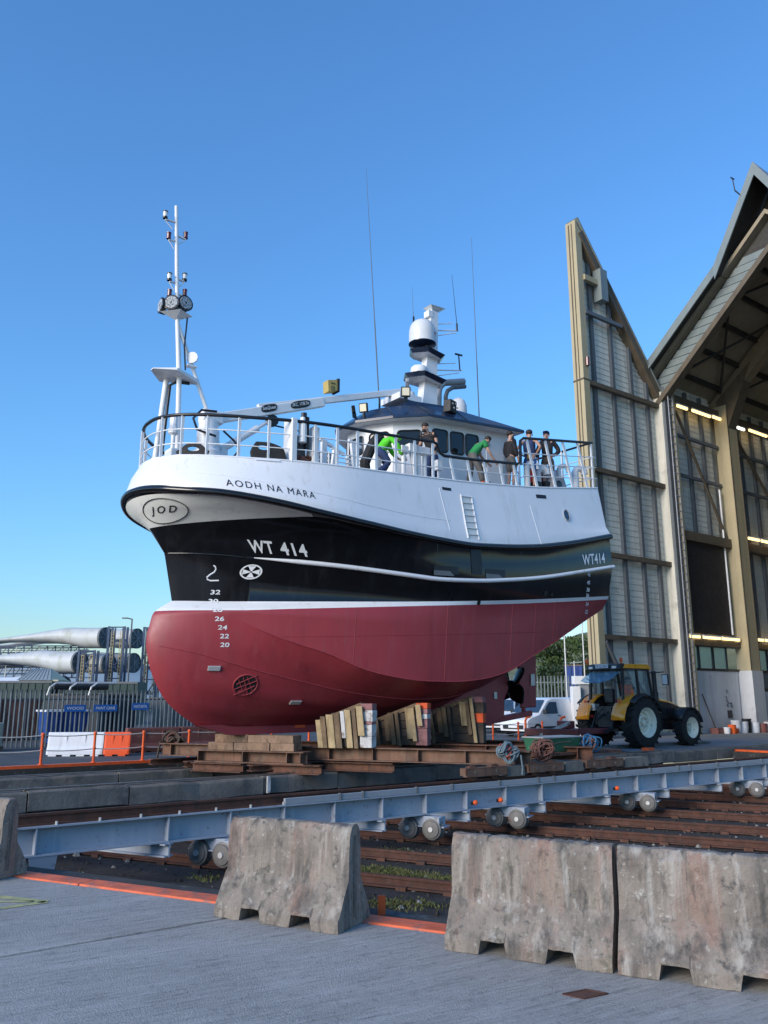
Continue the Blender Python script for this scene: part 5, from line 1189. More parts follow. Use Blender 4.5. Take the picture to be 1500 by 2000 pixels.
for (U0, U1) in ((11.6, 12.75), (13.4, 14.5), (15.3, 16.6)):
    bgy = MB(SL).box(U0, U1, -12.69, -12.66, .24, .385).box(U0, U1, -12.85, -12.66, .37, .388).box(U0, U1, -12.76, -12.66, .222, .24).box(U0, U0+.02, -12.85, -12.66, .24, .37).build('bogie_beam', 'rust_brown', cra)
    for U in (U0+.25, U1-.3):
        w = MB(SL).lathe((U, -12.88, .295), (0, 1, 0), [(.04, -.03), (.1, -.02), (.13, 0), (.13, .12), (.155, .13), (.155, .155), (.05, .17)], 18).build('cradle_wheel', 'rust', bgy, smooth=True)
        MB(SL).lathe((U, -12.7, .295), (0, 1, 0), [(.045, 0), (.035, .05)], 10).build('axle_cap', 'rail_top', w)
MB(SL).box(11.6, 17.2, -13.32, -12.75, .12, .16).build('running_plate', 'rust', cra) if False else None
for (U0, U1) in ((12.8, 13.3), (14.6, 15.2), (16.7, 17.6)):
    MB(SL).box(U0, U1, -12.95, -12.7, .17, .38).build('packing_block', 'concrete_ledge', cra)
# yellow paint dab on the beam
MB(SL).box(0, .001, 0, .001, 0, .001) if False else None
# ---- green box and channel at the tail of the cradle
gx = thing('green_tool_box', 'low green steel box on the tail of the cradle', 'tool box', SL((15.6, -13.6, .55)))
MB(SL).hexa([(14.75, -14.0, .54), (16.0, -14.0, .54), (16.0, -13.5, .54), (14.75, -13.5, .54), (14.7, -14.05, .86), (16.05, -14.05, .86), (16.05, -13.42, .86), (14.7, -13.42, .86)]).build('box_body', 'skip_green', gx, bevel=.01)
MB(SL).box(14.68, 16.07, -14.07, -13.40, .86, .885).build('box_lid', 'grey_paint', gx)
MB(SL).path([(15.1, -13.45, .72), (15.25, -13.44, .76), (15.7, -13.44, .76)], .012, 5).build('box_handle', 'rail_top', gx)
MB(SL).box(14.3, 17.4, -13.75, -13.3, .47, .535).build('tail_plate', 'rust', cra)
# ================================================================== KEEL BLOCKS AND BILGE BLOCKS
def timber_stack(name, label, group, org, parts):
    t = thing(name, label, 'timber blocks', SL(org), group)
    for (nm, mm, pts) in parts: MB(SL).hexa(pts).build(nm, mm, t, bevel=.008)
    return t
def oriented(C, a0, a1, b0, b1, z0, z1, lean=0.):
    f = lambda a, b, z, sh=0.: (C[0] + (e1.x*(a+sh)) + e2.x*b, C[1] + (e1.y*(a+sh)) + e2.y*b, z)
    return [f(a0, b0, z0), f(a1, b0, z0), f(a1, b1, z0), f(a0, b1, z0), f(a0, b0, z1, lean), f(a1, b0, z1, lean), f(a1, b1, z1, lean), f(a0, b1, z1, lean)]
C = (10.25, -16.9)
parts = []
x = 0.
for k, ln in enumerate((.62, .95, .7)):
    parts.append(('timber', 'keel_timber', oriented(C, x, x+ln-.015, -.2, .24 + random.uniform(-.02, .02), .575, .75))); x += ln
x = .02
for k, ln in enumerate((1.2, .9)):
    parts.append(('timber', 'keel_timber', oriented(C, x, x+ln-.015, -.2, .22 + random.uniform(-.02, .02), .752, .935 if k else .925))); x += ln
timber_stack('keel_block', 'brown timber keel block under the fore end of the keel', 'keel blocks', (9.6, -18, .575), parts)
for (U, lb) in ((12.1, 'dark timber keel block behind the leftmost bilge blocks'), (14.3, 'dark timber keel block between the second and third bilge blocks'), (16.6, 'dark timber keel block under the aft end of the keel')):
    parts = []
    for j in range(3): parts.append(('timber', 'timber_dark', [(U-.35, -18.3, .39+j*.2), (U+.35, -18.3, .39+j*.2), (U+.35, -17.7, .39+j*.2), (U-.35, -17.7, .39+j*.2), (U-.35, -18.3, .585+j*.2), (U+.35, -18.3, .585+j*.2), (U+.35, -17.7, .585+j*.2), (U-.35, -17.7, .585+j*.2)]))
    timber_stack('keel_block', lb, 'keel blocks', (U, -18, .39), parts)
def bilge(C, ztop, cols, planks, lb, L=1.35, zb=.66, slope=.29):
    parts = []; n = len(cols); z = zb
    for k, (m_, h) in enumerate(cols):
        j = random.uniform(-.012, .012)
        parts.append(('block', m_, oriented(C, -.02+j, .27+j, -.14, .15, z, z+h-.006))); z += h
    # timbers laid lengthwise behind the end column
    nz = 5
    for k in range(nz):
        z0 = zb + (ztop-zb-.1)*k/nz; z1 = zb + (ztop-zb-.1)*(k+1)/nz - .01
        Lk = L if z1 < ztop - slope*L else max(.35, (ztop - z1)/slope)
        parts.append(('timber', 'timber_dark', oriented(C, .28, Lk, -.12, .10, z0, z1)))
    f = lambda a, b, z: (C[0] + e1.x*a + e2.x*b, C[1] + e1.y*a + e2.y*b, z)
    zt_ = ztop - .06
    parts.append(('capping_timber', 'timber_mid', [f(.27, -.12, zt_-.1), f(L, -.12, zt_-.1-slope*L), f(L, .13, zt_-.1-slope*L), f(.27, .13, zt_-.1), f(.27, -.12, zt_), f(L, -.12, zt_-slope*L), f(L, .13, zt_-slope*L), f(.27, .13, zt_)]))
    for (a, w, ln, m_, b) in planks:
        top_ = ztop - .08 - slope*a + random.uniform(-.03, .02)
        parts.append(('plank', m_, oriented(C, a-.05*ln, a-.05*ln+w, .16+b, .205+b, max(zb-.02, top_-ln), top_, .11*ln)))
    return timber_stack('bilge_block', lb, 'bilge blocks under the boat', (C[0], C[1], zb), parts)
T, M_, D, Wt = 'timber', 'timber_mid', 'timber_dark', 'timber_white'
bilge((11.55, -15.72), 1.73, [(Wt, .26), (Wt, .26), ('timber_pink', .06), (Wt, .26), ('timber_pink', .15)],
      [(1.22, .13, .8, T, 0), (1.1, .12, .8, M_, .02), (.9, .18, .85, T, .01), (.74, .15, .9, M_, 0), (.62, .1, .6, Wt, .04), (.46, .15, .85, T, .02), (.34, .1, .9, M_, 0), (.16, .16, .66, T, .04)],
      'leftmost bilge blocks, pale planks and a white painted end column')
bilge((13.2, -15.72), 1.72, [('timber_pink', .4), ('timber_pink', .22), (Wt, .12), ('timber_pink', .12), ('timber_orange', .14)],
      [(1.35, .14, .75, D, 0), (1.2, .12, .72, M_, .02), (.92, .14, .6, M_, 0), (.8, .11, .75, M_, .02), (.68, .09, .8, M_, .0), (.36, .15, .72, T, .0), (.26, .1, .78, T, .03), (.1, .13, .5, T, .05)],
      'middle bilge blocks, purple grey end column with a red orange top')
bilge((15.05, -15.72), 1.9, [(D, .5), ('timber_orange', .24), (D, .26), ('timber_pink', .15)],
      [(1.4, .15, .8, D, 0), (1.28, .1, .85, M_, .02), (1.05, .13, .62, M_, 0), (.92, .11, .75, M_, .02), (.8, .09, .85, D, 0), (.4, .17, .6, T, 0), (.3, .1, .85, M_, .03), (.17, .09, 1.1, T, .05)],
      'rightmost bilge blocks, dark end column with a bright orange band')
# ================================================================== ROPES
def coil(label, c, mats, rx=.3, rz=.28, n=16, r=.016, ax=(1, 0), dep=.22, tail=None):
    m = MB(SL); A = Vector((ax[0], ax[1], 0)).normalized(); B = Vector((-A.y, A.x, 0))
    for k in range(n):
        m.mi(k % len(mats) if random.random() < .8 else 0)
        ph = random.uniform(0, 6.28); off = (k/n - .5)*dep; ra = rx*random.uniform(.12, 1.06); rb = rz*random.uniform(.12, 1.1); tl = random.uniform(-.3, .3)
        pts = []
        for q in range(22):
            a = 6.2832*q/22
            x = ra*math.cos(a); z = rb*math.sin(a)*(1 if math.sin(a) > 0 else 1.15)
            p = Vector(c) + A*(x + .05*tl*math.sin(a)) + B*(off + .05*math.sin(2*a+ph) + tl*.1*math.cos(a)) + Vector((0, 0, z + .03*math.sin(3*a+ph)))
            pts.append(p)
        m.path(pts, r, 5, closed=True)
    if tail: m.mi(0); m.path(tail, r, 5)
    return m.build('rope_coil', mats, label=label, cat='rope', group='rope coils on the cradle', smooth=True, angle=80)
coil('grey blue rope coil with red strands hung on the beam', (12.95, -12.85, .66), ['rope_grey', 'rope_grey', 'rope_red'], .22, .17, 30, .019, (.85, .5), .3, [(13.1, -12.6, .6), (13.12, -12.58, .35), (13.1, -12.58, .2)])
coil('red brown rope coil hanging left of the green box', (14.15, -12.95, .66), ['rope_brown'], .23, .19, 32, .019, (.85, .5), .3)
coil('bright blue and brown rope coil right of the green box', (16.3, -13.4, .72), ['rope_blue', 'rope_brown', 'rope_blue'], .27, .17, 30, .019, (.9, .3), .3)
coil('dark brown rope draped over the far left beam end', (8.75, -20.6, .74), ['timber_dark', 'rope_brown'], .34, .16, 9, .03, (.6, .8), .2, [(8.5, -20.75, .7), (8.45, -20.8, .3), (8.4, -20.8, .1)])
# ================================================================== CONCRETE BARRIERS
mat('barrier', (.255, .215, .178), .92, var=.25, scale=5, bump=.9, bscale=30,
    streak=[((.33, .17, .12), .33, 2.6), ((.085, .077, .068), .40, 6.), ((.44, .41, .365), .2, 9.), ((.06, .056, .05), .24, 13., .3)], spot=[((.50, .48, .43), .09, 15.), ((.09, .083, .075), .2, 12.), ((.145, .14, .10), .12, 5.)])
def barrier(seed, dark=False):
    rnd = random.Random(seed); L, n = 1.18, 34
    hp_ = [(-.262, 0), (-.262, .05), (-.26, .09), (-.22, .165), (-.172, .255), (-.118, .35), (-.11, .365), (-.104, .46), (-.099, .58), (-.09, .70), (-.086, .735), (-.058, .795), (-.045, .806)]
    prof = hp_ + [(0, .81)] + [(-y, z) for y, z in reversed(hp_)]
    np_ = len(prof); vs = []; fs = []
    def zb(x):
        for c in (.36, .84):
            d = abs(x - c)
            if d < .085: return .10
            if d < .105: return .10*(.105-d)/.02
        return 0
    xs = sorted(set([L*i/n for i in range(n+1)] + [c+d for c in (.36, .84) for d in (-.105, -.085, .085, .105)]))
    for x in xs:
        b = zb(x); ch = rnd.uniform(-.012, 0) if rnd.random() < .3 else 0
        for k, (y, z) in enumerate(prof):
            e = min(x, L-x); jit = .0035 if e > .03 else .006
            zz = max(z, b + .012*min(k, np_-1-k)) if z < .12 else z
            zz += (rnd.uniform(0, .006) if z == 0 else rnd.uniform(-jit, jit)) + (ch if 10 <= k <= 16 else 0)
            vs.append((x - L/2, y + rnd.uniform(-jit, jit) + (.007*math.copysign(1, -y) if e < .02 else 0), zz))
    for i in range(len(xs)-1):
        for k in range(np_): fs.append((i*np_+k, i*np_+(k+1) % np_, (i+1)*np_+(k+1) % np_, (i+1)*np_+k))
    fs += [tuple(range(np_)), tuple((len(xs)-1)*np_+k for k in range(np_))]
    return vs, fs
for (seed, ctr, ang, lb) in ((1, (-.76, 7.28), -27, 'stained concrete barrier standing alone at the quay edge, left of the gap'), (2, (1.075, 6.37), -26, 'weathered concrete barrier right of the gap, first of the joined pair'),
                             (3, (2.165, 5.83), -26, 'weathered concrete barrier cut by the right edge, second of the joined pair'), (4, (-4.31, 9.05), -26, 'concrete barrier at the left edge with only its end showing')):
    vs, fs = barrier(seed)
    t = thing('concrete_barrier', lb, 'barrier', (0, 0, 0), 'concrete barriers along the quay')
    b = MB().add(vs, fs).build('barrier_body', 'barrier', t, smooth=True, angle=17)
    MB().box(.585, .597, -.02, .02, .08, .72).build('end_key', 'barrier', t)
    t.location = (ctr[0], ctr[1], .001); t.rotation_euler = (0, 0, R(ang)); t.scale = (1, 1, .94)
# ================================================================== ORANGE POSTS AND ROPES
oe = MB(SL).box(-30, 23.9, -23.5, -23.28, -.012, .06).build('slip_kerb', 'orange_paint', kind='structure')
posts = [.8 + 1.38*i for i in range(19)]
names = {4: 'leftmost orange rail post in view', 5: 'second orange rail post from the left edge', 6: 'third orange rail post from the left edge', 7: 'orange rail post beside the rope draped beam end'}
for i, U in enumerate(posts):
    if 8.5 < U < 9.0: pass
    V = -23.42
    lb = {4: 'leftmost orange rail post, left of the white plastic barrier', 5: 'orange rail post in front of the orange plastic barrier', 6: 'orange rail post in front of the brown barrier, third from the left', 17: 'orange rail post in front of the white van, left one', 18: 'orange rail post in front of the white van, right one'}.get(i, 'orange rail post along the slip kerb, hidden behind the boat or outside the view')
    t = thing('rail_post', lb, 'post', SL((U, V, .06)), 'orange posts along the slip kerb')
    MB(SL).tube((U, V, .06), (U, V, .84), .035, n=10).build('post_tube', 'orange_paint', t, smooth=True)
    MB(SL).lathe((U, V, .06), (0, 0, 1), [(.07, 0), (.07, .015), (.036, .02)], 10).lathe((U, V, .80), (0, 0, 1), [(.044, 0), (.05, .03), (.03, .07), (.01, .075)], 10).build('post_cap', 'orange_paint', t)
    MB(SL).lathe((U, V, .42), (0, 0, 1), [(.045, 0), (.045, .04)], 10).build('rope_eye', 'orange_paint', t)
for z, lb in ((.80, 'upper white safety rope along the orange posts'), (.42, 'lower white safety rope along the orange posts')):
    pts = []
    for a, c in zip(posts[:-1], posts[1:]):
        for k in range(5): pts.append((a + (c-a)*k/5, -23.42, z - .03*math.sin(math.pi*k/5)))
    MB(SL).path(pts, .016, 6).build('safety_rope', 'rope_white', label=lb, cat='rope', smooth=True, angle=80)
# two bent orange posts by the tractor tow bar
for (U, V, lb) in ((24.3, -21.3, 'orange hooped post behind the red tow frame'), (23.6, -22.4, 'orange post left of the hooped post')):
    t = thing('hoop_post', lb, 'post', SL((U, V, 0)), 'orange posts by the tractor')
    MB(SL).path([(U, V, .004), (U, V, .95), (U+.05, V+.03, 1.06), (U+.18, V+.1, 1.1)], .045, 10).build('post_tube', 'orange_paint', t, smooth=True, angle=70)
    MB(SL).lathe((U, V, .2), (0, 0, 1), [(.06, 0), (.06, .1)], 10).build('post_collar', 'raft_red', t)
# ================================================================== WATER FILLED BARRIERS
def plastic_barrier(name, label, col, P0, P1, h=.72, d=.42, txt=None, group='plastic barriers behind the slip'):
    P0 = Vector((*P0, 0)); P1 = Vector((*P1, 0)); L = (P1-P0).length; ang = math.atan2(P1.y-P0.y, P1.x-P0.x)
    t = thing(name, label, 'barrier', (0, 0, 0), group)
    prof = [(-d/2, .05), (-d/2, .16), (-d*.32, .3), (-d*.22, h-.05), (-d*.18, h), (d*.18, h), (d*.22, h-.05), (d*.32, .3), (d/2, .16), (d/2, .05)]
    xs = [0, .05, L-.05, L]; vs = []; fs = []; n = len(prof)
    for x in xs:
        s_ = .93 if x in (0, L) else 1.
        vs += [(x, y*s_, z) for y, z in prof]
    for i in range(3):
        for k in range(n): fs.append((i*n+k, i*n+(k+1) % n, (i+1)*n+(k+1) % n, (i+1)*n+k))
    fs += [tuple(range(n)), tuple(3*n+k for k in range(n))]
    MB().add(vs, fs).build('barrier_shell', col, t)
    k = max(2, int(L/.35))
    for i in range(k): MB().box(L*(i+.15)/k, L*(i+.72)/k, -d/2+.005, d/2-.005, 0, .048).build('foot', col, t)
    for i in range(1, 3): MB().box(L*i/3-.02, L*i/3+.02, -d*.30, -d*.2, .32, h-.1).build('rib', col, t)
    if txt:
        v, f, sx, sy, mx, my = fit_text(txt, 0, .34, .17, .0)
        MB().add([(L*.42 + (q[0]-mx)*sx, -d*.305 + ((q[1]-my)*sy)*.1, .36 + (q[1]-my)*sy) for q in v], f).build('lettering', 'sign_white', t)
    t.location = (P0.x, P0.y, .002); t.rotation_euler = (0, 0, ang); return t
plastic_barrier('plastic_barrier', 'white plastic road barrier behind the orange rail', 'plastic_white', (-10.55, 26.75), (-8.85, 26.9))
plastic_barrier('plastic_barrier', 'bright orange plastic barrier butted to the white one', 'plastic_orange', (-8.83, 26.9), (-8.05, 27.0))
plastic_barrier('plastic_barrier', 'red brown plastic barrier with KH painted on it', 'plastic_brown', (-8.6, 28.3), (-7.15, 29.5), .8, .45, 'KH')
plastic_barrier('plastic_barrier', 'red brown plastic barrier with BHC painted on it', 'plastic_brown', (-7.1, 29.54), (-5.6, 30.8), .8, .45, 'BHC')
plastic_barrier('plastic_barrier', 'dark blue plastic barrier beyond the brown ones', 'plastic_blue', (-6.9, 32.2), (-5.4, 33.4), .85, .45)
# ================================================================== TRACTOR
tr_ = thing('tractor', 'yellow and black farm tractor coupled behind the cradle', 'tractor', (0, 0, 0))
def wheel(x, y, r, w, rim_r, nl, name='wheel', dish=.1):
    s = -1 if y < 0 else 1
    wl = MB().lathe((x, y-w/2, r), (0, 1, 0), [(rim_r, 0), (rim_r*1.08, .0), (r*.86, .02), (r*.95, .06), (r*.95, w-.06), (r*.86, w-.02), (rim_r*1.08, w), (rim_r, w)], 36, caps=False).build(name, 'tyre', tr_, smooth=True, angle=35)
    m = MB()
    for k in range(nl):
        for sd in (0, 1):
            a = 6.2832*(k + .5*sd)/nl; a2 = a + .17
            y0, y1 = (y-w/2+.0, y+.03) if sd == 0 else (y+w/2, y-.03)
            pts = []
            for (yy, aa, q) in ((y0, a, 0), (y1, a2, 1)):
                for da in (-.045, .045):
                    for rr in (r*.93, r):
                        pts.append((x + rr*math.cos(aa+da), yy, r + rr*math.sin(aa+da)))
            m.add(pts, [(0, 1, 3, 2), (4, 5, 7, 6), (0, 1, 5, 4), (2, 3, 7, 6), (1, 3, 7, 5), (0, 2, 6, 4)])
    m.build('tread_lugs', 'tyre', wl)
    ro = y + s*(w/2 - dish); c = MB()
    rim = MB().lathe((x, y + s*(w/2-.01), r), (0, -s, 0), [(rim_r*1.03, -.01), (rim_r*.97, .0), (rim_r*.93, .05), (rim_r*.88, .07), (rim_r*.84, .16), (rim_r*.7, .19), (rim_r*.66, .27), (rim_r*.5, .29), (rim_r*.46, .2), (rim_r*.36, .17), (rim_r*.33, .24), (rim_r*.2, .24), (rim_r*.17, .12), (.01, .11)], 30, caps=False).build('rim', 'rim_cream', wl, smooth=True, angle=40)
    for k in range(8): MB().lathe((x + rim_r*.33*math.cos(k*.785), y + s*(w/2-.165), r + rim_r*.33*math.sin(k*.785)), (0, s, 0), [(.022, 0), (.02, .03)], 6).build('wheel_nut', 'zinc', rim)
    return wl
for s in (-1, 1): wheel(0, s*.95, .86, .54, .5, 20); wheel(2.78, s*.9, .64, .42, .37, 16)
MB().box(-.45, 1.3, -.32, .32, .55, 1.25).box(1.3, 3.2, -.26, .26, .55, 1.0).tube((0, -.8, .86), (0, .8, .86), .16, n=12).tube((2.78, -.75, .64), (2.78, .75, .64), .1, n=10).build('chassis', 'tractor_black', tr_)
MB().box(.7, 1.5, -.72, -.34, .5, 1.0).box(.7, 1.5, .34, .72, .5, 1.0).build('fuel_tank', 'tractor_black', tr_, bevel=.06)
# bonnet
hs = [(1.15, .42, 1.72, 1.0), (1.7, .44, 1.70, .95), (2.6, .42, 1.6, .92), (3.25, .38, 1.45, .95), (3.5, .3, 1.25, 1.0)]
vs = []; fs = []
for (x, w, zt_, zb_) in hs: vs += [(x, -w, zb_), (x, -w*1.02, zt_-.3), (x, -w*.9, zt_-.1), (x, -w*.5, zt_), (x, w*.5, zt_), (x, w*.9, zt_-.1), (x, w*1.02, zt_-.3), (x, w, zb_)]
m = MB()
for i in range(len(hs)-1):
    for k in range(8):
        j = (k+1) % 8; m.mi(1 if 2 <= k <= 4 else 0); fs = (i*8+k, i*8+j, (i+1)*8+j, (i+1)*8+k); m.f.append(fs); m.m.append(m.k)
m.v = vs; m.mi(0); m.f.append(tuple(range(8))); m.m.append(1); m.f.append(tuple(32+k for k in range(8))); m.m.append(0)
bo = m.build('bonnet', ['tractor_black', 'tractor_yellow'], tr_, smooth=True, angle=50)
for s in (-1, 1):
    MB().add([(1.3, s*.455, 1.0), (1.75, s*.46, 1.02), (1.85, s*.46, 1.15), (1.62, s*.455, 1.38), (1.3, s*.45, 1.5)], [(0, 1, 2, 3, 4)]).build('side_panel', 'tractor_yellow', bo)
    for k in range(4): MB().bar((2.0+.2*k, s*.455, 1.12), (2.1+.2*k, s*.45, 1.32), .02, .05).build('grille_slot', 'matt_black', bo)
    # front mudguard
    f = MB(); n = 9; vs = []; fs = []
    for i in range(n):
        a = R(15 + 140*i/(n-1))
        for y in (.66, 1.12): vs.append((2.78 + .72*math.cos(a), s*y, .64 + .72*math.sin(a)))
    g = MB().add(vs, [(2*i, 2*i+2, 2*i+3, 2*i+1) for i in range(n-1)]).build('front_mudguard', 'tractor_black', tr_, smooth=True, angle=60)
    sm = g.modifiers.new('thick', 'SOLIDIFY'); sm.thickness = .035
    # rear mudguard: yellow shell with a black outer lip
    vs = []; n = 12
    for i in range(n):
        a = R(25 + 150*i/(n-1)); rr = .98 + (.03 if i > 8 else 0)
        for y in (.48, .62, 1.02, 1.04): vs.append((rr*math.cos(a)*1.02, s*y, .86 + rr*math.sin(a)*.98 - (.05 if y == 1.04 else 0)))
    g = MB().add(vs, [(4*i+k, 4*i+4+k, 4*i+5+k, 4*i+1+k) for i in range(n-1) for k in range(3)]).build('rear_mudguard', 'tractor_yellow', tr_, smooth=True, angle=50)
    sm = g.modifiers.new('thick', 'SOLIDIFY'); sm.thickness = .04
    vs = []
    for i in range(n-3):
        a = R(25 + 150*i/(n-1))
        for y, dz in ((1.045, 0), (1.24, -.07)): vs.append((1.0*math.cos(a), s*y, .86 + .99*math.sin(a) + dz))
    g2 = MB().add(vs, [(2*i, 2*i+2, 2*i+3, 2*i+1) for i in range(n-4)]).build('mudguard_lip', 'tractor_black', g, smooth=True, angle=60)
    sm = g2.modifiers.new('thick', 'SOLIDIFY'); sm.thickness = .05
    for dy in (.6, .74): MB().lathe((-.82, s*dy, 1.55), (-1, 0, .5), [(.05, 0), (.05, .03), (.02, .05)], 10).build('tail_light', 'orange_paint' if dy > .7 else 'red_lamp', g)
# cab
P_ = {('r', 0): (-.62, .70, 1.5), ('f', 0): (1.2, .66, 1.5), ('r', 1): (-.5, .68, 2.66), ('f', 1): (.95, .66, 2.66), ('m', 0): (.2, .8, 1.5), ('m', 1): (.18, .74, 2.66)}
cb = MB()
for s in (-1, 1):
    for k in ('r', 'f', 'm'):
        a = P_[k, 0]; b = P_[k, 1]; cb.bar((a[0], s*a[1], a[2]-.2), (b[0], s*b[1], b[2]), .07, .09)
cb.box(-.65, 1.2, -.72, .72, 1.25, 1.4).box(-.5, .98, -.70, .70, 2.62, 2.68); cab = cb.build('cab', 'tractor_black', tr_)
for s in (-1, 1):
    q = lambda k, t: (P_[k, t][0], s*(P_[k, t][1]-.005), P_[k, t][2])
    MB().add([q('r', 0), q('m', 0), q('m', 1), q('r', 1)], [(0, 1, 2, 3)]).build('side_glass', 'cab_glass', cab)
    MB().add([q('m', 0), q('f', 0), q('f', 1), q('m', 1)], [(0, 1, 2, 3)]).build('side_glass', 'cab_glass', cab)
MB().add([(1.2, -.66, 1.5), (1.2, .66, 1.5), (.95, .66, 2.62), (.95, -.66, 2.62)], [(0, 1, 2, 3)]).build('windscreen', 'cab_glass', cab)
rw = MB().add([(-.55, -.66, 2.6), (-.55, .66, 2.6), (-1.15, .62, 2.28), (-1.3, .3, 2.2), (-1.3, -.3, 2.2), (-1.15, -.62, 2.28)], [(0, 1, 2, 3, 4, 5)]).build('rear_window', 'glass_blue', cab)
sm = rw.modifiers.new('thick', 'SOLIDIFY'); sm.thickness = .02
MB().tube((-.6, .5, 2.2), (-1.0, .5, 2.34), .015).tube((-.6, -.5, 2.2), (-1.0, -.5, 2.34), .015).build('window_strut', 'tractor_black', rw)
ro = MB().hexa([(-.55, -.76, 2.68), (1.12, -.76, 2.68), (1.12, .76, 2.68), (-.55, .76, 2.68), (-.45, -.68, 2.84), (1.0, -.68, 2.86), (1.0, .68, 2.86), (-.45, .68, 2.84)]).build('roof', 'tractor_yellow', cab, bevel=.05)
MB().hexa([(-.72, -.74, 2.64), (-.40, -.74, 2.66), (-.40, .74, 2.66), (-.72, .74, 2.64), (-.66, -.70, 2.82), (-.40, -.70, 2.87), (-.40, .70, 2.87), (-.66, .70, 2.82)]).build('roof_rear', 'tractor_black', ro, bevel=.03)
npl = MB().box(-.755, -.735, -.27, .27, 2.70, 2.83).build('number_plate', 'sign_white', ro)
vs, fs, sx, sy, mx, my = fit_text('05 DL 9524', 0, .44, .08, .01)
MB().add([(-.757, .22 - (v[0]-mx)*sx, 2.725 + (v[1]-my)*sy) for v in vs], fs).build('plate_lettering', 'matt_black', npl)
for s in (-1, 1):
    MB().box(-.74, -.68, s*.5-.08, s*.5+.08, 2.68, 2.76).build('work_light', 'lamp_glass', ro)
    b_ = MB().lathe((-.62, s*.74, 2.84), (0, 0, 1), [(.03, 0), (.03, .06), (.06, .07), (.06, .17), (.04, .2), (.01, .21)], 12).build('beacon', 'orange_paint', ro)
ex_ = MB().tube((1.32, -.66, 1.0), (1.32, -.66, 1.9), .11, n=14).tube((1.32, -.66, 1.9), (1.30, -.66, 2.62), .085, n=14).build('exhaust_stack', 'tractor_black', tr_, smooth=True, angle=50)
MB().tube((.95, -.68, 2.55), (1.25, -1.15, 2.58), .02).box(1.2, 1.26, -1.3, -1.06, 2.12, 2.5).build('wing_mirror', 'tractor_black', tr_)
MB().tube((.95, .68, 2.55), (1.25, 1.15, 2.58), .02).box(1.2, 1.26, 1.06, 1.3, 2.12, 2.5).build('wing_mirror', 'tractor_black', tr_)
MB().box(1.195, 1.2, -1.28, -1.08, 2.15, 2.47).build('mirror_glass', 'lamp_glass', tr_)
se = MB().box(-.15, .35, -.1, .36, 1.4, 1.62).box(-.3, -.15, -.06, .34, 1.5, 2.0).build('driver_seat', 'tractor_black', cab, bevel=.04)
MB().lathe((.62, 0, 1.95), (-.5, 0, .86), [(.2, 0), (.215, .015), (.2, .03), (.17, .015), (.2, 0)], 18).tube((.75, 0, 1.5), (.63, 0, 1.94), .03).build('steering_wheel', 'tractor_black', cab)
# rear linkage
lk = MB().box(-.75, -.45, -.3, .3, .7, 1.35).tube((-.5, -.42, .75), (-1.3, -.42, .55), .05).tube((-.5, .42, .75), (-1.3, .42, .55), .05).tube((-.6, -.42, 1.3), (-.95, -.42, .65), .035).tube((-.6, .42, 1.3), (-.95, .42, .65), .035).tube((-.6, 0, 1.2), (-1.15, 0, .95), .04).build('rear_linkage', 'tractor_black', tr_)
for s in (-1, 1): MB().lathe((-.78, s*.5, 1.05), (-1, 0, 0), [(.06, 0), (.06, .05)], 10).build('coupler', 'raft_red', lk)
MB().box(-.8, -.55, .36, .62, 1.25, 1.48).build('control_box', 'zinc', lk)
for (a, c) in (((-.6, .2, 1.3), (-.9, .25, .8)), ((-.6, -.15, 1.3), (-.85, -.2, .9)), ((-.6, .05, 1.4), (-.95, .1, .95))): MB().path([a, ((a[0]+c[0])/2-.12, (a[1]+c[1])/2, (a[2]+c[2])/2+.05), c], .02, 6).build('hose', 'matt_black', lk)
tl = SL((26.0, -19.95, 0)); tr_.location = (tl[0], tl[1], .004); tr_.rotation_euler = (0, 0, R(37)); tr_.scale = (1.06, 1.06, 1.06)
# red tow frame between cradle and tractor
tw = thing('tow_frame', 'dark red steel tow frame between the cradle and tractor', 'tow frame', SL((23.6, -19.9, .3)))
MB(SL).bar((22.2, -20.6, .62), (25.0, -19.7, .62), .2, .2).bar((22.6, -19.2, .62), (23.8, -20.2, .62), .18, .22).bar((22.0, -20.9, .62), (22.6, -19.0, .62), .2, .24).build('drawbar', 'tow_red', tw, bevel=.02)
MB(SL).box(23.2, 23.6, -20.5, -20.0, .73, .98).build('hitch_post', 'tow_red', tw, bevel=.02)
MB(SL).bar((22.1, -20.3, .5), (22.75, -19.5, .95), .1, .12).build('strut', 'timber_white', tw)
MB(SL).lathe((22.6, -20.3, .3), (.6, .8, 0), [(.1, -.08), (.28, -.07), (.28, .07), (.1, .08)], 18).lathe((23.2, -19.2, .3), (.6, .8, 0), [(.1, -.08), (.28, -.07), (.28, .07), (.1, .08)], 18).build('jockey_wheel', 'tyre', tw)
MB(SL).box(24.9, 25.2, -18.2, -17.9, .004, .1).build('wheel_chock', 'orange_paint', label='small orange wheel chock in front of the rear tyre', cat='chock')
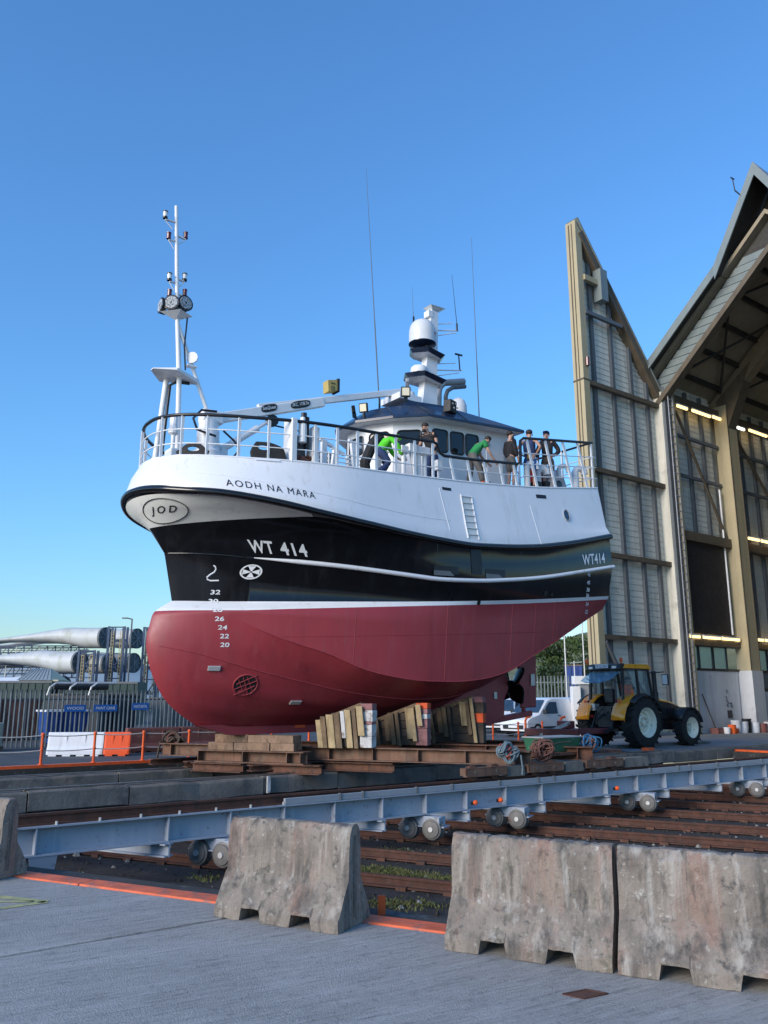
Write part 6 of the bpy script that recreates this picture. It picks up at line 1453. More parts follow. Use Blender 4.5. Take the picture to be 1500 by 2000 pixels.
# ================================================================== VANS
def van_proto(label):
    t = thing('white_van', label, 'van', (0, 0, 0), 'white vans in the yard')
    st = [(2.18, .28, .62, .80), (2.14, .26, .78, .84), (1.95, .25, .92, .87), (1.3, .25, 1.08, .88), (.98, .25, 1.35, .88), (.55, .25, 1.70, .88), (.2, .25, 1.80, .88), (-1.9, .25, 1.83, .88), (-2.12, .27, 1.76, .86), (-2.18, .3, 1.4, .85)]
    vs = []; fs = []
    for (x, z0, z1, w) in st:
        wm = w; wt = w if z1 < 1.1 else w - .13*(min(z1, 1.8)-1.0)/.8
        zm = min(1.02, z0 + (z1-z0)*.75)
        vs += [(x, -w*.96, z0), (x, -wm, (z0+zm)/2), (x, -wm, zm), (x, -wt, z1-.07), (x, -wt+.1, z1), (x, wt-.1, z1), (x, wt, z1-.07), (x, wm, zm), (x, wm, (z0+zm)/2), (x, w*.96, z0)]
    n = 10
    for i in range(len(st)-1):
        for k in range(n): fs.append((i*n+k, i*n+(k+1) % n, (i+1)*n+(k+1) % n, (i+1)*n+k))
    fs += [tuple(range(n)), tuple((len(st)-1)*n+k for k in range(n))]
    MB().add(vs, fs).build('body', 'van_white', t, smooth=True, angle=28)
    MB().add([(1.28, -.80, 1.10), (1.28, .80, 1.10), (.60, .66, 1.68), (.60, -.66, 1.68)], [(0, 1, 2, 3)]).build('windscreen', 'car_glass', t).location = (.022, 0, .02)
    for s in (-1, 1):
        MB().add([(1.05, s*.89, 1.06), (-.1, s*.892, 1.06), (-.1, s*.80, 1.6), (.42, s*.80, 1.6), (.7, s*.84, 1.4)], [(0, 1, 2, 3, 4)]).build('side_window', 'car_glass', t)
        MB().box(-.3, -.1, s*.89-.01, s*.89+.01, .95, .99).build('door_handle', 'tractor_black', t)
        MB().box(-2.0, 2.0, s*.885-.012, s*.885+.012, .28, .48).build('rubbing_strip', 'tractor_black', t)
        MB().add([(2.15, s*.5, .74), (1.9, s*.86, .72), (1.7, s*.885, .9), (1.9, s*.84, .96), (2.1, s*.5, .86)], [(0, 1, 2, 3, 4)]).build('headlight', 'headlight', t).location = (.03, 0, .01)
        for x in (1.45, -1.35):
            w = MB().lathe((x, s*.72, .31), (0, s, 0), [(.2, 0), (.31, .01), (.31, .17), (.2, .18)], 22, caps=False).build('wheel', 'tyre', t, smooth=True, angle=40)
            MB().lathe((x, s*.89, .31), (0, s, 0), [(.21, 0), (.18, .02), (.06, .03), (.01, .03)], 18).build('hub_cap', 'zinc', w)
        MB().box(.95, 1.05, s*1.0-.1, s*1.0+.1, 1.08, 1.25).build('door_mirror', 'tractor_black', t)
    MB().box(2.15, 2.21, -.62, .62, .36, .55).build('grille', 'tractor_black', t, bevel=.01)
    MB().box(2.21, 2.225, -.26, .26, .42, .53).build('number_plate', 'sign_white', t)
    MB().box(-2.0, 1.9, -.7, .7, .18, .3).build('underbody', 'matt_black', t)
    return t
v1 = van_proto('white panel van facing left behind the orange posts')
p = SL((31.0, -28.3, 0)); v1.location = (p[0], p[1], .004); v1.rotation_euler = (0, 0, R(37+180+4))
v2 = copy_tree(v1); v2['label'] = 'white van half hidden behind the propeller'; v2.location = (6.6, 46.5, .004); v2.rotation_euler = (0, 0, R(250))
v3 = copy_tree(v1); v3['label'] = 'white van roof showing behind the nearer van'; v3.location = (11.2, 50.5, .004); v3.rotation_euler = (0, 0, R(215))
# ================================================================== PALISADE FENCES, SIGNS, SKIPS
def palisade(label, A, B, h, step=.165, zb=.0, top=.0):
    A = Vector((*A, 0)); B = Vector((*B, 0)); L = (B-A).length; d = (B-A)/L; n = Vector((-d.y, d.x, 0))
    if n.y > 0: n = -n
    t = thing('palisade_fence', label, 'fence', ((A+B)/2)[:])
    for z in (.35, h-.35): MB().bar(A + Vector((0, 0, z)) - n*.03, B + Vector((0, 0, z)) - n*.03, .03, .06).build('fence_rail', 'post_grey', t)
    k = int(L/step); src = None
    for i in range(k+1):
        p = A + d*(step*i); dz = random.uniform(-.01, .01)
        if src is None:
            w = .036
            m = MB().add([tuple(Vector(q)) for q in [(p - d*w)[:2] + (zb,), (p + n*.02)[:2] + (zb,), (p + d*w)[:2] + (zb,), (p - d*w)[:2] + (h-.1,), (p + n*.02)[:2] + (h-.1,), (p + d*w)[:2] + (h-.1,), (p - d*w*1.2 + n*.03)[:2] + (h,), (p + n*.05)[:2] + (h+.02,), (p + d*w*1.2 + n*.03)[:2] + (h,)]],
                       [(0, 1, 4, 3), (1, 2, 5, 4), (3, 4, 7, 6), (4, 5, 8, 7)])
            src = m.build('pale', 'palisade', t); p0 = p
        else: share(src, 'pale', t, tuple(p - p0 + Vector((0, 0, dz))))
        if i % 16 == 0: MB().box(p.x-.04, p.x+.04, p.y+.06, p.y+.12, 0, h-.1).build('fence_post', 'post_grey', t)
    return t, d, n
ft, fd, fn = palisade('grey palisade fence behind the plastic barriers on the left', (-15.5, 29.6), (-6.2, 36.6), 2.08, .17)
def on_fence(px_t, z): q = Vector((-15.5, 29.6, 0)).lerp(Vector((-6.2, 36.6, 0)), px_t); return q + Vector((0, 0, z))
for (t0, t1, z0, z1, txt, lb) in ((.355, .425, 1.27, 1.53, 'WOOD', 'blue sign reading WOOD on the palisade fence'), (.45, .53, 1.27, 1.53, 'PAINT CANS', 'blue sign with two words right of the WOOD sign'), (.58, .64, 1.32, 1.59, 'WASTE METAL', 'blue sign reading WASTE METAL nearest the hull')):
    a = on_fence(t0, z0) + fn*.07; c = on_fence(t1, z0) + fn*.07
    t = thing('fence_sign', lb, 'sign', ((a+c)/2)[:], 'blue skip signs on the fence')
    MB().hexa([a, c, c+fn*.01, a+fn*.01, a+Vector((0, 0, z1-z0)), c+Vector((0, 0, z1-z0)), c+fn*.01+Vector((0, 0, z1-z0)), a+fn*.01+Vector((0, 0, z1-z0))]).build('sign_plate', 'sign_blue', t)
    v, f, sx, sy, mx, my = fit_text(txt, 0, (c-a).length*.8, (z1-z0)*.42, .012)
    MB().add([tuple(a + fd*((c-a).length*.1 + (q[0]-mx)*sx) + fn*.013 + Vector((0, 0, (z1-z0)*.29 + (q[1]-my)*sy))) for q in v], f).build('lettering', 'sign_white', t)
def skip(label, c, ang, L, W, h, m_, lid=None):
    t = thing('waste_skip', label, 'skip', (0, 0, 0), 'waste skips behind the fence')
    MB().hexa([(-L/2+.2, -W/2+.1, .05), (L/2-.2, -W/2+.1, .05), (L/2-.2, W/2-.1, .05), (-L/2+.2, W/2-.1, .05), (-L/2, -W/2, h), (L/2, -W/2, h), (L/2, W/2, h), (-L/2, W/2, h)]).build('skip_body', m_, t)
    for x in (-L/2+.3, -L/6, L/6, L/2-.3): MB().box(x-.05, x+.05, -W/2-.05, -W/2+.02, h*.25, h-.05).build('skip_rib', m_, t)
    MB().box(-L/2-.03, L/2+.03, -W/2-.04, W/2+.04, h, h+.07).build('skip_rim', lid or 'rail_top', t)
    t.location = (c[0], c[1], 0); t.rotation_euler = (0, 0, R(ang)); return t
skip('bright blue waste skip behind the fence at the left', (-13.0, 34.2), 37, 1.7, 1.4, 1.25, 'skip_blue', 'plastic_white')
skip('grey black waste skip behind the WOOD sign', (-13.2, 38.5), 37, 3.4, 1.9, 1.9, 'skip_dark')
skip('dark brown waste skip at the far left behind the fence', (-16.6, 37.0), 37, 2.6, 1.7, 1.7, 'skip_brown')
skip('grey waste skip with pale bars nearest the hull', (-9.6, 41.0), 37, 3.0, 1.8, 1.75, 'post_grey')
ib = thing('liquid_container', 'pale caged liquid container at the left edge of the fence', 'container', (-13.6, 29.6, 0))
MB().box(-14.3, -13.25, 28.9, 29.5, .15, .95).build('plastic_tank', 'render_cream', ib, bevel=.05)
for x in (-14.3, -13.95, -13.6, -13.26): MB().box(x-.012, x+.012, 28.87, 28.89, .1, 1.0).build('cage_bar', 'zinc', ib)
for z in (.3, .55, .8): MB().box(-14.3, -13.25, 28.86, 28.87, z-.012, z+.012).build('cage_bar', 'zinc', ib)
MB().box(-14.3, -13.2, 28.88, 29.5, .004, .15).build('pallet', 'timber_mid', ib)
# dark covers, pallets and a container row beyond
for (x0, x1, y, z1, m_, lb) in ((-31, -23.0, 58, 2.95, 'dark_green', 'long dark green shipping container at the far left'), (-22.8, -17.2, 58.5, 2.9, 'dark_green', 'dark green shipping container left of the lamp post')):
    t = thing('shipping_container', lb, 'container', ((x0+x1)/2, y, 0), 'containers beyond the fence')
    MB().box(x0, x1, y, y+2.4, .1, z1).build('container_shell', m_, t)
    k = int((x1-x0)/.5)
    for i in range(k): MB().box(x0+.1+.5*i, x0+.35+.5*i, y-.05, y, .2, z1-.15).build('wall_rib', m_, t)
    MB().box(x0, x1, y-.06, y+.05, z1-.12, z1+.02).build('top_rail', 'post_grey', t)
cs = thing('covered_skip', 'skip under a rolled black cover above the WOOD sign', 'skip', (-13.6, 36.6, 0), 'waste skips behind the fence')
for k in range(3): MB().path([(-14.6+.9*k, 36.4, 1.9), (-14.5+.9*k, 36.4, 2.25), (-14.3+.9*k, 36.5, 2.42), (-13.6+.9*k, 36.9, 2.42)], .05, 8).build('cover_hoop', 'zinc', cs)
MB().lathe((-14.5, 36.7, 2.3), (.8, .6, 0), [(.05, 0), (.16, .02), (.2, 1.2), (.16, 2.4), (.05, 2.42)], 10).build('rolled_cover', 'skip_dark', cs)
MB().box(-14.6, -12.4, 36.4, 38, .1, 1.9).build('skip_body', 'skip_dark', cs)
# ================================================================== TURBINE BLADES IN RACKS
def blade(label, R0, d, secs):
    d = Vector(d).normalized(); up = Vector((0, 0, 1)); n = d.cross(up).normalized(); vs = []; fs = []; N = 20
    for (t, zc, hh, dd) in secs:
        c = Vector(R0) + d*t; c.z = zc
        for k in range(N):
            a = 6.2832*k/N; vs.append(tuple(c + n*math.cos(a)*dd + up*math.sin(a)*hh*(1 if math.sin(a) > 0 else 1.0)))
    for i in range(len(secs)-1):
        for k in range(N): fs.append((i*N+k, i*N+(k+1) % N, (i+1)*N+(k+1) % N, (i+1)*N+k))
    fs.append(tuple((len(secs)-1)*N+k for k in range(N)))
    t = thing('turbine_blade', label, 'turbine blade', tuple(R0), 'wind turbine blades in racks')
    MB().add(vs, fs).build('blade_shell', 'blade_white', t, smooth=True, angle=50)
    c = Vector((R0[0], R0[1], secs[0][1])); r = secs[0][2]
    MB().lathe(c, -d, [(r*1.03, -.25), (r*1.03, .02), (r*.97, .02), (r*.97, -.1), (.01, -.1)], 24, caps=False).build('root_flange', 'post_grey', t, smooth=True, angle=40)
    for k in range(8): MB().bar(c - d*.05, c - d*.05 + (n*math.cos(k*.785) + up*math.sin(k*.785))*r*.95, .08, .05).build('root_spoke', 'grey_paint', t)
    return t
S1 = lambda z0, z1, z2, k=1.: [(0, z0, 1.25*k, 1.25*k), (3, z0+.05, 1.24*k, 1.3*k), (6, (z0+z1)/2+.2, 1.05*k, 1.45*k), (9, z1, .78*k, 1.6*k), (13, (z1+z2)/2, .48*k, 1.5*k), (17, z2, .3*k, 1.35*k), (26, z2-.6, .24, 1.1), (40, z2-1.4, .15, .7)]
dB = (-.9, .43, 0)
blade('upper left turbine blade, root end against the left steel rack', (-33.6, 100, 0), dB, S1(8.95, 9.35, 9.15))
blade('lower left turbine blade with its root above the small roof', (-35.2, 96.5, 0), dB, S1(5.9, 6.45, 6.6))
blade('upper right turbine blade root between the two racks', (-31.6, 106, 0), dB, S1(9.3, 9.6, 9.4))
blade('lower right turbine blade root inside the tall rack', (-35.0, 106, 0), dB, S1(6.1, 6.6, 6.7))
blade('lowest turbine blade root at the hull edge', (-32.4, 108, 0), dB, S1(6.3, 6.8, 6.7))
blade('bottom turbine blade lying behind the small roof', (-36.0, 94, 0), dB, S1(3.0, 3.3, 3.6))
def rack(label, X, Y, W, D, z1, lad=True):
    t = thing('blade_rack', label, 'rack', (X, Y, 0), 'steel blade racks')
    for x in (X-W/2, X+W/2):
        for y in (Y, Y+D): MB().bar((x, y, 0), (x, y, z1), .24, .24).build('rack_post', 'steel_blue', t)
    for z in (.6, 4.1, 7.0, z1-.1):
        if z > z1: continue
        MB().bar((X-W/2, Y, z), (X+W/2, Y, z), .14, .14).build('rack_beam', 'steel_blue', t)
    for a, c in ((4.1, 7.0), (1.0, 4.1)):
        MB().bar((X-W/2, Y, a), (X+W/2, Y, c), .13, .13).bar((X+W/2, Y, a), (X-W/2, Y, c), .13, .13).build('rack_brace', 'steel_blue', t)
    for (x, y) in ((X-W*.1, Y+.02), (X+W*.2, Y+D)): MB().bar((x, y, 0), (x, y, z1-.1), .16, .16).build('rack_post', 'steel_blue', t)
    for z in (2.4, 5.5, 8.6):
        if z < z1: MB().bar((X-W/2, Y+D, z), (X+W/2, Y+D, z), .3, .3).build('rack_beam', 'steel_blue', t)
    for x in (X-W*.22, X+W*.34):
        l = MB().bar((x-.14, Y-.12, .3), (x-.14, Y-.12, z1-.5), .05, .05).bar((x+.14, Y-.12, .3), (x+.14, Y-.12, z1-.5), .05, .05).build('rack_ladder', 'steel_yellow', t)
        z = .5
        while z < z1-.6: MB().bar((x-.14, Y-.12, z), (x+.14, Y-.12, z), .04, .05).build('rung', 'steel_yellow', l); z += .38
    return t
rack('tall blue steel blade rack left of the lamp post', -31.9, 98.5, 1.85, 1.2, 10.2)
rack('low blue steel blade rack under the left blade root', -34.0, 95, 1.75, 1.2, 7.2)
rack('tall blue steel blade rack right of the lamp post', -29.3, 104, 1.85, 1.2, 10.6)
def lattice(label, x0, x1, Y, z0, z1):
    t = thing('lattice_rack', label, 'rack', ((x0+x1)/2, Y, z0), 'dark lattice racks')
    n = int((x1-x0)/1.0)
    for z in (z0, z1): MB().bar((x0, Y, z), (x1, Y, z), .12, .14).build('chord', 'steel_blue', t)
    for i in range(n+1):
        x = x0 + (x1-x0)*i/n; MB().bar((x, Y, z0), (x, Y, z1), .1, .12).build('lattice_post', 'steel_blue' if i % 3 else 'blade_white', t)
        if i < n: MB().bar((x, Y, z0), (x+(x1-x0)/n, Y, z1), .07, .07).build('diagonal', 'steel_blue', t)
    for q in (.25, .5, .75): MB().bar((x0, Y+.8, z0+(z1-z0)*q), (x1, Y+.8, z0+(z1-z0)*(q+.1)), .1, .16).build('blade_edge', 'blade_white' if q == .5 else 'steel_blue', t)
    return t
lattice('dark lattice rack between the two stacked blades', -56, -38, 106, 7.2, 8.35)
lattice('dark lattice rack below the lower blade', -56, -37.5, 103, 4.3, 5.9)
hs_ = thing('small_shed', 'small shed with pale grey pitched roof below the blades', 'shed', (-35.9, 88, 0))
MB().box(-38.0, -33.9, 87, 90, 0, 3.7).build('shed_wall', 'render_cream', hs_)
rs_ = MB().hexa([(-38.2, 86.8, 3.65), (-34.6, 86.8, 3.65), (-34.6, 86.9, 3.65), (-38.2, 86.9, 3.65), (-37.3, 88.4, 4.85), (-35.2, 88.4, 4.85), (-35.2, 88.5, 4.85), (-37.3, 88.5, 4.85)]).build('roof_slope', 'roof_grey', hs_)
MB().add([(-34.6, 86.8, 3.65), (-33.6, 89, 3.65), (-35.2, 88.45, 4.85)], [(0, 1, 2)]).build('gable', 'render_cream', hs_)
for k in range(9): MB().bar((-38.0+.42*k, 86.85, 3.7), (-37.2+.24*k, 88.35, 4.86), .05, .06).build('roof_rib', 'roof_grey', rs_)
MB().hexa([(-60, 92, 3.4), (-36, 92, 3.4), (-36, 96, 3.4), (-60, 96, 3.4), (-60, 93.5, 4.1), (-37, 93.5, 4.1), (-37, 94.5, 4.1), (-60, 94.5, 4.1)]).box(-60, -36, 92.2, 95.8, 0, 3.4).build('long_shed', 'plastic_white', label='long low white shed at the far left below the racks', cat='shed')
lp = thing('lamp_post', 'tall thin lamp post rising beside the blade racks', 'lamp post', (-24.5, 80, 0))
MB().tube((-24.5, 80, 0), (-24.5, 80, 9.35), .1, .07, 10).build('lamp_pole', 'post_grey', lp)
MB().tube((-24.5, 80, 9.3), (-25.0, 80, 9.42), .06, n=8).box(-25.45, -24.95, 79.9, 80.1, 9.35, 9.47).build('lamp_head', 'post_grey', lp)
# ================================================================== RIGHT BACKGROUND
palisade('grey palisade fence between the rudder and the hall door', (7.0, 47.5), (14.5, 45.0), 3.0, .19)
for (x, y, h, lb) in ((9.6, 44, 7.8, 'thin grey pole standing left in the gap by the hall'), (11.3, 47, 7.2, 'thin grey pole standing by the white cabinet')):
    t = thing('thin_pole', lb, 'pole', (x, y, 0), 'poles by the hall')
    MB().tube((x, y, 0), (x, y, h), .045, .035, 8).build('pole_tube', 'zinc', t)
    MB().lathe((x, y, h), (0, 0, 1), [(.06, 0), (.06, .06), (.01, .08)], 8).build('pole_cap', 'zinc', t)
wc = thing('white_cabinet', 'white cabinet standing between the van and the tractor', 'cabinet', (9.35, 41.2, 0))
MB().box(9.2, 9.62, 41, 41.5, 0, 2.35).build('cabinet_body', 'white_paint', wc, bevel=.02)
MB().box(9.35, 10.2, 41.2, 41.7, 2.45, 2.85).build('cabinet_hood', 'white_paint', wc, bevel=.02)
MB().box(9.60, 10.1, 41.3, 41.5, 1.6, 2.45).build('cabinet_side', 'grey_paint', wc)
MB().tube((9.5, 41.6, 2.85), (9.5, 41.6, 3.6), .03).bar((9.3, 41.6, 3.5), (9.9, 41.6, 3.55), .05, .05).build('cabinet_bracket', 'zinc', wc)
skip('blue upright skip seen above the white cabinet', (11.0, 48.4), -15, 1.0, .8, 3.6, 'skip_blue')
fl = thing('orange_flag', 'small orange flag beside the hall door edge', 'flag', (12.9, 48.6, 0))
MB().tube((12.9, 48.6, 0), (12.9, 48.6, 6.9), .03, n=6).build('flag_pole', 'zinc', fl)
MB().add([(12.9, 48.6, 6.8), (12.5, 48.55, 6.5), (12.65, 48.65, 6.1), (12.88, 48.6, 5.6)], [(0, 1, 2, 3)]).build('flag_cloth', 'orange_paint', fl)
# hills
def ridge(name, pts, Y0, Y1, m_, n=40, rough=.4):
    vs = []; fs = []; rows = 12
    for j in range(rows):
        t = j/(rows-1); y = Y0 + (Y1-Y0)*t
        for i in range(n+1):
            x = pts[0][0] + (pts[-1][0]-pts[0][0])*i/n
            h = np.interp(x, [p[0] for p in pts], [p[1] for p in pts])
            vs.append((x, y, -.3 + h*math.sin(min(1, t*1.15)*math.pi/2)**1.2 + random.uniform(-rough, rough)*t))
    for j in range(rows-1):
        for i in range(n): fs.append((j*(n+1)+i, j*(n+1)+i+1, (j+1)*(n+1)+i+1, (j+1)*(n+1)+i))
    return MB().add(vs, fs).build(name, m_, kind='structure', smooth=True, angle=80)
ridge('hillside', [(2, 0), (14, 6.5), (22, 9.2), (30, 11.8), (45, 15), (80, 14), (120, 0)], 62, 140, 'hill_grass', rough=.25)
ridge('far_hill', [(-1100, 20), (-700, 62), (-560, 75), (-440, 66), (-360, 40), (-280, 0)], 1200, 1500, 'far_hill', rough=1.)
# bushes on the bank
def bush(label, c, rx, ry, rz_, n, m_='leaf_dark', name='bush', trunk=True):
    t = thing(name, label, 'bush', c, 'bushes on the bank')
    m = MB(); cl = [(random.gauss(0, .45), random.gauss(0, .45), random.uniform(.15, 1.), random.uniform(.25, .5)) for _ in range(16)]
    for _ in range(n):
        q = random.choice(cl); v = Vector((random.gauss(0, 1), random.gauss(0, 1), random.gauss(0, 1))).normalized()*q[3]*random.uniform(.6, 1.)
        p = Vector((c[0] + (q[0]+v.x)*rx, c[1] + (q[1]+v.y)*ry, c[2] + max(.02, q[2]*.8+v.z*.6)*rz_))
        s_ = random.uniform(.09, .2); a = Vector((random.gauss(0, 1), random.gauss(0, 1), random.gauss(0, 1))).normalized(); b = a.cross(Vector((random.random(), random.random(), random.random()))).normalized()
        m.add([p - a*s_, p + b*s_*.6, p + a*s_, p - b*s_*.6], [(0, 1, 2, 3)])
    m.build('foliage', m_, t)
    m = MB()
    for k in range(5): m.tube((c[0]+random.uniform(-.2, .2), c[1], c[2]-.3), (c[0]+random.uniform(-.6, .6)*rx, c[1]+random.uniform(-.5, .5)*ry, c[2]+rz_*.7), .07, .02, 6)
    m.build('stem', 'bark', t)
for (c, rx, ry, rz_, n, mm, lb) in (((13.0, 60, 1.2), 2.4, 2, 3.4, 2600, 'leaf_dark', 'dark green bush above the fence beside the rudder'), ((15.6, 62, 1.6), 2.2, 2, 3.0, 2400, 'leaf', 'mid green bush in the middle of the bank'),
    ((18.2, 63, 1.8), 2.2, 2, 2.6, 2000, 'leaf_dark', 'dark bush nearest the hall door'), ((14.5, 72, 4.5), 2.8, 2, 2.3, 1800, 'leaf', 'light green bush higher on the bank'), ((20.5, 80, 6.0), 3.0, 2, 1.8, 1500, 'leaf', 'low green bush high on the bank at right')):
    bush(lb, c, rx, ry, rz_, n, mm)
# ================================================================== PEOPLE
def skin_obj(name, joints, edges, mats, parent, sub=2):
    me = bpy.data.meshes.new(name); og = ORG[parent.name]
    keys = list(joints); idx = {k: i for i, k in enumerate(keys)}
    me.from_pydata([tuple(Vector(joints[k][0]) - Vector(og)) for k in keys], [(idx[a], idx[b]) for a, b in edges], [])
    o = bpy.data.objects.new(name, me); COL.objects.link(o); o.parent = parent; ORG[o.name] = og
    me.materials.append(MATS[mats])
    sk = o.modifiers.new('skin', 'SKIN'); sk.use_smooth_shade = True; sk.branch_smoothing = .3
    for i, k in enumerate(keys):
        r = joints[k][1]; me.skin_vertices[0].data[i].radius = r if isinstance(r, tuple) else (r, r)
        me.skin_vertices[0].data[i].use_root = (i == 0)
    sb = o.modifiers.new('sub', 'SUBSURF'); sb.levels = sub; sb.render_levels = sub
    return o
def person(label, base, face, pose, wear, h=1.78, group='people on the deck', frame=SH):
    """base: slip/ship position of the feet; face: heading in the frame (radians, 0 = +U); pose: overrides of joint offsets (forward, left, up)"""
    B = Vector(frame(base)); f2 = Vector(frame((base[0]+math.cos(face), base[1]+math.sin(face), base[2]))) - B
    f2 = f2.normalized(); l2 = Vector((-f2.y, f2.x, 0)); k = h/1.78
    J = {'pelvis': (0, 0, .95), 'belly': (.0, 0, 1.10), 'chest': (0, 0, 1.30), 'neck': (.0, 0, 1.49), 'head': (.03, 0, 1.60), 'crown': (.02, 0, 1.70),
         'shL': (0, .17, 1.44), 'elL': (-.02, .24, 1.16), 'wrL': (.06, .24, .92), 'haL': (.09, .235, .84), 'shR': (0, -.17, 1.44), 'elR': (-.02, -.24, 1.16), 'wrR': (.06, -.24, .92), 'haR': (.09, -.235, .84),
         'hiL': (0, .10, .90), 'knL': (.02, .11, .50), 'anL': (-.02, .11, .09), 'toL': (.13, .13, .035), 'hiR': (0, -.10, .90), 'knR': (.02, -.11, .50), 'anR': (-.02, -.11, .09), 'toR': (.13, -.13, .035)}
    J.update(pose)
    P = {n_: B + f2*v[0]*k + l2*v[1]*k + Vector((0, 0, v[2]*k)) for n_, v in J.items()}
    t = thing('person', label, 'person', tuple(B), group)
    def S(n_, r): return (P[n_], r*k if not isinstance(r, tuple) else (r[0]*k, r[1]*k))
    hd = P['crown'] - P['head']; 
    body = {'pelvis': S('pelvis', (.14, .11)), 'belly': S('belly', (.13, .10)), 'chest': S('chest', (.15, .11)), 'neck': S('neck', .055), 'head': S('head', (.074, .092)), 'crown': S('crown', (.066, .08)),
            'shL': S('shL', .062), 'elL': S('elL', .045), 'wrL': S('wrL', .03), 'haL': S('haL', (.042, .022)), 'shR': S('shR', .062), 'elR': S('elR', .045), 'wrR': S('wrR', .03), 'haR': S('haR', (.042, .022)),
            'hiL': S('hiL', .085), 'knL': S('knL', .058), 'anL': S('anL', .042), 'toL': S('toL', .035), 'hiR': S('hiR', .085), 'knR': S('knR', .058), 'anR': S('anR', .042), 'toR': S('toR', .035)}
    E = [('pelvis', 'belly'), ('belly', 'chest'), ('chest', 'neck'), ('neck', 'head'), ('head', 'crown'), ('chest', 'shL'), ('shL', 'elL'), ('elL', 'wrL'), ('wrL', 'haL'), ('chest', 'shR'), ('shR', 'elR'), ('elR', 'wrR'), ('wrR', 'haR'),
         ('pelvis', 'hiL'), ('hiL', 'knL'), ('knL', 'anL'), ('anL', 'toL'), ('pelvis', 'hiR'), ('hiR', 'knR'), ('knR', 'anR'), ('anR', 'toR')]
    # fingers and thumb rooted in each hand
    for s in ('L', 'R'):
        d = (P['ha'+s] - P['wr'+s]).normalized(); side = d.cross(f2)
        side = side.normalized() if side.length > .05 else l2; fw = side.cross(d).normalized()
        for q in range(4):
            off = fw*(-.030 + .02*q)*k; L = (.058, .070, .074, .062)[q]*k
            a = P['ha'+s] + off + d*.02*k; b = a + d*L*.55 + side*.006*k; c = b + d*L*.45 + side*.016*k
            body['f%s%d' % (s, q)] = (b, .0095*k); body['g%s%d' % (s, q)] = (c, .0080*k)
            E += [('ha'+s, 'f%s%d' % (s, q)), ('f%s%d' % (s, q), 'g%s%d' % (s, q))]
        b = P['ha'+s] + fw*.05*k + d*.005*k; c = b + d*.035*k + fw*.008*k
        body['t'+s] = (b, .0105*k); body['u'+s] = (c, .009*k); E += [('wr'+s, 't'+s), ('t'+s, 'u'+s)]
    skin_obj('body', body, E, 'skin', t, 1)
    # face details
    hc = P['head']; fwd = wear.get('look'); fwd = (f2 if fwd is None else (f2*fwd[0] + l2*fwd[1] + Vector((0, 0, fwd[2])))).normalized(); lf = Vector((-fwd.y, fwd.x, 0)).normalized()
    m = MB().ball(hc + fwd*.095*k + Vector((0, 0, .0)), .018*k, 6, 4, (1, 1, 1.3)); m.build('nose', 'skin', t, smooth=True)
    m = MB()
    for s in (-1, 1): m.ball(hc + fwd*.078*k + lf*s*.032*k + Vector((0, 0, .035*k)), .012*k, 6, 4)
    m.build('eyes', 'hair_dark', t)
    MB().bar(hc + fwd*.086*k - lf*.024*k - Vector((0, 0, .045*k)), hc + fwd*.086*k + lf*.024*k - Vector((0, 0, .045*k)), .01*k, .008*k).build('mouth', 'timber_pink', t)
    m = MB()
    for s in (-1, 1): m.ball(hc + lf*s*.085*k + Vector((0, 0, .01*k)), .03*k, 6, 5, (.6, .6, 1.1))
    m.build('ears', 'skin', t, smooth=True)
    if wear.get('hair'):
        m = MB().ball(P['crown'] - fwd*.022*k - Vector((0, 0, .02*k)), .098*k, 12, 8, (1, 1, .82)); m.build('hair', wear['hair'], t, smooth=True)
    if wear.get('beard'): MB().ball(hc + fwd*.055*k - Vector((0, 0, .06*k)), .06*k, 10, 6, (1, 1, .9)).build('beard', 'hair_dark', t, smooth=True)
    if wear.get('cap'):
        c = P['crown'] - Vector((0, 0, .005*k))
        MB().ball(c, .10*k, 12, 8, (1, 1, .72)).prism([c + fwd*.06*k + lf*.08*k, c + fwd*.19*k + lf*.05*k, c + fwd*.19*k - lf*.05*k, c + fwd*.06*k - lf*.08*k], (0, 0, .014)).build('cap', wear['cap'], t, smooth=True, angle=40)
    # shirt
    sh = {'belly': S('belly', (.178, .145)), 'hem': (P['pelvis']*.97 + P['belly']*.03, (.185, .15)), 'chest': S('chest', (.20, .155)), 'collar': (P['chest']*.2 + P['neck']*.8, .10*k), 'shL': S('shL', .098), 'shR': S('shR', .098)}
    SE = [('belly', 'hem'), ('belly', 'chest'), ('chest', 'collar'), ('chest', 'shL'), ('chest', 'shR')]
    for s in ('L', 'R'):
        sl_ = wear.get('sleeve', 'short')
        if sl_ == 'short': sh['cu'+s] = (P['sh'+s]*.35 + P['el'+s]*.65, .082*k); SE.append(('sh'+s, 'cu'+s))
        elif sl_ == 'long':
            sh['el'+s] = S('el'+s, .072); sh['cu'+s] = S('wr'+s, .056); SE += [('sh'+s, 'el'+s), ('el'+s, 'cu'+s)]
    skin_obj('shirt', sh, SE, wear['shirt'], t, 1)
    tr = {'pelvis': S('pelvis', (.178, .142)), 'waist': (P['pelvis']*.55 + P['belly']*.45, (.165*k, .132*k)), 'hiL': S('hiL', .122), 'knL': S('knL', .092), 'hiR': S('hiR', .122), 'knR': S('knR', .092)}
    TE = [('pelvis', 'waist'), ('pelvis', 'hiL'), ('hiL', 'knL'), ('pelvis', 'hiR'), ('hiR', 'knR')]
    if not wear.get('shorts'):
        tr['cfL'] = (P['anL'] + Vector((0, 0, .06)), .076*k); tr['cfR'] = (P['anR'] + Vector((0, 0, .06)), .076*k); TE += [('knL', 'cfL'), ('knR', 'cfR')]
    skin_obj('trousers', tr, TE, wear['trousers'], t, 1)
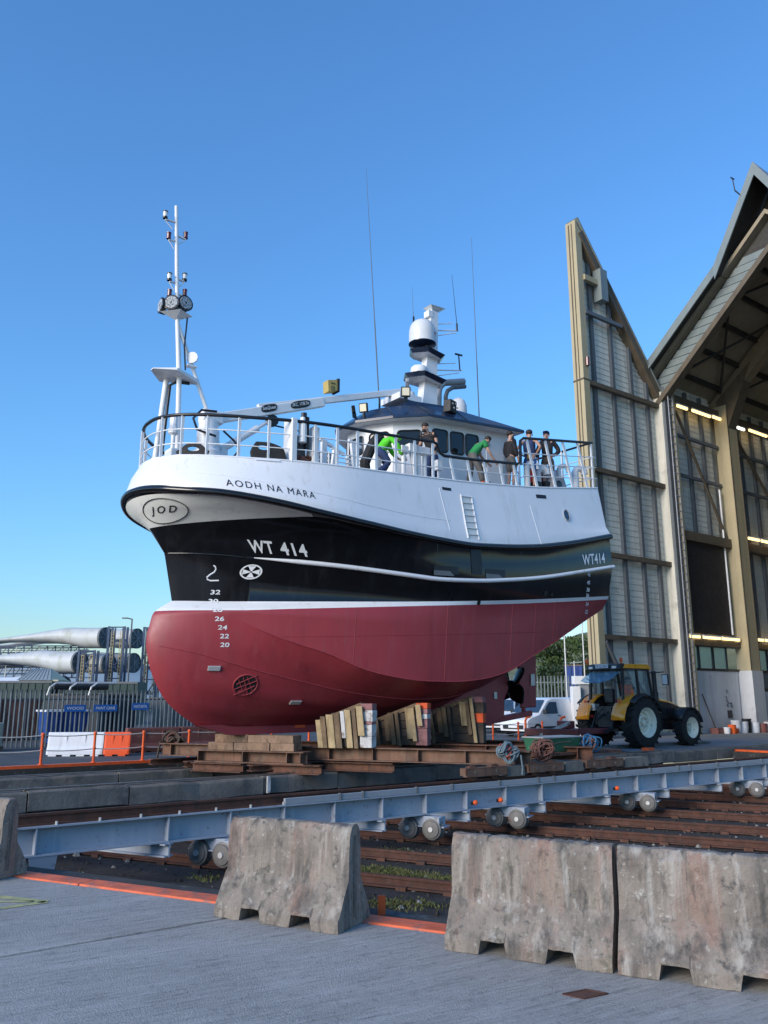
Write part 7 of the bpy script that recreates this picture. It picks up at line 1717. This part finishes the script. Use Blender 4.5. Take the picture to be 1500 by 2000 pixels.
    for s in ('L', 'R'):
        bt_ = {'an': (P['an'+s] + Vector((0, 0, wear.get('boot_h', .05))), .058*k), 'heel': (P['an'+s] - Vector((0, 0, .035*k)), .055*k), 'to': S('to'+s, (.05, .04))}
        skin_obj('boot', bt_, [('an', 'heel'), ('heel', 'to')], wear.get('boots', 'cloth_black'), t, 1)
    if wear.get('extra'): wear['extra'](t, P, f2, l2, k)
    return t
dk = lambda U: sheer(U)
# man in black leaning forward at the front corner of the wheelhouse
person('bearded man in black T-shirt leaning at the wheelhouse corner', (13.72, 1.95, dk(13.7)), R(170),
       {'belly': (.05, 0, 1.12), 'chest': (.13, 0, 1.32), 'neck': (.22, 0, 1.47), 'head': (.30, .0, 1.555), 'crown': (.31, 0, 1.65), 'shL': (.16, .18, 1.43), 'shR': (.16, -.18, 1.43), 'elL': (.12, .26, 1.15), 'wrL': (.22, .2, .95), 'haL': (.26, .17, .9), 'elR': (.20, -.27, 1.15), 'wrR': (.35, -.2, 1.08), 'haR': (.43, -.17, 1.06)},
       dict(shirt='cloth_black', trousers='cloth_navy', hair='hair_dark', beard=True, look=(.8, .1, -.35)))
# man in green bending over the rail
person('man in green T-shirt and orange boots bending over the rail', (15.0, 2.2, dk(15.0)), R(15),
       {'pelvis': (-.05, 0, .93), 'belly': (.04, 0, 1.05), 'chest': (.18, 0, 1.21), 'neck': (.33, 0, 1.33), 'head': (.44, 0, 1.38), 'crown': (.48, 0, 1.47), 'shL': (.24, .17, 1.30), 'shR': (.24, -.17, 1.30), 'elL': (.34, .24, 1.02), 'wrL': (.52, .2, .82), 'haL': (.58, .19, .77), 'elR': (.36, -.22, 1.02), 'wrR': (.55, -.16, .80), 'haR': (.62, -.14, .75), 'hiL': (-.05, .1, .88), 'hiR': (-.05, -.1, .88),
        'knL': (-.02, .16, .5), 'anL': (-.08, .22, .09), 'toL': (.07, .26, .035), 'knR': (.12, -.12, .5), 'anR': (.18, -.14, .09), 'toR': (.33, -.16, .035)},
       dict(shirt='cloth_green', trousers='cloth_grey', hair='hair_dark', boots='boot_orange', boot_h=.12, look=(.75, -.1, -.6)))
# man in black standing at the aft end of the wheelhouse
person('bearded man in black top and grey shorts beside the wheelhouse door', (16.55, 2.1, dk(16.5)+.06), R(10), {'wrL': (.08, .2, .95), 'knR': (.03, -.1, .5)},
       dict(shirt='cloth_black', trousers='cloth_grey', hair='hair_dark', beard=True, sleeve='long', shorts=True))
# man in blue overalls, hands on hips, looking aft
def bib(t, P, f2, l2, k): MB().bar(P['pelvis'] - f2*.13*k + Vector((0, 0, -.1)), P['pelvis'] - f2*.13*k + Vector((0, 0, .12)), .26*k, .03*k).build('ochre_panel', 'cloth_ochre', t)
person('man in blue sleeveless top and ochre shorts, hand on hip, at the stern rail', (17.35, 2.1, dk(17.3)+.06), R(-20),
       {'elR': (-.12, -.38, 1.16), 'wrR': (.0, -.2, 1.02), 'haR': (.04, -.14, 1.0), 'elL': (-.1, .36, 1.18), 'wrL': (.02, .2, 1.02), 'haL': (.06, .14, 1.0)},
       dict(shirt='cloth_navy', trousers='cloth_blue', hair='hair_dark', sleeve='none', shorts=True, extra=bib, look=(.9, .5, 0)), h=1.88)
# man in cap facing him
person('man in dark cap, black sweater and brown shorts at the stern', (18.12, 2.1, dk(18.1)+.06), R(150),
       {'elL': (-.1, .32, 1.18), 'wrL': (.05, .25, .98), 'haL': (.1, .2, .95), 'elR': (-.05, -.3, 1.16), 'wrR': (.08, -.26, .95), 'haR': (.12, -.24, .88)},
       dict(shirt='cloth_black', trousers='cloth_brown', cap='cloth_navy', sleeve='long', shorts=True, hair='hair_dark'), h=1.86)
# worker in lime jacket crouching forward of the wheelhouse
person('worker in bright lime jacket crouching forward of the wheelhouse', (11.95, 1.95, dk(12.0)), R(20),
       {'pelvis': (0, 0, .78), 'belly': (.08, 0, .92), 'chest': (.22, 0, 1.06), 'neck': (.36, 0, 1.12), 'head': (.46, 0, 1.10), 'crown': (.52, 0, 1.18), 'shL': (.26, .19, 1.12), 'shR': (.26, -.19, 1.12), 'elL': (.40, .26, .86), 'wrL': (.55, .2, .68), 'haL': (.62, .18, .64), 'elR': (.42, -.25, .86), 'wrR': (.55, -.18, .66), 'haR': (.62, -.15, .6),
        'hiL': (0, .1, .74), 'hiR': (0, -.1, .74), 'knL': (.26, .15, .46), 'anL': (.02, .16, .09), 'toL': (.17, .18, .035), 'knR': (.22, -.15, .44), 'anR': (-.1, -.16, .09), 'toR': (.05, -.18, .035)},
       dict(shirt='cloth_lime', trousers='cloth_navy', hair='cloth_lime', sleeve='long', look=(.6, 0, -.8)))
# tractor driver
person('tractor driver in orange jacket seated in the cab', (25.95, -19.5, .95), 0., 
       {'pelvis': (.08, 0, .82), 'belly': (.05, 0, .98), 'chest': (.03, 0, 1.16), 'neck': (.03, 0, 1.34), 'head': (.05, -.02, 1.45), 'crown': (.05, -.02, 1.55), 'shL': (.03, .18, 1.28), 'shR': (.03, -.18, 1.28), 'elL': (.18, .26, 1.05), 'wrL': (.4, .18, 1.1), 'haL': (.47, .16, 1.12), 'elR': (-.05, -.3, 1.06), 'wrR': (-.1, -.3, .88), 'haR': (-.12, -.28, .82),
        'hiL': (.08, .1, .78), 'hiR': (.08, -.1, .78), 'knL': (.5, .12, .8), 'anL': (.55, .12, .66), 'toL': (.7, .12, .62), 'knR': (.5, -.12, .8), 'anR': (.55, -.12, .66), 'toR': (.7, -.12, .62)},
       dict(shirt='cloth_orange', trousers='cloth_navy', hair='hair_dark', sleeve='long', look=(-.6, -.7, 0)), group='people at work', frame=SL)
